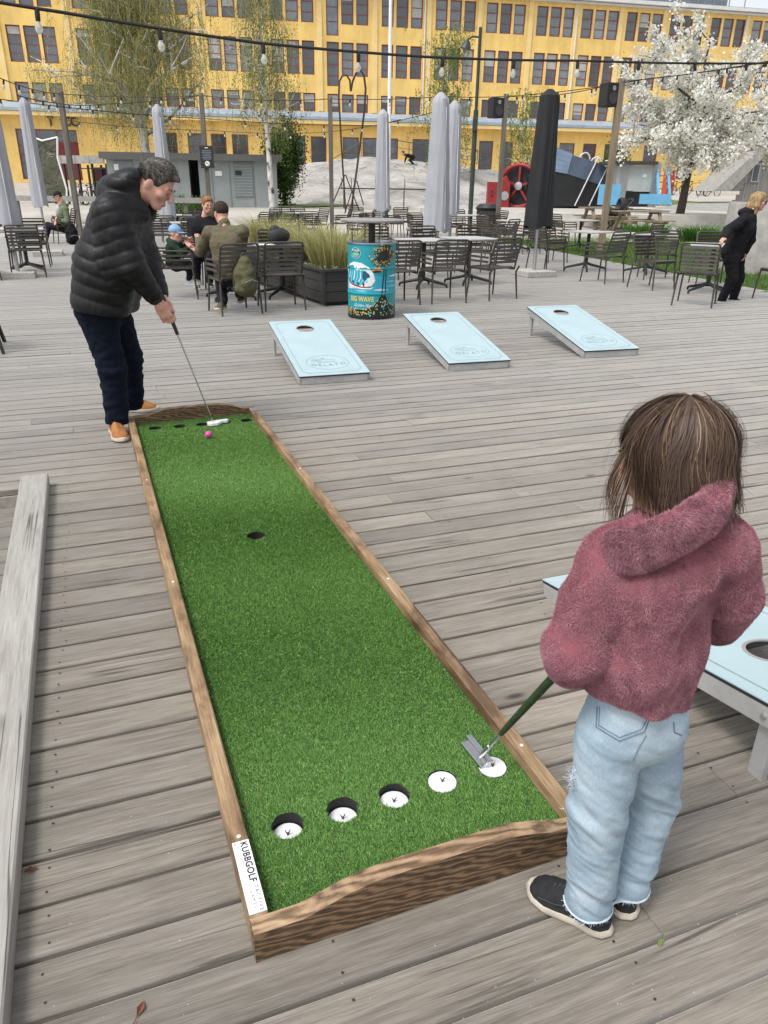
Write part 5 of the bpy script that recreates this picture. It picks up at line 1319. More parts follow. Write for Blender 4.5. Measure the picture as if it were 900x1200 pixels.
# ------------------------------------------------------------------ the man putting
def build_man():
    h = thing('person', 'man in a black puffer jacket and dark blue jeans bending over a putter', 'person', (.02, 5.0, 0)); off = np.array(h.location)
    J = dict(hipN=Q(113, 366, 4.68), hipF=Q(131, 366, 4.86), knN=Q(131, 430, 4.70), knF=Q(151, 418, 4.98), anN=Q(138, 494, 4.74), anF=Q(156, 474, 5.10),
             pel=Q(122, 358, 4.76), che=Q(140, 268, 4.76), nk=Q(154, 226, 4.76), shN=Q(131, 252, 4.57), shF=Q(152, 246, 4.95), elN=Q(153, 311, 4.55), elF=Q(172, 305, 4.92), wrN=Q(184, 351, 4.66), wrF=Q(189, 347, 4.78), hd=Q(183, 216, 4.76))
    face = unit(SD*.80-Z_*.60-FW*.10); A = head_axes(face, Z_+SD*.75)
    lo, hi = bbox(list(J.values())+[Q(200, 190, 4.7), G(150, 527), G(175, 482)], .16)
    f = Field(lo, hi, .0065)
    add_head(f, J['hd'], A, 1.06)
    f.chain([J['hd']-A[:, 1]*.04-A[:, 2]*.06, J['nk'], J['che']], [.062, .07, .11], .04)
    for s_ in (-1, 1): f.chain([J['che']+FW*.07*s_, J['pel']+FW*.07*s_], [.11, .12], .05)
    for a, b, c_ in (('shN', 'elN', 'wrN'), ('shF', 'elF', 'wrF')): f.chain([J[a], J[b], J[c_]], [.06, .045, .032], .03)
    for a, b, c_ in (('hipN', 'knN', 'anN'), ('hipF', 'knF', 'anF')): f.chain([J[a], J[b], J[c_]], [.085, .06, .045], .04)
    dn = unit(Q(199, 378, 4.68)-J['wrN']); add_hand(f, J['wrN']+dn*.02, dn, unit(FW*1.0-SD*.1), unit(SD*.8+Z_*.5), 1.12, 1.25, along=1.0)
    df = unit(Q(200, 376, 4.74)-J['wrF']); add_hand(f, J['wrF']+df*.035, df, unit(-FW+SD*.2), unit(SD*.8+Z_*.5), 1.1, 1.25, along=1.0)
    V, F = f.mesh(); V = relax(V, F, 1); link('body', raw_mesh('body', V-off, F, True), h, MAT['skin_rosy'])
    face_parts(h, off, J['hd'], A, 1.06, MAT['hair_brown'], closed=True)
    # hair: a close cropped cap with a longer, greying top
    f = Field(J['hd']-.15, J['hd']+.16, .004); L = lambda p: J['hd']+A @ (np.array(p)*1.06)
    f.ell(L((0, -.016, .040)), np.array((.0835, .1015, .0895))*1.06, A, .01); f.ell(L((0, .02, .088)), np.array((.060, .07, .034))*1.06, A, .03); f.ell(L((.0, .078, .085)), np.array((.045, .022, .018))*1.06, A, .02)
    f.ell(L((0, .115, -.005)), np.array((.10, .085, .086))*1.06, A, .012, sub=True); f.ell(L((0, .02, -.085)), np.array((.12, .115, .09))*1.06, A, .01, sub=True)
    for sx in (-1, 1): f.ell(L((sx*.082, -.008, -.016)), np.array((.03, .022, .034)), A, .006, sub=True)
    def dh(V, N): return .0012*vnoise(V, (110, 110, 50))+.003*vnoise(V, (30, 30, 30), 4)
    emit(f, 'hair', hair_mat('greying_brown_hair', ((.020, .016, .013), (.055, .047, .040), (.18, .168, .155)), 45), h, off, 1, dh)
    # short strands give the hair a soft edge
    n = 6000; u = np.random.normal(size=(n, 3)); u /= np.linalg.norm(u, axis=1)[:, None]; u = u[(u[:, 2] > .15-.5*(u[:, 1] < 0)) & ((u[:, 1] < .45) | (u[:, 2] > .55))]
    roots = np.array((0, -.012, .042))+u*np.array((.083, .102, .092)); dirs = np.c_[u[:, 0]*.3, np.full(len(u), .55)*np.sign(u[:, 2]-.1)+.1, u[:, 2]*.35-.2*(u[:, 2] < .4)]+np.random.normal(size=u.shape)*.12
    pts = np.stack([roots+dirs*t*.024+u*t*(1-t)*.012 for t in np.linspace(0, 1, 4)], 1); Wp = J['hd']+(pts*1.06) @ A.T
    strands('hair_strands', Wp, np.full(len(u), .0011), np.random.rand(len(u)), strand_mat('greying_strands', ((.014, .012, .010), (.05, .043, .036), (.22, .21, .195))), h, off)
    # jacket
    f = Field(lo, hi, .0075); K = .035
    for s_ in (-1, 1):
        f.chain([Q(124, 352, 4.76)+FW*.085*s_, Q(131, 310, 4.76)+FW*.085*s_, Q(140, 262, 4.76)+FW*.09*s_], [.178, .185, .152], .05)
    f.ell(Q(146, 246, 4.76), (.15, .2, .12), None, .06)
    f.chain([J['shN']+Z_*.0, J['elN'], J['wrN']-unit(J['wrN']-J['elN'])*.035], [.112, .086, .058], K)
    f.chain([J['shF'], J['elF'], J['wrF']-unit(J['wrF']-J['elF'])*.035], [.108, .082, .056], K)
    f.chain([Q(134, 228, 4.76), Q(158, 222, 4.76)], [.105, .085], .03)
    for s_ in (-1, 1): f.chain([Q(150, 220, 4.76)+FW*.07*s_, Q(170, 248, 4.76)+FW*.055*s_], [.055, .055], .03)
    f.ell(Q(148, 214, 4.76), (.145, .14, .075), head_axes(unit(SD*.85+Z_*.25), Z_)[:, [1, 0, 2]], .025)
    f.ell(Q(183, 214, 4.76), np.array((.085, .10, .11))*1.04, A, .012, sub=True); f.cap(Q(165, 226, 4.76), Q(183, 240, 4.76), .058, .07, .015, sub=True)
    hem = unit(Q(83, 352, 4.76)-Q(166, 368, 4.76)); dn_ = unit(np.cross(hem, FW)); dn_ = dn_ if dn_[2] < 0 else -dn_
    f.plane_cut(Q(124, 362, 4.76), dn_)
    segs = [(Q(124, 362, 4.76), Q(146, 225, 4.76), .080, .010), (J['shN'], J['elN'], .07, .009), (J['elN'], J['wrN'], .06, .006), (J['shF'], J['elF'], .07, .009), (J['elF'], J['wrF'], .06, .006)]
    def quilt(V, N):
        best = np.full(len(V), 9.0); out = np.zeros(len(V))
        for i, (a, b, sp, am) in enumerate(segs):
            ba = b-a; L_ = np.linalg.norm(ba); t = np.clip(((V-a) @ ba)/L_**2, 0, 1); dd = np.linalg.norm(V-a-t[:, None]*ba, axis=1)-(.10 if i == 0 else 0.0)
            tt = ((V-a) @ ba)/L_
            q = np.abs(np.sin(np.pi*(tt/sp)+.5*vn)); val = am*(q**.55-.75); c_ = dd < best; best = np.where(c_, dd, best); out = np.where(c_, val, out)
        return out*1.0+.004*vnoise(V, (14, 14, 22), 3)+.0025*vnoise(V, (45, 45, 18), 8)
    V, F = f.mesh(); V = relax(V, F, 2); vn = vnoise(V, (5, 5, 5), 2); N = vnormals(V, F); V = V+N*quilt(V, N)[:, None]; V = relax(V, F, 1, .25)
    link('jacket', raw_mesh('jacket', V-off, F, True), h, MAT['puffer'])
    for w0, e0 in ((J['wrN'], J['elN']), (J['wrF'], J['elF'])):
        d_ = unit(w0-e0); m = MB(); m.tube([w0-d_*.05-off, w0-d_*.012-off, w0+d_*.004-off], [.050, .052, .046], 14); m.build('cuff', MAT['black_rubber'], h, True)
    m = MB(); pz = [Q(113+i*2.2+3.5*math.sin(i*.35), 343-i*3.4, 4.76-.175-.027*math.sin(i*.3)) for i in range(8)]
    # trousers
    f = Field(lo, hi, .008)
    f.chain([J['hipN'], J['knN'], J['anN']+Z_*-.05], [.118, .086, .072], .03); f.chain([J['hipF'], J['knF'], J['anF']-Z_*.03], [.118, .086, .072], .03)
    for s_ in (-1, 1): f.ell(Q(119, 360, 4.76)+FW*.05*s_, (.135, .13, .13), None, .05)
    f.plane_cut((0, 0, .075), (0, 0, -1)); f.plane_cut(Q(122, 345, 4.76)+Z_*.02, (0, 0, 1))
    def fold(V, N):
        z = V[:, 2]; a = np.exp(-((z-.10)/.10)**2)+.8*np.exp(-((z-.45)/.13)**2)+.35
        return .013*a*vnoise(V, (9, 9, 26), 1)+.006*vnoise(V, (30, 30, 30), 5)
    emit(f, 'jeans', MAT['navy'], h, off, 2, fold)
    # shoes
    t = unit(G(152, 530)-G(134, 506)); s0 = G(136, 508)[:2]
    shoe(h, off, s0-t[:2]*.07, s0+t[:2]*.235, MAT['tan_suede'], MAT['cream_sole'], .112, .115, .028, lace=MAT['brown_lace'])
    t = unit(SD*.95+FW*.05); s0 = G(156, 482)[:2]; shoe(h, off, s0-t[:2]*.12, s0+t[:2]*.19, MAT['tan_suede'], MAT['cream_sole'], .11, .11, .028, lace=MAT['brown_lace'])
    # putter
    hd = G(250, 495.5, .066); gp = Q(193.5, 356, 4.70); t = thing('putter', 'silver putter held by the man, its pale head beside the far cups', 'putter', hd); po = np.array(t.location)
    m = MB(); m.tube([gp-po, hd+np.array([0, 0, .004])-po], [.0055, .0045], 8); m.build('shaft', MAT['steel'], t, True)
    d_ = unit(hd-gp); m = MB(); m.tube([gp-d_*.06-po, gp+d_*.20-po], [.0145, .0115], 10); m.build('grip', MAT['black_rubber'], t, True)
    m = MB(); m.prism([(-.055, -.02), (-.03, -.045), (.02, -.05), (.05, -.03), (.075, .0), (.11, -.01), (.13, .012), (.115, .035), (.06, .036), (.0, .032), (-.045, .02)], 'z', -.012, .010); o = m.build('putter_head', MAT['white_paint'], t, bevel=.004); o.rotation_euler = (0, 0, R_(10)); o.scale = (.85, .8, .9)
MAT['hair_brown'] = plain('brown_hair', (.06, .045, .034), .6, 0, .3, 60)
MAT['puffer'] = plain('black_puffer_nylon', (.009, .009, .0105), .5, 0, .2, 30, .25, 60, spec=.3)
MAT['navy'] = plain('dark_navy_denim', (.006, .009, .019), .85, 0, .25, 90, .2, 240, spec=.12)
MAT['tan_suede'] = plain('tan_suede', (.32, .135, .042), .85, 0, .2, 30, .15, 160)
MAT['cream_sole'] = plain('cream_rubber', (.50, .45, .37), .7, 0, .14, 20)
MAT['brown_lace'] = plain('brown_laces', (.05, .03, .02), .8, 0, .2, 60)
build_man()
# ------------------------------------------------------------------ the girl in the fleece jacket
MAT['fleece_base'] = plain('dusty_pink_fleece_base', (.20, .062, .078), .95, 0, .2, 25)
MAT['pale_denim'] = None
def denim():
    m, nt, b = new_mat('pale_blue_denim'); v = coords(nt, 'Object'); a = noise_tex(nt, v, 9, 6, .6); g = noise_tex(nt, coords(nt, 'Object', (1, 1, .35)), 420, 3, .6)
    c = ramp(nt, a, [(.28, (.235, .325, .40)), (.5, (.33, .425, .50)), (.72, (.46, .545, .60))])
    c = mix(nt, c, ramp(nt, g, [(.3, (.82, .84, .86)), (.7, (1.08, 1.07, 1.06))]), .9, 'MULTIPLY')
    nt.links.new(c, b.inputs['Base Color']); b.inputs['Roughness'].default_value = .9; b.inputs['Specular IOR Level'].default_value = .2; bump(nt, b, g, .25, .002); return m
MAT['pale_denim'] = denim()
MAT['black_suede'] = plain('black_suede', (.014, .015, .018), .85, 0, .3, 60, .3, 240)
def build_girl():
    base = G(715, 1075); h = thing('person', 'girl in a dusty pink fleece jacket and pale jeans seen from behind', 'person', base); off = np.array(h.location)
    hdC = Q(786, 540, 1.245); back = unit(np.array([-.28, .96, 0]))     # the way she faces
    side = np.array([back[1], -back[0], 0])                            # her right
    A = head_axes(unit(back-Z_*.30-side*.15), Z_)
    nk = Q(781, 612, 1.215); pel = Q(742, 848, 1.19); che = Q(776, 680, 1.18)
    shL, shR = Q(718, 656, 1.17), Q(843, 640, 1.19); elL, elR = Q(675, 758, 1.14), Q(862, 700, 1.20); wrL, wrR = Q(668, 783, 1.27), Q(842, 728, 1.33)
    hipL, hipR = Q(715, 862, 1.17), Q(764, 856, 1.22); knL, knR = Q(700, 948, 1.17), Q(763, 938, 1.25)
    heL, toL = G(715, 1096)[:2], G(619, 1041)[:2]; heR, toR = G(741, 1079)[:2], G(692, 1018)[:2]
    anL = np.array([*(heL*.72+toL*.28), .07]); anR = np.array([*(heR*.70+toR*.30), .07])
    lo, hi = bbox([hdC, nk, pel, shL, shR, elL, elR, wrL, wrR, anL, anR, np.array([*toL, 0])], .17)
    f = Field(lo, hi, .0065); s = .86
    add_head(f, hdC, A, s); f.chain([nk+Z_*.05, nk, che, pel], [.042, .045, .06, .07], .03)
    for a, b, c_ in ((shL, elL, wrL), (shR, elR, wrR)): f.chain([che+(a-che)*.5, a, b, c_], [.04, .034, .028, .022], .02)
    for a, b, c_ in ((hipL, knL, anL), (hipR, knR, anR)): f.chain([a, b, c_], [.052, .04, .032], .02)
    add_hand(f, wrL, unit(back*.9+side*.15-Z_*.4), unit(side*.6+back*.3), unit(back+Z_), .78, 1.1); add_hand(f, wrR, unit(back-side*.7-Z_*.35), unit(-side+back*.2-Z_*.5), unit(Z_+back), .78, 1.1)
    V, F = f.mesh(); V = relax(V, F, 1); link('body', raw_mesh('body', V-off, F, True), h, MAT['skin_rosy']); face_parts(h, off, hdC, A, s, MAT['hair_brown'])
    # jacket: full sleeves, stand collar
    f = Field(lo, hi, .0065)
    for q in (-1, 1): f.chain([Q(746, 818, 1.19)+side*.034*q, Q(757, 755, 1.185)+side*.040*q, Q(777, 675, 1.18)+side*.045*q, Q(780, 645, 1.18)+side*.03*q], [.080, .082, .072, .06], .03)
    f.chain([che+(shL-che)*.6, shL, (shL+elL)/2-side*.004, elL, wrL, wrL+unit(wrL-elL)*.055+back*.03], [.052, .055, .056, .057, .052, .046], .013); f.chain([che+(shR-che)*.6, shR, (shR+elR)/2, elR, wrR+unit(wrR-elR)*.05], [.050, .050, .050, .050, .042], .013)
    f.chain([nk-Z_*.035, shR], [.066, .052], .02); f.chain([nk-Z_*.01, Q(830, 628, 1.19), shR], [.055, .046, .052], .02); f.chain([nk-Z_*.035, shL], [.066, .052], .02); f.chain([che+Z_*.03-back*.01, nk-Z_*.05], [.075, .07], .03)
    hem_n = unit(np.cross(Q(800, 848, 1.19)-Q(684, 824, 1.19), back)); hem_n = hem_n if hem_n[2] < 0 else -hem_n
    f.plane_cut(Q(745, 836, 1.105), hem_n)
    f.ell(Q(748, 845, 1.19), (.085, .085, .035), None, .01, sub=True)
    def dj(V, N): return .008*vnoise(V, (13, 13, 9), 2)+.004*vnoise(V, (32, 32, 32), 6)
    V, F = f.mesh(); V = relax(V, F, 2); N = vnormals(V, F); V = V+N*dj(V, N)[:, None]; jack = (V, F)
    jo = link('jacket', raw_mesh('jacket', V-off, F, True), h, MAT['fleece_base'])
    # collar: a thick standing ring leaning open
    f = Field(lo, hi, .0055); n = 30; ring = []
    cc = Q(776, 594, 1.185)
    for i in range(n+1):
        a = math.radians(-104+204*i/n)                      # 0 = behind her neck
        u = math.sin(a); wv = -math.cos(a)
        p = cc+side*(.100*u)+back*(.082*wv*1.0)+Z_*(.020*math.cos(a)+.010*u-.030*max(0, -u)**3)
        p = p+(Q(860, 585, 1.175)-Q(860, 600, 1.175))*max(0, u)*1.0+(Q(700, 620, 1.175)-Q(700, 612, 1.175))*max(0, -u)
        ring.append(p)
    for i in range(n): f.cap(ring[i]*1-Z_*.022, ring[i+1]*1-Z_*.022, .019, .019, .008); f.cap(ring[i]-Z_*.0, ring[i+1]-Z_*.0, .020, .020, .008); f.cap(ring[i]+Z_*.017, ring[i+1]+Z_*.017, .017, .017, .010)
    V, F = f.mesh(); V = relax(V, F, 2); N = vnormals(V, F); V = V+N*(.003*vnoise(V, (35, 35, 35), 3))[:, None]; coll = (V, F)
    link('collar', raw_mesh('collar', V-off, F, True), h, MAT['fleece_base'])
    # pile: short tufted hairs over jacket and collar
    fm, nt, b = new_mat('dusty_pink_pile'); a_ = attr(nt, 'tone'); tp = attr(nt, 'tip')
    nt.links.new(ramp(nt, a_.outputs['Fac'], [(0, (.215, .082, .110)), (.5, (.36, .160, .198)), (1, (.53, .285, .32))]), b.inputs['Base Color']); b.inputs['Roughness'].default_value = .75; b.inputs['Specular IOR Level'].default_value = .2
    b.inputs['Sheen Weight'].default_value = .35; b.inputs['Sheen Roughness'].default_value = .4
    for (V, F), n, ln, nm in ((jack, 320000, .0046, 'fleece_pile'), (coll, 95000, .0072, 'fleece_pile')):
        e1 = V[F[:, 1]]-V[F[:, 0]]; e2 = V[F[:, 2]]-V[F[:, 0]]; ar = np.linalg.norm(np.cross(e1, e2), axis=1); pr = ar/ar.sum()
        fi = np.random.choice(len(F), n, p=pr); u, v = np.random.rand(2, n, 1); q = F[fi]
        P = (V[q[:, 0]]*(1-u)+V[q[:, 1]]*u)*(1-v)+(V[q[:, 3]]*(1-u)+V[q[:, 2]]*u)*v
        N = vnormals(V, F)[q[:, 0]]
        # clumps: hairs share a direction that wanders over the surface
        key = np.round(P/.007).astype(int); hsh = ((key[:, 0]*73856093) ^ (key[:, 1]*19349663) ^ (key[:, 2]*83492791)) % 4096
        cd = np.random.normal(size=(4096, 3)); ct = np.random.rand(4096)
        wand = np.stack([np.sin(P[:, 2]*38+P[:, 0]*21), np.cos(P[:, 0]*33+P[:, 1]*17), np.full(n, -1.0)], 1)
        D = N*.6+wand*.42+cd[hsh]*.10+np.random.normal(size=(n, 3))*.16; D /= np.linalg.norm(D, axis=1)[:, None]
        L_ = (ln*np.random.uniform(.6, 1.15, n))[:, None]; sdv = np.cross(D, np.random.normal(size=(n, 3))); sdv /= np.linalg.norm(sdv, axis=1)[:, None]
        T3 = np.stack([P-sdv*.0006-N*.001, P+sdv*.0006-N*.001, P+D*L_], 1).reshape(-1, 3)
        me = raw_mesh(nm, T3-off, np.arange(3*n).reshape(-1, 3)); set_attr(me, 'tone', np.repeat(np.clip(ct[hsh]*.2+.25*(.5+.5*np.sin(P[:, 2]*55+4*np.sin(P[:, 0]*40)+3*np.sin(P[:, 1]*33)))+np.random.rand(n)*.55, 0, 1), 3))
        tag(link(nm, me, h, fm), kind='stuff')
    # jeans
    f = Field(lo, hi, .0055)
    f.chain([hipL, knL, anL+back*.0-Z_*.03], [.067, .059, .051], .012); f.chain([hipR, knR, anR-Z_*.03], [.066, .057, .050], .012)
    for p_ in (Q(728, 838, 1.17), Q(768, 838, 1.2)): f.ell(p_, (.062, .066, .08), None, .03)
    f.cap(Q(745, 800, 1.19), Q(745, 845, 1.19), .075, .080, .03); f.plane_cut(Q(745, 795, 1.19), Z_); f.plane_cut((0, 0, .057), -Z_)
    f.ell(anL*[1, 1, 0]+Z_*.052, (.044, .044, .02), None, .006, sub=True); f.ell(anR*[1, 1, 0]+Z_*.052, (.043, .043, .02), None, .006, sub=True)
    def dd(V, N):
        z = V[:, 2]; a = .5+1.1*np.exp(-((z-.10)/.09)**2)+1.0*np.exp(-((z-.33)/.10)**2)
        sk = V.copy(); sk[:, 2] += .6*V[:, 0]+.03*vnoise(V, (7, 7, 5), 21)
        cr = vnoise(sk, (6, 6, 24), 1); cr2 = vnoise(sk, (15, 15, 52), 9)
        return a*(.0048*cr+.0022*(1-2.4*np.abs(cr2)))+.004*vnoise(V, (8, 8, 8), 7)+.001*vnoise(V, (60, 60, 60), 4)
    jeans = emit(f, 'jeans', MAT['pale_denim'], h, off, 2, dd)
    from mathutils.bvhtree import BVHTree
    bvh = BVHTree.FromPolygons([tuple(v.co) for v in jeans.data.vertices], [tuple(p.vertices) for p in jeans.data.polygons])
    def hit(px, py):
        o_ = Vector((0, 0, EYE))-Vector(off); d = Vector(ray(px, py)).normalized(); r = bvh.ray_cast(o_, d); return None if r[0] is None else np.array(r[0]+r[1]*.0012)
    MAT['stitch'] = plain('dark_blue_stitching', (.13, .17, .23), .9, 0, .2, 50); MAT['worn_edge'] = plain('bleached_denim_edge', (.50, .57, .62), .9, 0, .1, 60)
    def seam(pts, r, mat, nm):
        P = []
        for a, b_ in zip(pts[:-1], pts[1:]):
            for t in np.linspace(0, 1, 9)[:-1]:
                q = hit(a[0]+(b_[0]-a[0])*t, a[1]+(b_[1]-a[1])*t)
                if q is not None: P.append(q)
        if len(P) > 3: m = MB(); m.tube(P, r, 5); m.build(nm, mat, h, True)
    seam([(700, 828), (699, 852), (726, 868), (755, 857), (762, 840)], .0011, MAT['stitch'], 'pocket_stitching')
    seam([(703, 828), (702, 850), (726, 864), (752, 854), (759, 840)], .0008, MAT['stitch'], 'pocket_stitching')
    seam([(789, 846), (790, 858), (800, 862)], .0011, MAT['stitch'], 'pocket_stitching')
    seam([(757, 862), (748, 877), (741, 893)], .0008, MAT['stitch'], 'inner_seam')
    for an, hip in ((anL, hipL), (anR, hipR)):
        P = []
        for i in range(29):
            a = 2*math.pi*i/28; o_ = Vector((*(an[:2]+np.array([math.cos(a), math.sin(a)])*.2), .067))-Vector(off); d = Vector((-math.cos(a), -math.sin(a), 0)); r = bvh.ray_cast(o_, d)
            if r[0] is not None: P.append(np.array(r[0]+r[1]*.001))
        if len(P) > 10:
            m = MB(); m.tube(P, .0028, 6); m.build('hem', MAT['worn_edge'], h, True)
            q = np.array(P); n = 150; i = np.random.randint(0, len(q), n); s_ = q[i]+np.random.normal(size=(n, 3))*.003+off
            pth = np.stack([s_+np.c_[np.random.normal(size=(n, 2))*.004, -np.full(n, .006)]*t for t in np.linspace(0, 1, 3)], 1)
            tag(strands('hem_fray', pth, np.full(n, .0006), np.random.rand(n), MAT['worn_edge'], h, off), kind='stuff')
    # torn knee threads at the left leg
    n = 90; P = []
    for i in range(n):
        q = hit(671+np.random.uniform(-1, 5), 912+np.random.uniform(-14, 14))
        if q is None: q = knL-SD*.07-off
        P.append(q+off)
    P = np.array(P); pth = np.stack([P+(-SD*np.random.uniform(.3, 1, (n, 1))*.012+np.random.normal(size=(n, 3))*.006)*t for t in np.linspace(0, 1, 3)], 1)
    tr_ = strands('torn_threads', pth, np.full(n, .0007), np.random.rand(n), MAT['worn_edge'], h, off); tag(tr_, kind='stuff')
    # sneakers
    for he, to in ((heL, toL), (heR, toR)):
        up = shoe(h, off, he, to, MAT['black_suede'], MAT['cream_sole'], .086, .094, .021, lace=MAT['black_rubber'])
        d = unit(np.array([*(to-he), 0])); c0 = np.array([*(he*.78+to*.22), .07]); m = MB(); m.tube([c0-off-Z_*.01, c0-off+Z_*.015], [.034, .034], 14); m.build('sock', MAT['black_rubber'], h, True)
        s_ = np.array([d[1], -d[0], 0]); L_ = np.linalg.norm(to-he)
        for q in (-1, 1):
            m = MB(); m.tube([np.array([*he, 0])+d*L_*t+s_*q*w_*.5+Z_*z-off for t, w_, z in ((.10, .066, .046), (.3, .066, .040), (.5, .068, .050), (.62, .077, .044), (.8, .076, .038))], .0011, 5); m.build('overlay_seam', MAT['dark_metal'], up, True)
    # hair
    f = Field(hdC-.2, hdC+.2, .006); L = lambda p: hdC+A @ (np.array(p)*s)
    f.ell(L((0, -.020, .034)), np.array((.088, .106, .094))*s, A, .01); f.ell(L((0, -.040, -.03)), np.array((.080, .075, .080))*s, A, .03)
    f.ell(L((0, .11, -.045)), np.array((.10, .085, .10))*s, A, .012, sub=True)
    emit(f, 'hair', hair_mat('dark_brown_hair', ((.010, .006, .004), (.024, .014, .009), (.05, .03, .02)), 50), h, off, 1)
    rng_ = np.random.RandomState(4); n = 8000; K = 12
    az = rng_.uniform(-math.pi, math.pi, n); a0 = np.abs(rng_.normal(0, .55, n))+.02; a0 = np.minimum(a0, 1.3)
    wsp = .12*np.sin(az*9+1)+.10*np.sin(az*23)                      # locks
    t = np.linspace(0, 1, K)[None, :]; endz = -.085+rng_.normal(0, .018, n)+.04*(np.abs(az) < .9)
    tot = 1.75
    ang = np.minimum(a0[:, None]+t*tot, 1.66); azz = az[:, None]+(wsp[:, None]+rng_.normal(0, .10, n)[:, None])*t**1.2+.05*np.sin(t*7+rng_.uniform(0, 6.3, n)[:, None])*t
    nl = 75; lid = np.floor((az+math.pi)/(2*math.pi)*nl+rng_.normal(0, .5, n)).astype(int) % nl; lcen = (lid+.5)/nl*2*math.pi-math.pi; lof = rng_.normal(0, .035, nl+1)[lid]; ltn = rng_.rand(nl+1)[lid]
    dlt = (lcen-az+math.pi) % (2*math.pi)-math.pi; azz = azz+(dlt*.75)[:, None]*t**1.3+(rng_.normal(0, .10, nl+1)[lid])[:, None]*t**2
    rr = 1.0+(lof)[:, None]*(.25+t)+rng_.uniform(0, .06, n)[:, None]+.06*np.sin(az*11+2*np.sin(az*4))[:, None]*t*.8+rng_.normal(0, .02, n)[:, None]*t+((rng_.rand(n) < .07)*rng_.uniform(.02, .16, n))[:, None]*np.sin(t*2.6+rng_.uniform(-.3, .5, n)[:, None])
    # polar axis: the crown, a little towards the back of the head; az=0 is the face
    cr = unit(np.array([0.05, -.28, 1.0])); ex = unit(np.cross(np.array([0, 1.0, 0]), cr)); ey = np.cross(cr, ex)
    dirv = (np.sin(ang)*np.sin(azz))[..., None]*ex+(np.sin(ang)*np.cos(azz))[..., None]*ey+np.cos(ang)[..., None]*cr
    P = np.array((0, -.020, .030))+dirv*np.array((.093, .110, .099))*rr[..., None]
    over = np.maximum(0, a0[:, None]+t*tot-1.60); P[..., 2] -= over*.125*(1+0*t); P[..., :2] *= (1+(-.12+.10*rng_.rand(n)[:, None]+.06*np.sin(az*9)[:, None])*np.minimum(over, 1))[..., None]
    P[..., 2] = np.maximum(P[..., 2], endz[:, None]-.02*t)
    keep = ~((np.abs(az) < 1.05) & (a0 > .35)); P = P[keep]
    W_ = hdC+(P*s) @ A.T; tn = np.clip(.30*ltn[keep]+.2*rng_.rand(len(P))+.45*(.5+.5*np.sin(az[keep]*17+2*np.sin(az[keep]*5)))*rng_.rand(len(P))+.25*(rng_.rand(len(P)) > .93), 0, 1)
    sm_ = strand_mat('brown_hair_strands', ((.022, .012, .008), (.105, .062, .038), (.40, .275, .18)), .62)
    strands('hair_strands', W_, np.full(len(P), .0011), tn, sm_, h, off)
    # loose locks at the left of the face and fly-aways
    def lock(pts_px, fd, n, wid, sp, nm='loose_lock'):
        pts = np.array([Q(x, y, fd) for x, y in pts_px]); K2 = 10; tt = np.linspace(0, len(pts)-1, K2); k = np.minimum(tt.astype(int), len(pts)-2); c = pts[k]*(1-(tt-k))[:, None]+pts[k+1]*(tt-k)[:, None]
        c[1:-1] = (c[:-2]+2*c[1:-1]+c[2:])/4
        o_ = rng_.normal(size=(n, 1, 3))*sp*np.linspace(.5, 1.2, K2)[None, :, None]+rng_.normal(size=(n, 1, 3))*sp*1.4*(np.linspace(0, 1, K2)**2)[None, :, None]
        strands(nm, c[None]+o_, np.full(n, wid), rng_.uniform(.2, .8, n), sm_, h, off)
    lock([(742, 515), (722, 545), (712, 575), (716, 600)], 1.25, 60, .0009, .004); lock([(748, 520), (730, 555), (716, 590), (718, 630)], 1.24, 70, .0009, .004); lock([(735, 530), (716, 560), (709, 588)], 1.24, 24, .0008, .004)
    lock([(752, 515), (738, 560), (726, 600), (722, 640)], 1.22, 60, .0009, .004); lock([(848, 540), (858, 570), (853, 585)], 1.22, 30, .0009, .003)
    for i in range(26):
        x0, y0 = 745+rng_.uniform(-8, 12), 505+rng_.uniform(-15, 40); lock([(x0, y0), (x0-18-rng_.uniform(0, 16), y0+22+rng_.uniform(-6, 14)), (x0-24-rng_.uniform(0, 26), y0+55+rng_.uniform(0, 60))], 1.24, 1, .0006, .003, 'stray_hair')
    for i in range(14):
        x0, y0 = 838+rng_.uniform(-4, 8), 530+rng_.uniform(-10, 30); lock([(x0, y0), (x0+14+rng_.uniform(0, 10), y0+12+rng_.uniform(0, 10)), (x0+22+rng_.uniform(0, 20), y0+26+rng_.uniform(-14, 20))], 1.2, 1, .0006, .003, 'stray_hair')
    for i in range(12):
        x0, y0 = 785+rng_.uniform(-30, 30), 474+rng_.uniform(0, 6); lock([(x0, y0+6), (x0-6+rng_.uniform(-8, 8), y0-2), (x0-16+rng_.uniform(-12, 12), y0-3+rng_.uniform(-4, 6))], 1.18, 1, .0005, .002, 'stray_hair')
    # her putter: dark green grip, steel shaft and blade head resting by the right cup
    hdp = G(563, 886, TZ+.012); gp = Q(645, 797, 1.40); t = thing('putter', 'short putter with dark green grip held by the girl, blade head at the right cup', 'putter', hdp); po = np.array(t.location)
    d_ = unit(gp-hdp); Ls = np.linalg.norm(gp-hdp); m = MB(); m.tube([hdp+d_*.05-po, gp-po], [.0052, .0058], 10); m.build('shaft', MAT['steel'], t, True)
    m = MB(); m.tube([hdp+d_*Ls*.34-po, hdp+d_*Ls*.40-po, hdp+d_*Ls*.75-po, gp+d_*.06-po], [.0065, .0082, .0100, .0105], 12); m.build('grip', plain('dark_green_grip', (.022, .045, .016), .55, 0, .2, 30), t, True)
    m = MB(); m.tube([hdp+d_*.0-po, hdp+d_*.085-po], [.0075, .0070], 10); m.build('hosel', MAT['steel'], t, True)
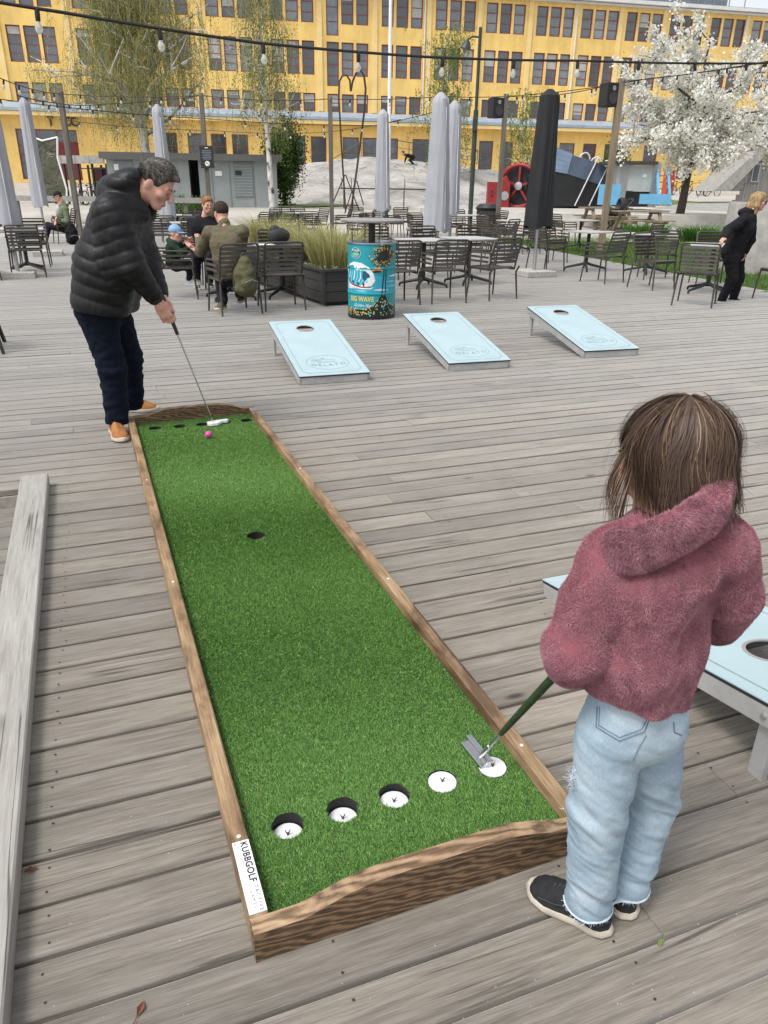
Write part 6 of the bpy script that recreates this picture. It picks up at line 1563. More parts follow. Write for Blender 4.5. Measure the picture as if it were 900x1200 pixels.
    ax = unit(G(549, 866, TZ)-G(573, 895, TZ)); ay = unit(np.cross(Z_, ax)); Mx = np.stack([ax, ay, Z_], 1); c0 = G(561, 880, TZ+.014)-po
    m = MB(); m.box(c0, (.118, .018, .026), M=Mx); m.box(c0+ay*.0165+np.array([0, 0, -.008]), (.112, .022, .010), M=Mx); m.build('putter_head', MAT['steel'], t, bevel=.003)
build_girl()
# ------------------------------------------------------------------ the other people
def mats(n, c, **k): return plain(n, c, k.pop('rough', .85), 0, k.pop('var', .18), k.pop('scale', 20), .2, 90, spec=.2)
def figure(label, J, topm, legm, shoem, hairm, h=.010, face=None, up=None, hs=1.0, r_top=1.0, skirt=0, hair='short', group=None, closed=False, glasses=False, hood=False, cap=None, solem=None, hand=.9, facing_side=None, collar=None):
    t = thing('person', label, 'person', (J['base'][0], J['base'][1], J['base'][2]), 0, group); off = np.array(t.location)
    keys = [k for k in J if k not in ('base', 'toeL', 'toeR')]; lo, hi = bbox([J[k] for k in keys], .22)
    lat = unit(J['shR']-J['shL']); A = head_axes(face, up if up is not None else Z_)
    f = Field(lo, hi, h); add_head(f, J['head'], A, hs, k=.014)
    f.chain([J['head']-Z_*.06*hs, J['neck'], J['chest'], J['pel']], [.052*hs, .06*hs, .10*r_top, .11*r_top], .04)
    for s_ in 'LR':
        f.chain([J['sh'+s_], J['el'+s_], J['wr'+s_]], [.05*r_top, .042*r_top, .030*hs], .03); f.chain([J['hip'+s_], J['kn'+s_], J['an'+s_]], [.075*r_top, .055*r_top, .042*r_top], .03)
        d = unit(J['wr'+s_]-J['el'+s_]); add_hand(f, J['wr'+s_], d, unit(-lat*(1 if s_ == 'R' else -1)-Z_*.4), unit(face*.6+Z_*.6), hand*hs, .8)
    V, F = f.mesh(); V = relax(V, F, 1); link('body', raw_mesh('body', V-off, F, True), t, MAT['skin_rosy']); face_parts(t, off, J['head'], A, hs, hairm, closed, glasses=glasses)
    f = Field(lo, hi, h); r = r_top
    for q in (-1, 1): f.chain([J['pel']+lat*.055*q*r+Z_*.02, J['chest']+lat*.07*q*r, (J['chest']+J['neck'])/2+lat*.06*q*r], [.135*r, .13*r, .095*r], .05)
    for s_ in 'LR': f.chain([(J['chest']+J['neck'])*.25+J['sh'+s_]*.5, J['sh'+s_], J['el'+s_], J['wr'+s_]-unit(J['wr'+s_]-J['el'+s_])*.02], [.085*r, .078*r, .066*r, .046*r], .03)
    f.chain([J['neck']-Z_*.02, J['neck']+Z_*.015], [.078*r, .07*r], .03)
    if hood: f.ell(J['neck']-unit(face*[1, 1, 0])*.07*r+Z_*.01, (.12*r, .10*r, .07*r), None, .03)
    f.ell(J['head']+Z_*.01, np.array((.09, .10, .115))*hs, None, .01, sub=True)
    emit(f, 'jacket', topm, t, off, 2, lambda V, N: .010*r*vnoise(V, (11, 11, 14), 2)+.005*vnoise(V, (30, 30, 30), 3))
    if collar is not None:
        m = MB(); m.ell(J['chest']+unit(face*[1, 1, 0])*.10*r+Z_*.05-off, (.085*r, .055*r, .13*r), 14, 10); m.build('shirt', collar, t, True)
    f = Field(lo, hi, h)
    for s_ in 'LR': f.chain([J['pel']+(J['hip'+s_]-J['pel'])*.6, J['hip'+s_], J['kn'+s_], J['an'+s_]-unit(J['an'+s_]-J['kn'+s_])*.02], [.12*r, .105*r, .080*r, .062*r], .03)
    emit(f, 'trousers', legm, t, off, 2, lambda V, N: .009*vnoise(V, (10, 10, 20), 5))
    for s_ in 'LR':
        d = unit((J['toe'+s_]-J['an'+s_])*[1, 1, 0]); z0 = J['an'+s_][2]-.085*hs; a = J['an'+s_][:2]
        shoe(t, off, a-d[:2]*.075*hs, a+d[:2]*.19*hs, shoem, solem or MAT['cream_sole'], .10*hs, .10*hs, .03*hs, lace=MAT['black_rubber'], z0=z0)
    f = Field(J['head']-.2*hs-.03, J['head']+.2*hs+.03, .007); L = lambda p: J['head']+A @ (np.array(p)*hs)
    if cap is None:
        f.ell(L((0, -.016, .040)), np.array((.086, .104, .092))*hs, A, .01); f.ell(L((0, .02, .085)), np.array((.06, .07, .03))*hs, A, .03)
        if hair == 'long':
            for sx in (-1, 1): f.chain([L((sx*.075, -.01, .03)), L((sx*.082, -.01, -.07)), L((sx*.07, .0, -.17))], [.034*hs, .036*hs, .022*hs], .02)
            f.chain([L((0, -.07, .03)), L((0, -.085, -.08)), L((0, -.07, -.17))], [.06*hs, .062*hs, .04*hs], .03)
        if hair == 'updo': f.ell(L((0, -.085, .06)), np.array((.05, .05, .05))*hs, A, .02)
        f.ell(L((0, .112, -.012)), np.array((.092 if hair != 'long' else .07, .085, .092))*hs, A, .012, sub=True)
        if hair != 'long':
            f.ell(L((0, .02, -.095)), np.array((.13, .12, .085))*hs, A, .012, sub=True)
        emit(f, 'hair', hairm, t, off, 1, lambda V, N: .004*vnoise(V, (60, 60, 30), 3))
    else:
        f.ell(L((0, -.014, .048)), np.array((.088, .105, .090))*hs, A, .01); f.ell(L((0, .02, -.09)), np.array((.2, .2, .115))*hs, A, .01, sub=True)
        emit(f, 'cap', cap, t, off, 1)
        m = MB(); V = []; K = 14
        for z in (0, -.006):
            for i in range(K+1):
                a = math.pi*i/K; x = .078*math.cos(a); V.append(L((x, .065+0*math.sin(a), .036+z))-off)
            for i in range(K+1):
                a = math.pi*i/K; x = .074*math.cos(a); V.append(L((x, .07+.085*math.sin(a), .030+z-.012*math.sin(a)))-off)
        n = K+1; F = [(i, i+1, n+i+1, n+i) for i in range(K)]+[(2*n+i, 3*n+i, 3*n+i+1, 2*n+i+1) for i in range(K)]+[(n+i, n+i+1, 3*n+i+1, 3*n+i) for i in range(K)]
        m.add(V, F); m.build('cap_brim', cap, t, True)
        m = MB(); m.ell(L((0, -.02, -.01))-off, np.array((.083, .095, .05))*hs, 16, 10, M=A); m.build('hair', hairm, t, True)
    return t
HB = hair_mat('blonde_hair', ((.16, .10, .045), (.30, .20, .10), (.48, .36, .21))); HR = hair_mat('strawberry_hair', ((.13, .055, .022), (.26, .12, .05), (.40, .22, .10))); HD = hair_mat('dark_brown_crop', ((.014, .010, .008), (.035, .025, .018), (.07, .05, .035)))
BLK = mats('black_cloth', (.010, .010, .012)); OLV = mats('olive_jacket_cloth', (.115, .10, .062)); GRN = mats('dark_green_jacket', (.020, .036, .024)); SAGE = mats('sage_jacket', (.14, .165, .105)); GRY = mats('grey_hoodie', (.45, .45, .46)); BLUE = mats('light_blue_cap', (.22, .36, .56)); DEN = mats('dark_trousers', (.014, .016, .022)); WHT = mats('white_leather', (.62, .62, .60)); DKG = mats('dark_cap', (.02, .022, .026))
R3 = lambda px, py, fd: Q(px, py, fd)
# leaning woman at the right
fd = 11.64
figure('blonde woman in black leaning forward with one hand on a chair back', dict(base=(G(853, 356)), head=R3(889, 236, fd), neck=R3(880, 250, fd), chest=R3(873, 267, fd), pel=R3(857, 297, fd), shL=R3(880, 256, fd+.19), shR=R3(871, 258, fd-.17), elL=R3(880, 281, fd+.15), wrL=R3(872, 298, fd+.05), elR=R3(853, 270, fd-.30), wrR=R3(847, 280.5, fd-.62),
    hipL=R3(864, 302, fd+.10), hipR=R3(857, 302, fd-.09), knL=R3(866, 326, fd+.12), knR=R3(858, 327, fd-.12), anL=R3(859, 350, fd+.10), anR=R3(845, 352.5, fd-.08), toeL=R3(878, 353, fd), toeR=R3(866, 357, fd-.15)), BLK, BLK, BLK, HB, .009, unit(SD*.93-FW*.25-Z_*.12), Z_+SD*.2, hair='long', hood=True, solem=MAT['white_paint'], glasses=True)
# seated man with phone
fd = 21.1
t_ = figure('man in dark cap and sage green jacket seated with a phone at far left', dict(base=(*Q(76, 285, fd)[:2], 0), head=R3(67.5, 230, fd), neck=R3(72, 241, fd), chest=R3(74, 250, fd), pel=R3(77, 266, fd), shL=R3(77, 245, fd-.2), shR=R3(71, 245, fd+.2), elL=R3(79, 259, fd-.28), wrL=R3(67, 259, fd-.2), elR=R3(68, 258, fd+.24), wrR=R3(65, 258, fd+.05),
    hipL=R3(75, 268, fd-.1), hipR=R3(75, 267, fd+.1), knL=R3(57, 265, fd-.15), knR=R3(56, 264, fd+.14), anL=R3(53, 283, fd-.2), anR=R3(50, 281, fd+.15), toeL=R3(42, 284, fd-.3), toeR=R3(40, 282, fd)), SAGE, DEN, WHT, HD, .012, unit(-SD*.85-FW*.45-Z_*.35), Z_-SD*.3, cap=DKG, hood=True, collar=GRY)
ph = MB(); ph.box((0, 0, 0), (.02, .075, .15)); o = ph.build('smartphone', MAT['black_print'], None, bevel=.004); p = R3(63.4, 256, fd-.12); o.location = p; o.rotation_euler = (.3, -.5, .4); tag(o, 'dark phone in the hands of the man in the sage green jacket', 'phone')
ch_ = dup(protos[True], (*Q(77.5, 285, fd)[:2], 0), R_(105), 'dark slatted chair under the man with the phone'); ch_.location.z = .0
# family of three
fd = 9.9
figure('man in an olive jacket sitting with his back turned at the dark table', dict(base=(*Q(266, 340, fd)[:2], 0), head=R3(259, 249, fd+.12), neck=R3(263, 264, fd+.06), chest=R3(266, 285, fd), pel=R3(269, 321, fd-.05), shL=R3(246, 273, fd+.05), shR=R3(284, 272, fd-.02), elL=R3(235, 295, fd+.28), wrL=R3(232, 281, fd+.52), elR=R3(281, 298, fd+.25), wrR=R3(262, 284, fd+.5),
    hipL=R3(262, 326, fd-.02), hipR=R3(278, 326, fd-.05), knL=R3(258, 322, fd+.42), knR=R3(283, 322, fd+.40), anL=R3(261, 354, fd+.02), anR=R3(281, 347, fd+.45), toeL=R3(252, 360, fd-.2), toeR=R3(286, 345, fd+.7)), OLV, DEN, OLV, HD, .009, unit(FW*.75-SD*.62-Z_*.12), Z_, hs=1.02, r_top=1.05)
fd = 12.35
figure('red haired woman in black sitting across the dark table', dict(base=(*Q(238, 322, fd)[:2], 0), head=R3(243.5, 240, fd-.05), neck=R3(240, 254, fd), chest=R3(238, 266, fd), pel=R3(237, 297, fd+.05), shL=R3(252, 261, fd), shR=R3(225, 262, fd+.02), elL=R3(255, 281, fd-.18), wrL=R3(244, 278, fd-.42), elR=R3(224, 283, fd-.15), wrR=R3(236, 281, fd-.42),
    hipL=R3(244, 300, fd-.02), hipR=R3(231, 300, fd-.02), knL=R3(246, 301, fd-.42), knR=R3(230, 301, fd-.42), anL=R3(246, 330, fd-.38), anR=R3(231, 330, fd-.36), toeL=R3(247, 335, fd-.6), toeR=R3(230, 335, fd-.6)), BLK, DEN, BLK, HR, .009, unit(-FW*.85+SD*.45-Z_*.15), Z_, hair='updo', hs=.98, r_top=.95)
fd = 11.25
figure('child in a light blue cap and dark green jacket sitting sideways at the dark table', dict(base=(*Q(206, 338, fd)[:2], 0), head=R3(206, 273.5, fd), neck=R3(205, 283, fd), chest=R3(204, 291, fd), pel=R3(203, 309, fd), shL=R3(208, 286, fd+.12), shR=R3(202, 287, fd-.12), elL=R3(216, 292, fd+.16), wrL=R3(221, 283, fd+.08), elR=R3(212, 297, fd-.16), wrR=R3(221, 290, fd-.06),
    hipL=R3(206, 311, fd+.07), hipR=R3(206, 312, fd-.07), knL=R3(222, 311, fd+.08), knR=R3(222, 312, fd-.08), anL=R3(222, 326, fd+.08), anR=R3(222, 328, fd-.09), toeL=R3(235, 327, fd+.08), toeR=R3(235, 329, fd-.1)), GRN, DEN, WHT, HB, .0075, unit(SD*.93-FW*.3-Z_*.05), Z_, hs=.90, r_top=.70, cap=BLUE, hood=True, solem=MAT['white_paint'])
# backpacks
def backpack(label, loc, rz, m_, s=1.0, hang=False):
    t = thing('backpack', label, 'backpack', loc, rz); f = Field((-.28*s, -.25*s, -.05), (.28*s, .25*s, .62*s), .01*s)
    f.chain([(0, 0, .12*s), (0, .01, .30*s), (.0, .0, .44*s)], [.135*s, .14*s, .085*s], .05); f.ell((0, -.10*s, .17*s), (.11*s, .07*s, .11*s), None, .02); f.ell((0, 0, .10*s), (.17*s, .11*s, .10*s), None, .03)
    emit(f, 'bag', m_, t, np.zeros(3), 2, lambda V, N: .012*s*vnoise(V, (12/s, 12/s, 16/s), 2))
    for sx in (-1, 1): m = MB(); m.tube([(sx*.07*s, .09*s, .46*s), (sx*.10*s, .15*s, .36*s), (sx*.11*s, .13*s, .15*s), (sx*.10*s, .08*s, .06*s)], .014*s, 6); m.build('strap', m_, t, True)
    m = MB(); m.tube([(-.04*s, .03*s, .51*s), (0, .03*s, .56*s), (.04*s, .03*s, .51*s)], .009*s, 6); m.build('handle', m_, t, True)
    m = MB(); m.tube([(-.10*s, -.168*s, .20*s), (0, -.182*s, .235*s), (.10*s, -.168*s, .20*s)], .004*s, 5); m.build('zip', MAT['dull_steel'], t, True)
    return t
p = Q(289, 349, 9.62); backpack('olive green backpack hanging on a chair of the family table', (p[0], p[1], p[2]+.02), R_(18), mats('olive_canvas', (.095, .09, .048)), .92)
p = Q(86, 285, 20.7); backpack('black backpack standing on the deck beside the seated man with the phone', (p[0], p[1], 0), R_(20), BLK, 1.05)
# ================================================================== light poles, strings of bulbs, lamp, flagpole
MAT['polewood'] = grain_wood('grey_pole_wood', 'z', ((.075, .066, .055), (.135, .12, .10), (.21, .19, .16)), .75, 1.0)
MAT['polewood_warm'] = grain_wood('brown_pole_wood', 'z', ((.13, .10, .065), (.23, .18, .12), (.33, .27, .19)), .75, 1.0)
poles = {}
def pole(key, px_top, py_top, px_bot, fd, label, w_=.12, warm=False, speaker=None):
    b = Q(px_bot, 260, fd); top = Q(px_top, py_top, fd); z = gh(b[0], b[1]) if fd > 24.5 else 0.0
    t = thing('light_pole', label, 'pole', (b[0], b[1], z), YAW*-1, 'wooden poles carrying the light strings'); H_ = top[2]-z
    m = MB(); m.box((0, 0, H_/2), (w_, w_, H_)); m.build('post', MAT['polewood_warm' if warm else 'polewood'], t, bevel=.008)
    m = MB(); m.tube([(0, -w_/2-.01, H_-.08), (0, -w_/2-.05, H_-.07), (0, -w_/2-.05, H_-.02)], .012, 6); m.build('hook', MAT['dull_steel'], t, True)
    poles[key] = np.array([b[0], b[1], top[2]-.06])
    if speaker:
        s = thing('loudspeaker', speaker, 'loudspeaker', (b[0]-SIDE[0]*.28, b[1]-SIDE[1]*.28, top[2]-.62), -YAW+.5, 'black loudspeakers on poles')
        m = MB(); m.prism([(-.21, -.17), (.21, -.17), (.15, .19), (-.15, .19)], 'z', 0, .52); m.build('cabinet', MAT['black_rubber'], s, bevel=.02)
        m = MB(); m.lathe([(.13, 0), (.135, .01), (.10, .012), (.05, .004), (0, .008)], 20); o = m.build('woofer', MAT['dark_metal'], s, True); o.location = (0, -.172, .19); o.rotation_euler = (R_(90), 0, 0)
        m = MB(); m.lathe([(.05, 0), (.055, .01), (0, .012)], 16); o = m.build('tweeter', MAT['dull_steel'], s, True); o.location = (0, -.172, .40); o.rotation_euler = (R_(90), 0, 0)
        m = MB(); m.bar((0, .18, .25), (.26, .22, .25), .04, .06); m.build('bracket', MAT['dark_metal'], s)
    return t
pole('L', 70, 107, 92, 24.2, 'grey wooden light pole at the left, beside the seated man', .14)
pole('2', 235, 109, 247, 24.3, 'grey wooden light pole carrying the small black sign')
pole('3', 380, 113, 389, 24.3, 'grey wooden light pole in front of the rock and the tall metal arches')
pole('4', 588, 110, 583, 24.3, 'grey wooden light pole behind the black parasol, left of it', .13, False, 'black loudspeaker on the pole left of the black parasol')
pole('5', 720, 92, 708, 21.0, 'thick brown wooden light pole at the right, left of the blossom tree', .155, True, 'black loudspeaker on the brown pole at the right')
# sign on pole 2
sp_ = poles['2']; c0 = Q(242.5, 184, 24.2); sg = thing('notice_sign', 'small black sign with pale writing on the second light pole', 'sign', c0, -YAW)
m = MB(); m.box((0, 0, 0), (.40, .02, .60)); m.build('panel', MAT['black_print'], sg)
for i, ww in enumerate((.26, .29, .24, .25, .29, .22)):
    m = MB(); m.box((0, -.012, .17-.045*i), (ww, .003, .022)); m.build('text_line', MAT['grey_print'], sg)
m = MB(); m.box((0, -.012, .245), (.09, .003, .022)); m.build('text_line', MAT['white_paint'], sg)
m = MB(); m.lathe([(.07, 0), (.07, .003), (0, .003)], 24); o = m.build('round_mark', MAT['white_paint'], sg); o.location = (0, -.011, -.175); o.rotation_euler = (R_(90), 0, 0)
m = MB(); m.bar((-.035, -.016, -.14), (.035, -.016, -.21), .004, .016); m.build('mark_bar', MAT['black_print'], sg)
MAT['cable'] = plain('black_cable', (.012, .012, .013), .6, 0, .2, 20)
MAT['bulb'] = None
def bulbmat():
    m, nt, b = new_mat('clear_bulb'); b.inputs['Base Color'].default_value = (.80, .80, .76, 1); b.inputs['Roughness'].default_value = .12; b.inputs['Transmission Weight'].default_value = .55; b.inputs['IOR'].default_value = 1.2; return m
MAT['bulb'] = bulbmat()
sk = MB(); sk.lathe([(.012, .05), (.020, .045), (.022, .0), (.020, -.045), (.016, -.05)], 12); SK = sk.mesh('socket', True); SK.materials.append(MAT['cable'])
bl_ = MB(); bl_.lathe([(.014, -.045), (.017, -.06), (.030, -.085), (.033, -.105), (.026, -.130), (.012, -.142), (0, -.145)], 14); BLM = bl_.mesh('bulb', True); BLM.materials.append(MAT['bulb'])
fl_ = MB(); fl_.tube([(-.008, 0, -.06), (-.012, 0, -.10), (.0, .006, -.112), (.012, 0, -.10), (.008, 0, -.06)], .002, 5); FLM = fl_.mesh('filament'); FLM.materials.append(plain('filament', (.7, .45, .15), .5))
def string(label, pts, sag=.0, step=1.0, r=.011, bscale=1.0, phase=.5):
    """cable through world points, each span sagging; bulbs every 'step' metres"""
    base = pts[0]; t = thing('string_lights', label, 'string lights', base, 0, 'strings of bulbs over the terrace'); P = []
    for a, b in zip(pts[:-1], pts[1:]):
        for k in np.linspace(0, 1, 15)[:-1]: P.append(a+(b-a)*k-Z_*sag*np.linalg.norm(b-a)*4*k*(1-k))
    P.append(pts[-1]); P = np.array(P); m = MB(); m.tube(P-base, r, 6); m.build('cable', MAT['cable'], t, True)
    L_ = np.r_[0, np.cumsum(np.linalg.norm(np.diff(P, axis=0), axis=1))]; s = step*phase
    while s < L_[-1]:
        q = np.array([np.interp(s, L_, P[:, i]) for i in range(3)])-base
        o = link('socket', SK, t); o.location = q-Z_*.045*bscale; o.scale = (bscale,)*3; o.rotation_euler = (random.gauss(0, .08), random.gauss(0, .08), 0)
        b_ = link('bulb', BLM, o); link('filament', FLM, o); s += step
    return t
string('nearest thick string of big clear bulbs across the very top of the picture', [Q(-40, -4, 5.2), Q(70, 14, 5.5), Q(300, 50, 6.3), Q(505, 67, 7.0), Q(676, 71, 7.9), Q(900, 74, 9.2), Q(990, 74, 9.9)], .004, .775, .0105, .72, .50)
for o in list(bpy.data.objects):
    pass
A_ = poles
string('string of bulbs from the left edge to the leftmost pole', [Q(-30, 78, 16), A_['L']], .012, 1.35)
string('string of bulbs between the leftmost pole and the pole with the sign', [A_['L'], A_['2']], .015, 1.15)
string('string of bulbs between the pole with the sign and the pole before the rock', [A_['2'], A_['3']], .02, 1.15)
string('string of bulbs between the pole before the rock and the pole with the left loudspeaker', [A_['3'], Q(520, 113, 24.3), A_['4']], .012, 1.15)
string('string of bulbs between the two poles with loudspeakers', [A_['4'], A_['5']], .03, .9)
string('string of bulbs from the brown pole to the right edge', [A_['5'], Q(920, 68, 17)], .01, .9)
string('string of bulbs from the pole left of the parasol straight to the right edge', [A_['4'], Q(760, 92, 21), Q(960, 60, 17)], .012, 1.2)
string('lower string of bulbs from the left edge across the weeping birch', [Q(-30, 112, 20), Q(240, 139, 25), Q(440, 147, 26), Q(520, 128, 25)], .01, 1.2)
string('lowest string of bulbs behind the parasol of the putting man', [Q(70, 140, 30), Q(250, 153, 31), Q(380, 155, 30), Q(470, 140, 28)], .014, 1.3)
string('string of bulbs sloping down from the second parasol', [Q(20, 112, 17), Q(120, 122, 26), A_['2']], .01, 1.3)
# tall street lamp
lp = on_ground(553, 29); tp_ = Q(562, 32, 29); t = thing('street_lamp', 'tall dark green street lamp with a drooping head left of the black parasol', 'street lamp', lp, -YAW); Hh = tp_[2]-lp[2]
m = MB(); m.tube([(0, 0, 0), (0, 0, Hh*.62)], .085, 10); m.build('lower_pole', MAT['lampgreen'] if 'lampgreen' in MAT else MAT.setdefault('lampgreen', plain('dark_green_paint', (.03, .042, .038), .5, 0, .15, 8)), t, True)
m = MB(); m.tube([(0, 0, Hh*.62), (0, 0, Hh)], .055, 10); m.build('upper_pole', MAT['lampgreen'], t, True)
m = MB(); m.tube([(0, 0, Hh-.28), (-.25, 0, Hh-.26), (-.42, 0, Hh-.36)], .03, 8); m.build('arm', MAT['lampgreen'], t, True)
m = MB(); m.lathe([(.05, .26), (.10, .22), (.17, .05), (.19, 0), (0, -.02)], 18); o = m.build('lamp_shade', MAT['lampgreen'], t, True); o.location = (-.47, 0, Hh-.62); o.rotation_euler = (0, .25, 0)
bx_ = MB(); bx_.box((-.02, -.10, Hh*.55), (.16, .12, .42)); bx_.build('junction_box', MAT['lampgreen'], t, bevel=.01)
# flagpole
fp = on_ground(455, 40); t = thing('flagpole', 'tall white flagpole rising out of the top of the picture', 'flagpole', fp)
m = MB(); m.tube([(0, 0, 0), (0, 0, 7), (0, 0, 20)], [.095, .085, .05], 12); m.build('pole', MAT['white_paint'], t, True)
m = MB(); m.lathe([(.16, 0), (.16, .18), (.12, .22)], 16); m.build('base', MAT['concrete'], t, True)
m = MB(); m.ell((0, 0, 20.1), (.1, .1, .1), 14, 8); m.build('finial', MAT['dull_steel'], t, True)
# twin metal arches (swing sculpture)
ar = on_ground(410, 31); t = thing('arch_sculpture', 'tall thin rusty metal double arch standing before the rock', 'sculpture', ar, 0); o_ = np.array(t.location); fd = 31
P = [Q(x, y, fd) for x, y in ((405, 248), (400, 170), (397, 115), (397.5, 96), (401, 89), (406, 88), (410, 94), (411, 107))]
m = MB(); m.tube([p-o_ for p in P], .035, 7); m.build('arch', MAT['rustmetal'] if 'rustmetal' in MAT else MAT.setdefault('rustmetal', plain('dark_rusty_metal', (.055, .04, .033), .7, .2, .2, 12)), t, True)
P = [Q(x, y, fd+.4) for x, y in ((411, 107), (413, 96), (417, 86), (422, 82), (426.5, 88), (428.5, 104), (427, 130), (418, 200), (411, 249))]
m = MB(); m.tube([p-o_ for p in P], .04, 7); m.build('arch', MAT['rustmetal'], t, True)
for a, b in (((404, 205), (388, 243)), ((405, 205), (421, 247)), ((418, 212), (426, 240)), ((412, 225), (404, 250))):
    m = MB(); m.tube([Q(*a, fd)-o_, Q(*b, fd+.3)-o_], .022, 6); m.build('strut', MAT['rustmetal'], t)
# round bench rail before the rock
rb = thing('curved_bench', 'dark curved bench on thin legs in front of the rock', 'bench', on_ground(457, 41), -YAW); r_ = 2.35
arc = [(r_*math.cos(a), r_*math.sin(a)*.55, .95) for a in np.linspace(math.pi*1.02, math.pi*1.98, 21)]
m = MB()
for a, b in zip(arc[:-1], arc[1:]): m.bar(a, b, .42, .06)
m.build('seat', MAT['dark_metal'], rb)
for k in range(0, 21, 4):
    a = arc[k]; m = MB(); m.tube([(a[0], a[1], 0), (a[0], a[1], .93)], .03, 6); m.build('leg', MAT['dark_metal'], rb)
    m = MB(); m.tube([(a[0]*1.04, a[1]*1.04, .95), (a[0]*1.04, a[1]*1.04, 1.42)], .02, 6); m.build('rail_post', MAT['dark_metal'], rb)
# crouching child on the rock
q = Q(479, 190, 57)
rk = bpy.data.objects['rock_outcrop']; hit_ = rk.ray_cast(Vector((q[0], q[1], 20)), Vector((0, 0, -1)))
if hit_[0]: q = np.array(hit_[1])+Z_*.08
figure('small dark figure crouching on top of the rock', dict(base=(q[0], q[1], q[2]-.2), head=q+Z_*.62-SD*.42, neck=q+Z_*.52-SD*.28, chest=q+Z_*.45-SD*.05, pel=q+Z_*.35+SD*.32, shL=q+Z_*.48-SD*.15-FW*.14, shR=q+Z_*.48-SD*.15+FW*.14, elL=q+Z_*.25-SD*.22-FW*.18, wrL=q+Z_*.02-SD*.28-FW*.16, elR=q+Z_*.25-SD*.22+FW*.18, wrR=q+Z_*.02-SD*.28+FW*.16, hipL=q+Z_*.32+SD*.32-FW*.09, hipR=q+Z_*.32+SD*.32+FW*.09, knL=q+Z_*.18+SD*.05-FW*.12, knR=q+Z_*.18+SD*.05+FW*.12, anL=q-Z_*.05+SD*.32-FW*.12, anR=q-Z_*.05+SD*.32+FW*.12, toeL=q+SD*.0-FW*.12, toeR=q+SD*.0+FW*.12), BLK, BLK, BLK, HD, .022, unit(-SD*.9-FW*.3), Z_, hs=.95, r_top=.95)
# white car half behind the rock
cpos = on_ground(348, 66); car = thing('parked_car', 'white estate car half hidden behind the rock and the evergreen shrub', 'car', cpos, BRZ+.1)
m = MB(); m.prism([(-2.2, .35), (2.2, .35), (2.25, .75), (1.9, .92), (1.05, 1.0), (.45, 1.45), (-1.5, 1.5), (-2.1, 1.05), (-2.25, .8)], 'y', -.88, .88); m.build('body', MAT['white_paint'], car, bevel=.05)
m = MB(); m.prism([(.92, 1.02), (.42, 1.38), (-1.45, 1.42), (-1.9, 1.06)], 'y', -.895, .895); m.build('side_window', MAT['black_print'], car)
m = MB(); m.box((-2.1, 0, 1.22), (.28, 1.45, .34)); m.build('rear_window', MAT['black_print'], car)
for sy in (-1, 1): m = MB(); m.box((-2.17, sy*.74, .92), (.12, .2, .34)); m.build('tail_light', MAT['bright_red'], car)
for sx in (-1.35, 1.4):
    for sy in (-1, 1):
        m = MB(); m.lathe([(.32, -.1), (.33, .0), (.32, .1), (.2, .1), (0, .09)], 20); o = m.build('wheel', MAT['black_rubber'], car, True); o.location = (sx, sy*.82, .33); o.rotation_euler = (R_(-90*sy), 0, 0)
        m = MB(); m.lathe([(.2, .1), (.19, .115), (0, .12)], 16); m.build('rim', MAT['dull_steel'], o, True)
# ================================================================== kiosk, cycle shed, mirror banner, rail
MAT['kiosk'] = plain('grey_green_cladding', (.27, .30, .30), .6, 0, .08, 1.2, .05, 30); MAT['kiosk_door'] = plain('grey_shutter', (.19, .215, .225), .5, .1, .08, 2)
kb = on_ground(233, 40.2); kp0 = Q(128, 217, 39.5); kp1 = Q(325, 217, 41); kd = unit(np.array([*(kp1-kp0)[:2], 0])); KW = np.linalg.norm((kp1-kp0)[:2]); kz = gh(*kb[:2])-.05
ks = thing('kiosk', 'low grey clad kiosk with shutters behind the terrace at the left', 'kiosk', (kp0[0], kp0[1], kz), math.atan2(kd[1], kd[0])); KH = Q(300, 186, 41)[2]-kz
U = lambda px: (Q(px, 217, 40.3)[:2]-kp0[:2]) @ kd[:2]
def panel(a, b, z0, z1, y, mat, nm, d=.06): m = MB(); m.box(((a+b)/2, y, (z0+z1)/2), (b-a, d, z1-z0)); return m.build(nm, MAT[mat], ks)
g0, g1 = U(223), U(234)
m = MB(); m.box((g0/2, 1.3, KH/2), (g0, 2.6, KH)); m.build('wall', MAT['kiosk'], ks); m = MB(); m.box(((g1+KW)/2, 1.3, KH/2), (KW-g1, 2.6, KH)); m.build('wall', MAT['kiosk'], ks)
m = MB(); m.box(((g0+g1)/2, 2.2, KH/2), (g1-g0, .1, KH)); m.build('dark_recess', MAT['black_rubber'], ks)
m = MB(); m.box((KW/2, 1.2, KH+.09), (KW+.5, 3.2, .16)); m.build('roof', MAT['dull_steel'], ks); m = MB(); m.box((KW/2, -.42, KH+.02), (KW+.5, .05, .30)); m.build('fascia', plain('dark_fascia', (.10, .10, .095), .7), ks)
for px in (249, 270, 298, 317): panel(U(px)-.025, U(px)+.025, .05, KH-.05, -.012, 'kiosk_door', 'panel_joint', .03)
sh = panel(U(275), U(297), .55, KH-.15, -.02, 'kiosk_door', 'shutter', .05)
for k in range(11): m = MB(); m.box(((U(275)+U(297))/2, -.05, .62+k*(KH-.8)/11), (U(297)-U(275)-.06, .012, .05)); m.build('slat', MAT['kiosk'], sh)
panel(U(139), U(160), .2, KH-.2, -.02, 'kiosk_door', 'door', .05); panel(U(253), U(261), 1.5, 1.72, -.04, 'white_paint', 'notice', .02); panel(U(139), U(144), KH-.62, KH-.35, -.05, 'white_paint', 'notice', .02); panel(U(276.5), U(284), 1.55, 1.75, -.075, 'black_print', 'notice', .02)
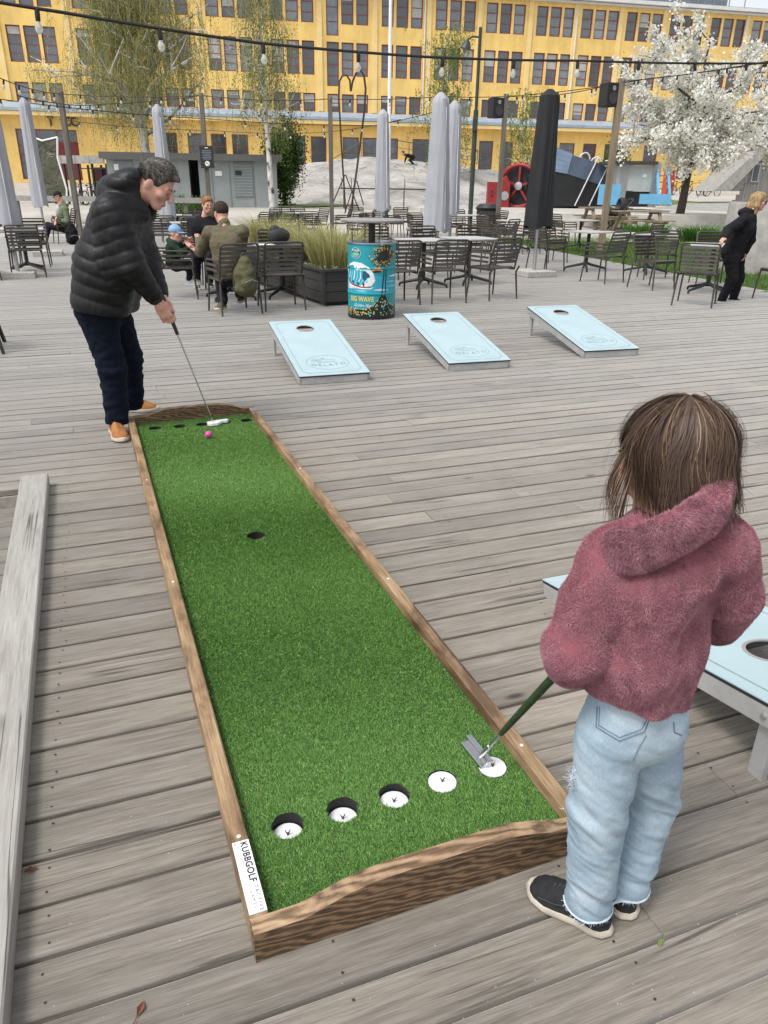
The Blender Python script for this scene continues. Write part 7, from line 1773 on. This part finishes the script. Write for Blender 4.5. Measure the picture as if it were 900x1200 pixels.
# cycle shed
s0 = Q(66, 217, 42); s1 = Q(131, 217, 40.5); sd0 = unit(np.array([*(s1-s0)[:2], 0])); SW = np.linalg.norm((s1-s0)[:2]); sz = gh(*s0[:2]); cs = thing('cycle_shed', 'open cycle shed with a pale fascia and black posts left of the kiosk', 'shed', (s0[0], s0[1], sz), math.atan2(sd0[1], sd0[0])); SHh = Q(100, 187, 41.5)[2]-sz
m = MB(); m.box((SW/2, 1.2, SHh+.12), (SW+.3, 3.0, .10)); m.build('roof', MAT['dull_steel'], cs)
for k in range(4): m = MB(); m.box((SW*(k+.5)/4, -.32, SHh-.02), (SW/4-.03, .05, .36)); m.build('fascia_panel', MAT['concrete'], cs)
for k in range(5):
    for y in (-.2, 2.4): m = MB(); m.box((SW*k/4, y, SHh/2-.1), (.09, .09, SHh-.2)); m.build('post', MAT['black_metal'], cs)
m = MB(); m.bar((0, -.2, SHh-.42), (SW, -.2, SHh-.42), .05, .05); m.build('beam', MAT['black_metal'], cs)
m = MB(); m.box((SW*.25, 2.55, SHh*.45), (SW*.36, .05, SHh*.8)); m.build('back_panel', plain('dark_red_panel', (.10, .012, .014), .6), cs)
tireM = MAT['black_rubber']
def bicycle(label, loc, rz, colm, s=1.0, proto=[None]):
    t = thing('bicycle', label, 'bicycle', loc, rz, 'parked bicycles')
    m0 = [('wheel', (-.52, 0, .34)), ('wheel', (.52, 0, .34))]
    for nm, c in m0:
        m = MB(); m.tube([(.33*math.cos(a), 0, .33*math.sin(a)) for a in np.linspace(0, 2*math.pi, 23)], .024, 6, caps=False); o = m.build(nm, tireM, t, True); o.location = c
        m = MB()
        for k in range(9): a = k*math.pi/9; m.bar((.32*math.cos(a), 0, .32*math.sin(a)), (-.32*math.cos(a), 0, -.32*math.sin(a)), .005, .005)
        tag(m.build('spokes', MAT['steel'], o), kind='stuff')
    P = dict(bb=(-.08, 0, .32), st=(-.22, 0, .82), hd=(.36, 0, .86), fk=(.40, 0, .70), rw=(-.52, 0, .34), fw=(.52, 0, .34))
    m = MB()
    for a, b in (('bb', 'st'), ('st', 'hd'), ('bb', 'fk'), ('bb', 'rw'), ('st', 'rw'), ('hd', 'fw')): m.tube([P[a], P[b]], .02, 6)
    m.build('frame', colm, t, True)
    m = MB(); m.ell((-.25, 0, .93), (.13, .07, .04), 12, 6); m.tube([P['st'], (-.24, 0, .92)], .014, 6); m.build('saddle', tireM, t, True)
    m = MB(); m.tube([(.30, -.28, 1.02), (.36, -.1, 1.0), (.35, 0, .96), (.36, .1, 1.0), (.30, .28, 1.02)], .014, 6); m.tube([P['hd'], (.35, 0, .97)], .016, 6); m.build('handlebar', MAT['dark_metal'], t, True)
    m = MB(); m.lathe([(.09, -.006), (.09, .006), (.0, .006)], 14); o = m.build('chainring', MAT['dull_steel'], t); o.location = P['bb']; o.rotation_euler = (R_(90), 0, 0)
    return t
bk = bicycle('dark parked bicycle leftmost in the shed, behind the left pole', on_ground(90, 41.5), 1.35, MAT['black_metal'])
for i, (px, fd, rz, lb) in enumerate(((104, 41, 1.1, 'dark parked bicycle with pale wheels in the middle of the shed'), (115, 40.5, 1.5, 'dark parked bicycle in the right half of the shed'), (126, 40.2, 1.2, 'dark parked bicycle at the right end of the shed by the putting man'), (795, 60, .2, 'parked bicycle left of the blossom tree trunk far back'), (814, 60, -.3, 'parked bicycle just right of the blossom tree trunk far back'), (824, 59, .4, 'parked bicycle second to the right of the blossom tree trunk far back'), (836, 59, .1, 'parked bicycle nearest the concrete wedge far back'))):
    dup(bk, on_ground(px, fd), rz, lb)
gb = thing('bin', 'green wheeled bin in the cycle shed', 'bin', on_ground(121, 41.6), .4); m = MB(); m.box((0, 0, .55), (.55, .6, 1.0), taper=1.15); m.build('body', plain('bin_green', (.015, .12, .07), .5), gb, bevel=.03); m = MB(); m.box((0, -.02, 1.09), (.68, .74, .07)); m.build('lid', plain('bin_lid', (.02, .16, .10), .5), gb, bevel=.02)
for sx in (-1, 1): m = MB(); m.lathe([(.1, -.03), (.1, .03), (0, .03)], 14); o = m.build('wheel', tireM, gb); o.location = (sx*.25, .3, .1); o.rotation_euler = (0, R_(90), 0)
# curved mirror-like banner in a white frame
mb_p = Q(56, 217, 30); mz = gh(*mb_p[:2]); mt = thing('reflective_panel', 'tall dark glossy panel with a wavy white edge behind the seated man', 'panel', (mb_p[0], mb_p[1], mz), -YAW-.1); o_ = np.array(mt.location)
pl_ = [(40, 161), (50, 165), (60, 163), (69, 161), (69, 185), (75, 205), (80, 222), (80, 238), (44, 238)]
W3 = [Q(x, y, 30)-o_ for x, y in pl_]; c_, s__ = math.cos(YAW+.1), math.sin(YAW+.1)
loc = [np.array([p[0]*c_-p[1]*s__, 0, p[2]]) for p in W3]
m = MB(); m.prism([(p[0], p[2]) for p in loc][::-1], 'y', -.03, .03); pm_, nt_, b_ = new_mat('dark_glossy_film'); v_ = coords(nt_, 'Object'); nn = noise_tex(nt_, v_, 1.8, 4, .6, 1.0)
nt_.links.new(ramp(nt_, nn, [(.3, (.03, .032, .02)), (.7, (.10, .10, .06))]), b_.inputs['Base Color']); b_.inputs['Roughness'].default_value = .15; bump(nt_, b_, nn, .8, .15); m.build('film', pm_, mt)
for a, b in zip(loc[:8], loc[1:8]): m = MB(); m.tube([a+np.array([0, -.04, 0]), b+np.array([0, -.04, 0])], .032, 6); m.build('edge_tube', MAT['white_paint'], mt, True)
# timber rail and kerb at the far left edge of the deck
rl = thing('timber_rail', 'low pale timber rail behind the seated man at the far left', 'rail', on_ground(60, 25.6), -YAW)
m = MB(); m.box((0, 0, 1.12), (9.5, .10, .16)); m.build('rail', MAT['plank'], rl)
for x in (-4, -1.2, 1.55, 4.2): m = MB(); m.box((x, .05, .55), (.11, .10, 1.1)); m.build('post', MAT['polewood'], rl)
kr = MB(); kr.box((0, 0, .12), (14, .3, .26)); o = kr.build('timber_kerb', MAT['plank']); o.location = on_ground(70, 26.8); o.rotation_euler = (0, 0, -YAW); tag(o, 'low timber kerb along the far left edge of the deck', 'kerb')
# ================================================================== playground and right background
fd = 44; pg_o = on_ground(660, fd); cab = thing('tilted_cabin', 'big tilted black and blue grey playground cabin lying on the sand', 'playground cabin', pg_o, -YAW); o_ = np.array(cab.location)
def loc2(px, py, f=fd): p = Q(px, py, f)-o_; return (p @ SD, p[2])
MAT['bluesheet'] = plain('blue_grey_sheet', (.105, .14, .20), .35, .25, .12, 1.5); MAT['bluesheet_lt'] = plain('light_blue_sheet', (.24, .32, .45), .35, .3, .08, 1.5)
lowp = [(614, 238), (703, 240), (712, 214), (706, 222), (640, 200), (622, 196)]
dark = [loc2(612, 241), loc2(697, 241), loc2(709, 222), loc2(656, 204), loc2(628, 199), loc2(612, 206)]
m = MB(); m.prism(dark, 'y', -2.0, 2.0); m.build('lower_hull', plain('black_hull', (.013, .014, .015), .5, 0, .25, 3), cab, bevel=.03)
upp = [loc2(626, 199), loc2(656, 205), loc2(709, 222.5), loc2(715, 205), loc2(690, 192), loc2(665, 184.5), loc2(650, 177), loc2(640, 173), loc2(632, 176)]
m = MB(); m.prism(upp, 'y', -2.03, 2.03); m.build('upper_hull', MAT['bluesheet'], cab, bevel=.03)
n_ = 9
for k in range(n_):
    a0, a1 = k/n_, (k+1)/n_; L0 = lambda t: np.array(loc2(637+(626-637)*t, 173.5+(199-173.5)*t)); R0 = lambda t: np.array(loc2(661+(655-661)*t, 182+(204-182)*t))
    q = [L0(a0), R0(a0), R0(a1), L0(a1)]; q = [tuple(v) for v in q]; m = MB(); m.prism(q[::-1], 'y', -2.06-.01*(k % 2), -1.9); m.build('panel', MAT['bluesheet_lt'], cab)
for (a, b) in (((690, 185), (663, 240)), ((703, 190), (679, 240)), ((714, 202), (697, 240))):
    x0, z0 = loc2(*a); x1, z1 = loc2(*b); m = MB(); m.tube([(x0, -2.08, z0), (x1, -2.12, z1)], .035, 6); m.build('rope_rail', MAT['cornice'], cab)
for (cx, cy, rx) in ((681, 181, 7), (694, 186, 7), (707, 190, 6)):
    P = [];
    for a in np.linspace(0, math.pi, 11): x, z = loc2(cx+rx*math.cos(a), cy+9-10*math.sin(a)-3*math.cos(a)); P.append((x, -.6, z))
    m = MB(); m.tube(P, .04, 6); m.build('hoop', MAT['cornice'], cab, True)
x, z = loc2(641, 173); m = MB(); m.lathe([(.2, -.02), (.2, .02), (0, .02)], 18); o = m.build('round_sign', plain('pale_green_sign', (.45, .62, .40), .6), cab); o.location = (x, -1.2, z); o.rotation_euler = (R_(90), 0, 0)
MAT['play_red'] = plain('dark_red_paint', (.26, .014, .018), .5, 0, .15, 3)
# red machine with a spoked wheel
rw = thing('cog_sculpture', 'big red spoked cog on the playground beside the black parasol', 'playground cog', Q(608, 218, 42.6), -YAW); o_ = np.array(rw.location); R2 = 1.02
m = MB(); m.tube([(R2*math.cos(a), 0, R2*math.sin(a)) for a in np.linspace(0, 2*math.pi, 37)], .10, 8, caps=False); m.build('rim', MAT['play_red'], rw, True)
for k in range(5): a = 2*math.pi*k/5+.3; m = MB(); m.bar((.12*math.cos(a), 0, .12*math.sin(a)), (R2*math.cos(a), 0, R2*math.sin(a)), .10, .10); m.build('spoke', MAT['play_red'], rw)
m = MB(); m.lathe([(.2, -.12), (.2, .12), (.08, .14), (0, .14)], 16); o = m.build('hub', MAT['dull_steel'], rw); o.rotation_euler = (R_(90), 0, 0)
for k in range(24): a = 2*math.pi*k/24; m = MB(); m.box((1.11*math.cos(a), 0, 1.11*math.sin(a)), (.10, .12, .10)); m.build('cog', MAT['play_red'], rw)
m = MB(); m.lathe([(R2-.05, 0), (R2-.05, .05), (0, .05)], 32); o = m.build('backing', MAT['black_rubber'], rw); o.location = (0, .25, 0); o.rotation_euler = (R_(90), 0, 0)
rw.rotation_euler = (0, 0, -YAW-.45)
rm = thing('playground_machine', 'red playground machine with a round dial left of the red wheel', 'playground machine', on_ground(584, 42.5), -YAW); rm.scale = (.78,)*3
m = MB(); m.box((-.35, 0, .85), (.75, .8, 1.7)); m.build('cabinet', MAT['play_red'], rm, bevel=.02); m = MB(); m.prism([(.05, 0), (.75, 0), (.75, 1.6), (.5, 2.1), (.05, 1.75)], 'y', -.3, .3); m.build('side_wing', MAT['play_red'], rm, bevel=.02)
m = MB(); m.lathe([(.26, 0), (.28, .04), (0, .05)], 20); o = m.build('dial', MAT['dull_steel'], rm); o.location = (.42, -.31, .85); o.rotation_euler = (R_(90), 0, 0)
for z in (1.1, .85): m = MB(); m.box((-.45, -.405, z), (.18, .02, .14)); m.build('slot', MAT['black_print'], rm)
bn = thing('litter_bin', 'black litter bin in front of the red playground machine', 'bin', (*Q(574, 217, 26)[:2], -.1), -YAW); m = MB(); m.lathe([(.30, 0), (.34, .2), (.38, .95)], 20); m.build('body', MAT['black_rubber'], bn, True); m = MB(); m.lathe([(.40, .95), (.42, 1.0), (.30, 1.12), (0, 1.14)], 20); m.build('lid', MAT['black_metal'], bn, True)
# play hut of glass with blue frame
fd = 40; hp = on_ground(745, fd); ht = thing('play_hut', 'small glass sided play hut with sky blue panels and ladder rails', 'play hut', hp, -YAW); o_ = np.array(ht.location)
MAT['skyblue'] = plain('sky_blue_paint', (.15, .42, .66), .45, 0, .08, 3)
def hbox(px0, px1, py0, py1, y0, y1, mat, nm, bev=0):
    a = loc3(px0, py0); b = loc3(px1, py1); m = MB(); m.box(((a[0]+b[0])/2, (y0+y1)/2, (a[1]+b[1])/2), (abs(b[0]-a[0]), y1-y0, abs(a[1]-b[1]))); return m.build(nm, MAT[mat] if isinstance(mat, str) else mat, ht, bevel=bev)
def loc3(px, py): p = Q(px, py, fd)-o_; return (p @ SD, p[2])
hbox(717, 767, 194, 224, -.02, .02, plain('milky_glass', (.42, .47, .47), .2, 0, .12, 1.5), 'glass_wall'); hbox(714, 769, 188.5, 193, -.3, 1.9, 'dark_metal', 'roof'); hbox(717, 767, 224, 243, .5, 1.7, 'dark_metal', 'under_floor')
for x in (716, 730, 767): hbox(x-.6, x+.6, 190, 243, -.06, .06, 'dull_steel', 'post')
hbox(744, 778, 227, 239, -.9, -.8, 'skyblue', 'blue_panel'); hbox(700, 722, 216, 240, -.5, -.4, 'skyblue', 'blue_panel')
for x0, x1 in ((765, 771), (778, 783)):
    for k in range(1): a, b = loc3(x0, 240), loc3(x1, 195); m = MB(); m.bar((a[0], -.85, a[1]), (b[0], .1, b[1]), .12, .16); m.build('ladder_rail', MAT['skyblue'], ht)
for k in range(5): a = loc3(767+k*1.1, 236-k*7.5); b = loc3(779+k*1.0, 236-k*7.5); m = MB(); m.box(((a[0]+b[0])/2, -.75+k*.16, a[1]), (b[0]-a[0], .2, .05)); m.build('step', MAT['polewood_warm'], ht)
hbox(753, 757, 204, 208, -.05, -.03, 'white_paint', 'notice')
# picnic tables
def picnic(label, loc, rz):
    t = thing('picnic_table', label, 'picnic table', loc, rz, 'brown timber picnic tables'); W_ = 1.9
    for y in np.linspace(-.32, .32, 5): m = MB(); m.box((0, y, .75), (W_, .14, .04)); m.build('plank', MAT['polewood_warm'], t)
    for sy in (-1, 1):
        for q in (0, .15): m = MB(); m.box((0, sy*(.68+q), .45), (W_, .13, .04)); m.build('plank', MAT['polewood_warm'], t)
    for sx in (-.62, .62):
        for sy in (-1, 1): m = MB(); m.bar((sx, sy*.25, .73), (sx, sy*.72, 0), .05, .12, up=(1, 0, 0)); m.build('leg', MAT['polewood_warm'], t)
        m = MB(); m.bar((sx+.05, -.86, .40), (sx+.05, .86, .40), .05, .11); m.build('cross_beam', MAT['polewood_warm'], t); m = MB(); m.bar((sx-.05, -.36, .70), (sx-.05, .36, .70), .05, .09); m.build('cross_beam', MAT['polewood_warm'], t)
    return t
p1 = picnic('brown timber picnic table before the play hut, right of the brown pole', on_ground(755, 29.5), -YAW+R_(12)); dup(p1, on_ground(713, 31.0), -YAW+R_(8), 'brown timber picnic table behind the brown pole, partly hidden')
# stroller
sp = on_ground(724, 30.6); sr = thing('stroller', 'black pushchair parked behind the picnic tables', 'pushchair', sp, -YAW+.2)
f = Field((-.6, -.4, .1), (.6, .4, 1.3), .02); f.chain([(-.25, 0, .62), (.22, 0, .55)], [.2, .17], .05); f.ell((.25, 0, .85), (.28, .24, .30), None, .05); f.ell((.05, 0, .90), (.22, .20, .22), None, .03, sub=True); emit(f, 'seat', MAT['black_rubber'], sr, np.zeros(3))
for sx, r0 in ((-.42, .15), (.38, .17)):
    for sy in (-1, 1): m = MB(); m.tube([(r0*math.cos(a), 0, r0*math.sin(a)) for a in np.linspace(0, 2*math.pi, 17)], .025, 6, caps=False); o = m.build('wheel', tireM, sr, True); o.location = (sx, sy*.26, r0+.02)
m = MB()
for sy in (-1, 1): m.tube([(-.42, sy*.24, .17), (.05, sy*.24, .5), (.62, sy*.22, 1.08)], .018, 6); m.tube([(.38, sy*.24, .19), (0, sy*.24, .55), (-.3, sy*.24, .68)], .018, 6)
m.tube([(.62, -.22, 1.08), (.64, 0, 1.10), (.62, .22, 1.08)], .022, 6); m.build('frame', MAT['dark_metal'], sr, True)
# round sand platform, concrete wedge, ring
pt = MB(); c0 = on_ground(690, 41); pt.lathe([(9.2, -.3), (9.2, .26), (8.7, .30), (8.6, .22), (0, .22)], 72, c0-np.array([0, 0, .1])); o = pt.build('round_platform', plain('pale_stone_kerb', (.46, .44, .40), .85, 0, .15, 1.5, .2, 20), None, True, 0); tag(o, kind='structure')
for i_, (px, f_, rr_) in enumerate(((862, 44, 4.2),)):
    d = MB(); d.lathe([(rr_, -.2), (rr_*.98, .10), (rr_*.6, .34), (0, .42)], 40, on_ground(px, f_)); o = d.build('stone_mound', MAT['concrete'], None, True); tag(o, kind='structure')
fd = 50; wp = on_ground(870, fd); wd = thing('concrete_wedge', 'sloping concrete wedge with a timber clad wall and a small window at the right', 'building', wp, -YAW); o_ = np.array(wd.location)
def l4(px, py): p = Q(px, py, fd)-o_; return (p @ SD, p[2])
m = MB(); m.prism([l4(834, 224), l4(853, 224), l4(896, 180), l4(905, 175), l4(884, 178)], 'y', -.35, 3.2); m.build('ramp', MAT['concrete'], wd)
a = [l4(854, 224), l4(960, 224), l4(960, 178), l4(900, 178)]; m = MB(); m.prism(a, 'y', .0, 3.0); m.build('wall', MAT['concrete'], wd)
x0 = l4(856, 224)[0]; x1 = l4(960, 224)[0]
for k in range(34):
    x = x0+.1+k*.19; ztop = min(l4(899, 179)[1], (x-x0)/(l4(899, 180)[0]-x0)*l4(899, 180)[1])-.1
    if ztop > .3: m = MB(); m.box((x, -.03, ztop/2), (.175, .05, ztop)); m.build('board', MAT['planksgrey'] if 'planksgrey' in MAT else MAT.setdefault('planksgrey', grain_wood('grey_cladding', 'z', ((.10, .095, .085), (.19, .18, .165), (.27, .26, .24)), .8, 1.5)), wd)
a, b = l4(880, 212), l4(890, 193); m = MB(); m.box(((a[0]+b[0])/2, -.08, (a[1]+b[1])/2), (b[0]-a[0]+.14, .06, b[1]-a[1]+.14)); wf = m.build('window', MAT['dull_steel'], wd); m = MB(); m.box(((a[0]+b[0])/2, -.115, (a[1]+b[1])/2), (b[0]-a[0], .02, b[1]-a[1])); m.build('pane', MAT['glass'], wf)
# concrete drum planter behind the leaning woman
dp = Q(914, 217, 17.2); t = thing('concrete_drum', 'large round concrete drum behind the leaning woman at the right edge', 'concrete drum', (dp[0], dp[1], -.1), 0)
m = MB(); m.lathe([(.93, 0), (.93, 1.36), (.90, 1.40), (.74, 1.40), (.74, 1.25)], 48, cap=False); m.build('wall', MAT['concrete'], t, True); m = MB(); m.lathe([(.745, 1.26), (0, 1.26)], 32, cap=False); m.build('fill', MAT['soil'], t)
# red playing thing and awning by the bicycles
rp = thing('red_post_box', 'orange red cabinet beside the bicycles far back', 'cabinet', on_ground(783, 60), 0); m = MB(); m.box((0, 0, .8), (.7, .5, 1.6)); m.build('body', plain('orange_red', (.48, .06, .02), .5), rp, bevel=.04); m = MB(); m.box((0, -.02, 1.64), (.8, .6, .08)); m.build('lid', MAT['bright_red'], rp)
# small things on the near deck: leaf litter and gravel grains caught by the boards
leaf = MB(); leaf.add([(0, 0, 0), (.016, .007, .008), (.036, 0, .004), (.017, -.008, .010)], [(0, 1, 2), (0, 2, 3)]); leaf.tube([(-.02, 0, .003), (0, 0, .003)], .001, 4); lm = leaf.mesh('dry_leaf'); lm.materials.append(plain('dry_leaf', (.16, .06, .03), .8, 0, .3, 40))
for i, (px, py, lb) in enumerate(((27, 1022, 'dry brown leaf against the long pale plank near the bottom left'), (160, 1193, 'dry brown leaf at the bottom edge of the deck'))):
    o = link('dry_leaf', lm); o.location = G(px, py, .004); o.rotation_euler = (.2, .1, 1.1*i); tag(o, lb, 'leaf', 'dry leaves on the deck')
gl = MB(); gl.add([(0, 0, 0), (.008, .006, .004), (.022, .002, .007), (.008, -.006, .003)], [(0, 1, 2), (0, 2, 3)]); o = gl.build('green_leaf', plain('green_leaf', (.12, .17, .03), .7, 0, .2, 40)); o.location = G(770, 1107, .005); tag(o, 'tiny green leaf on the deck right of the girl sneakers', 'leaf')
n = 420; px = np.random.uniform(40, 880, n); py = np.random.uniform(560, 1195, n); V = []; F = []
for a, b in zip(px, py):
    q = G(a, b, .0015); s_ = np.random.uniform(.0008, .0026); k = len(V)
    if .08 < q[0] < .98 and 1.0 < q[1] < 5.2: continue
    V += [(q[0]-s_, q[1], .001), (q[0]+s_*.6, q[1]-s_, .001), (q[0]+s_*.8, q[1]+s_*.7, .001), (q[0], q[1], .001+s_*1.2)]; F += [(k, k+1, k+3), (k+1, k+2, k+3), (k+2, k, k+3)]
me = bpy.data.meshes.new('grit'); me.from_pydata(V, [], F); tag(link('grit', me, None, MAT['granite']), 'pale grit scattered on the deck boards', 'grit', kind='stuff')
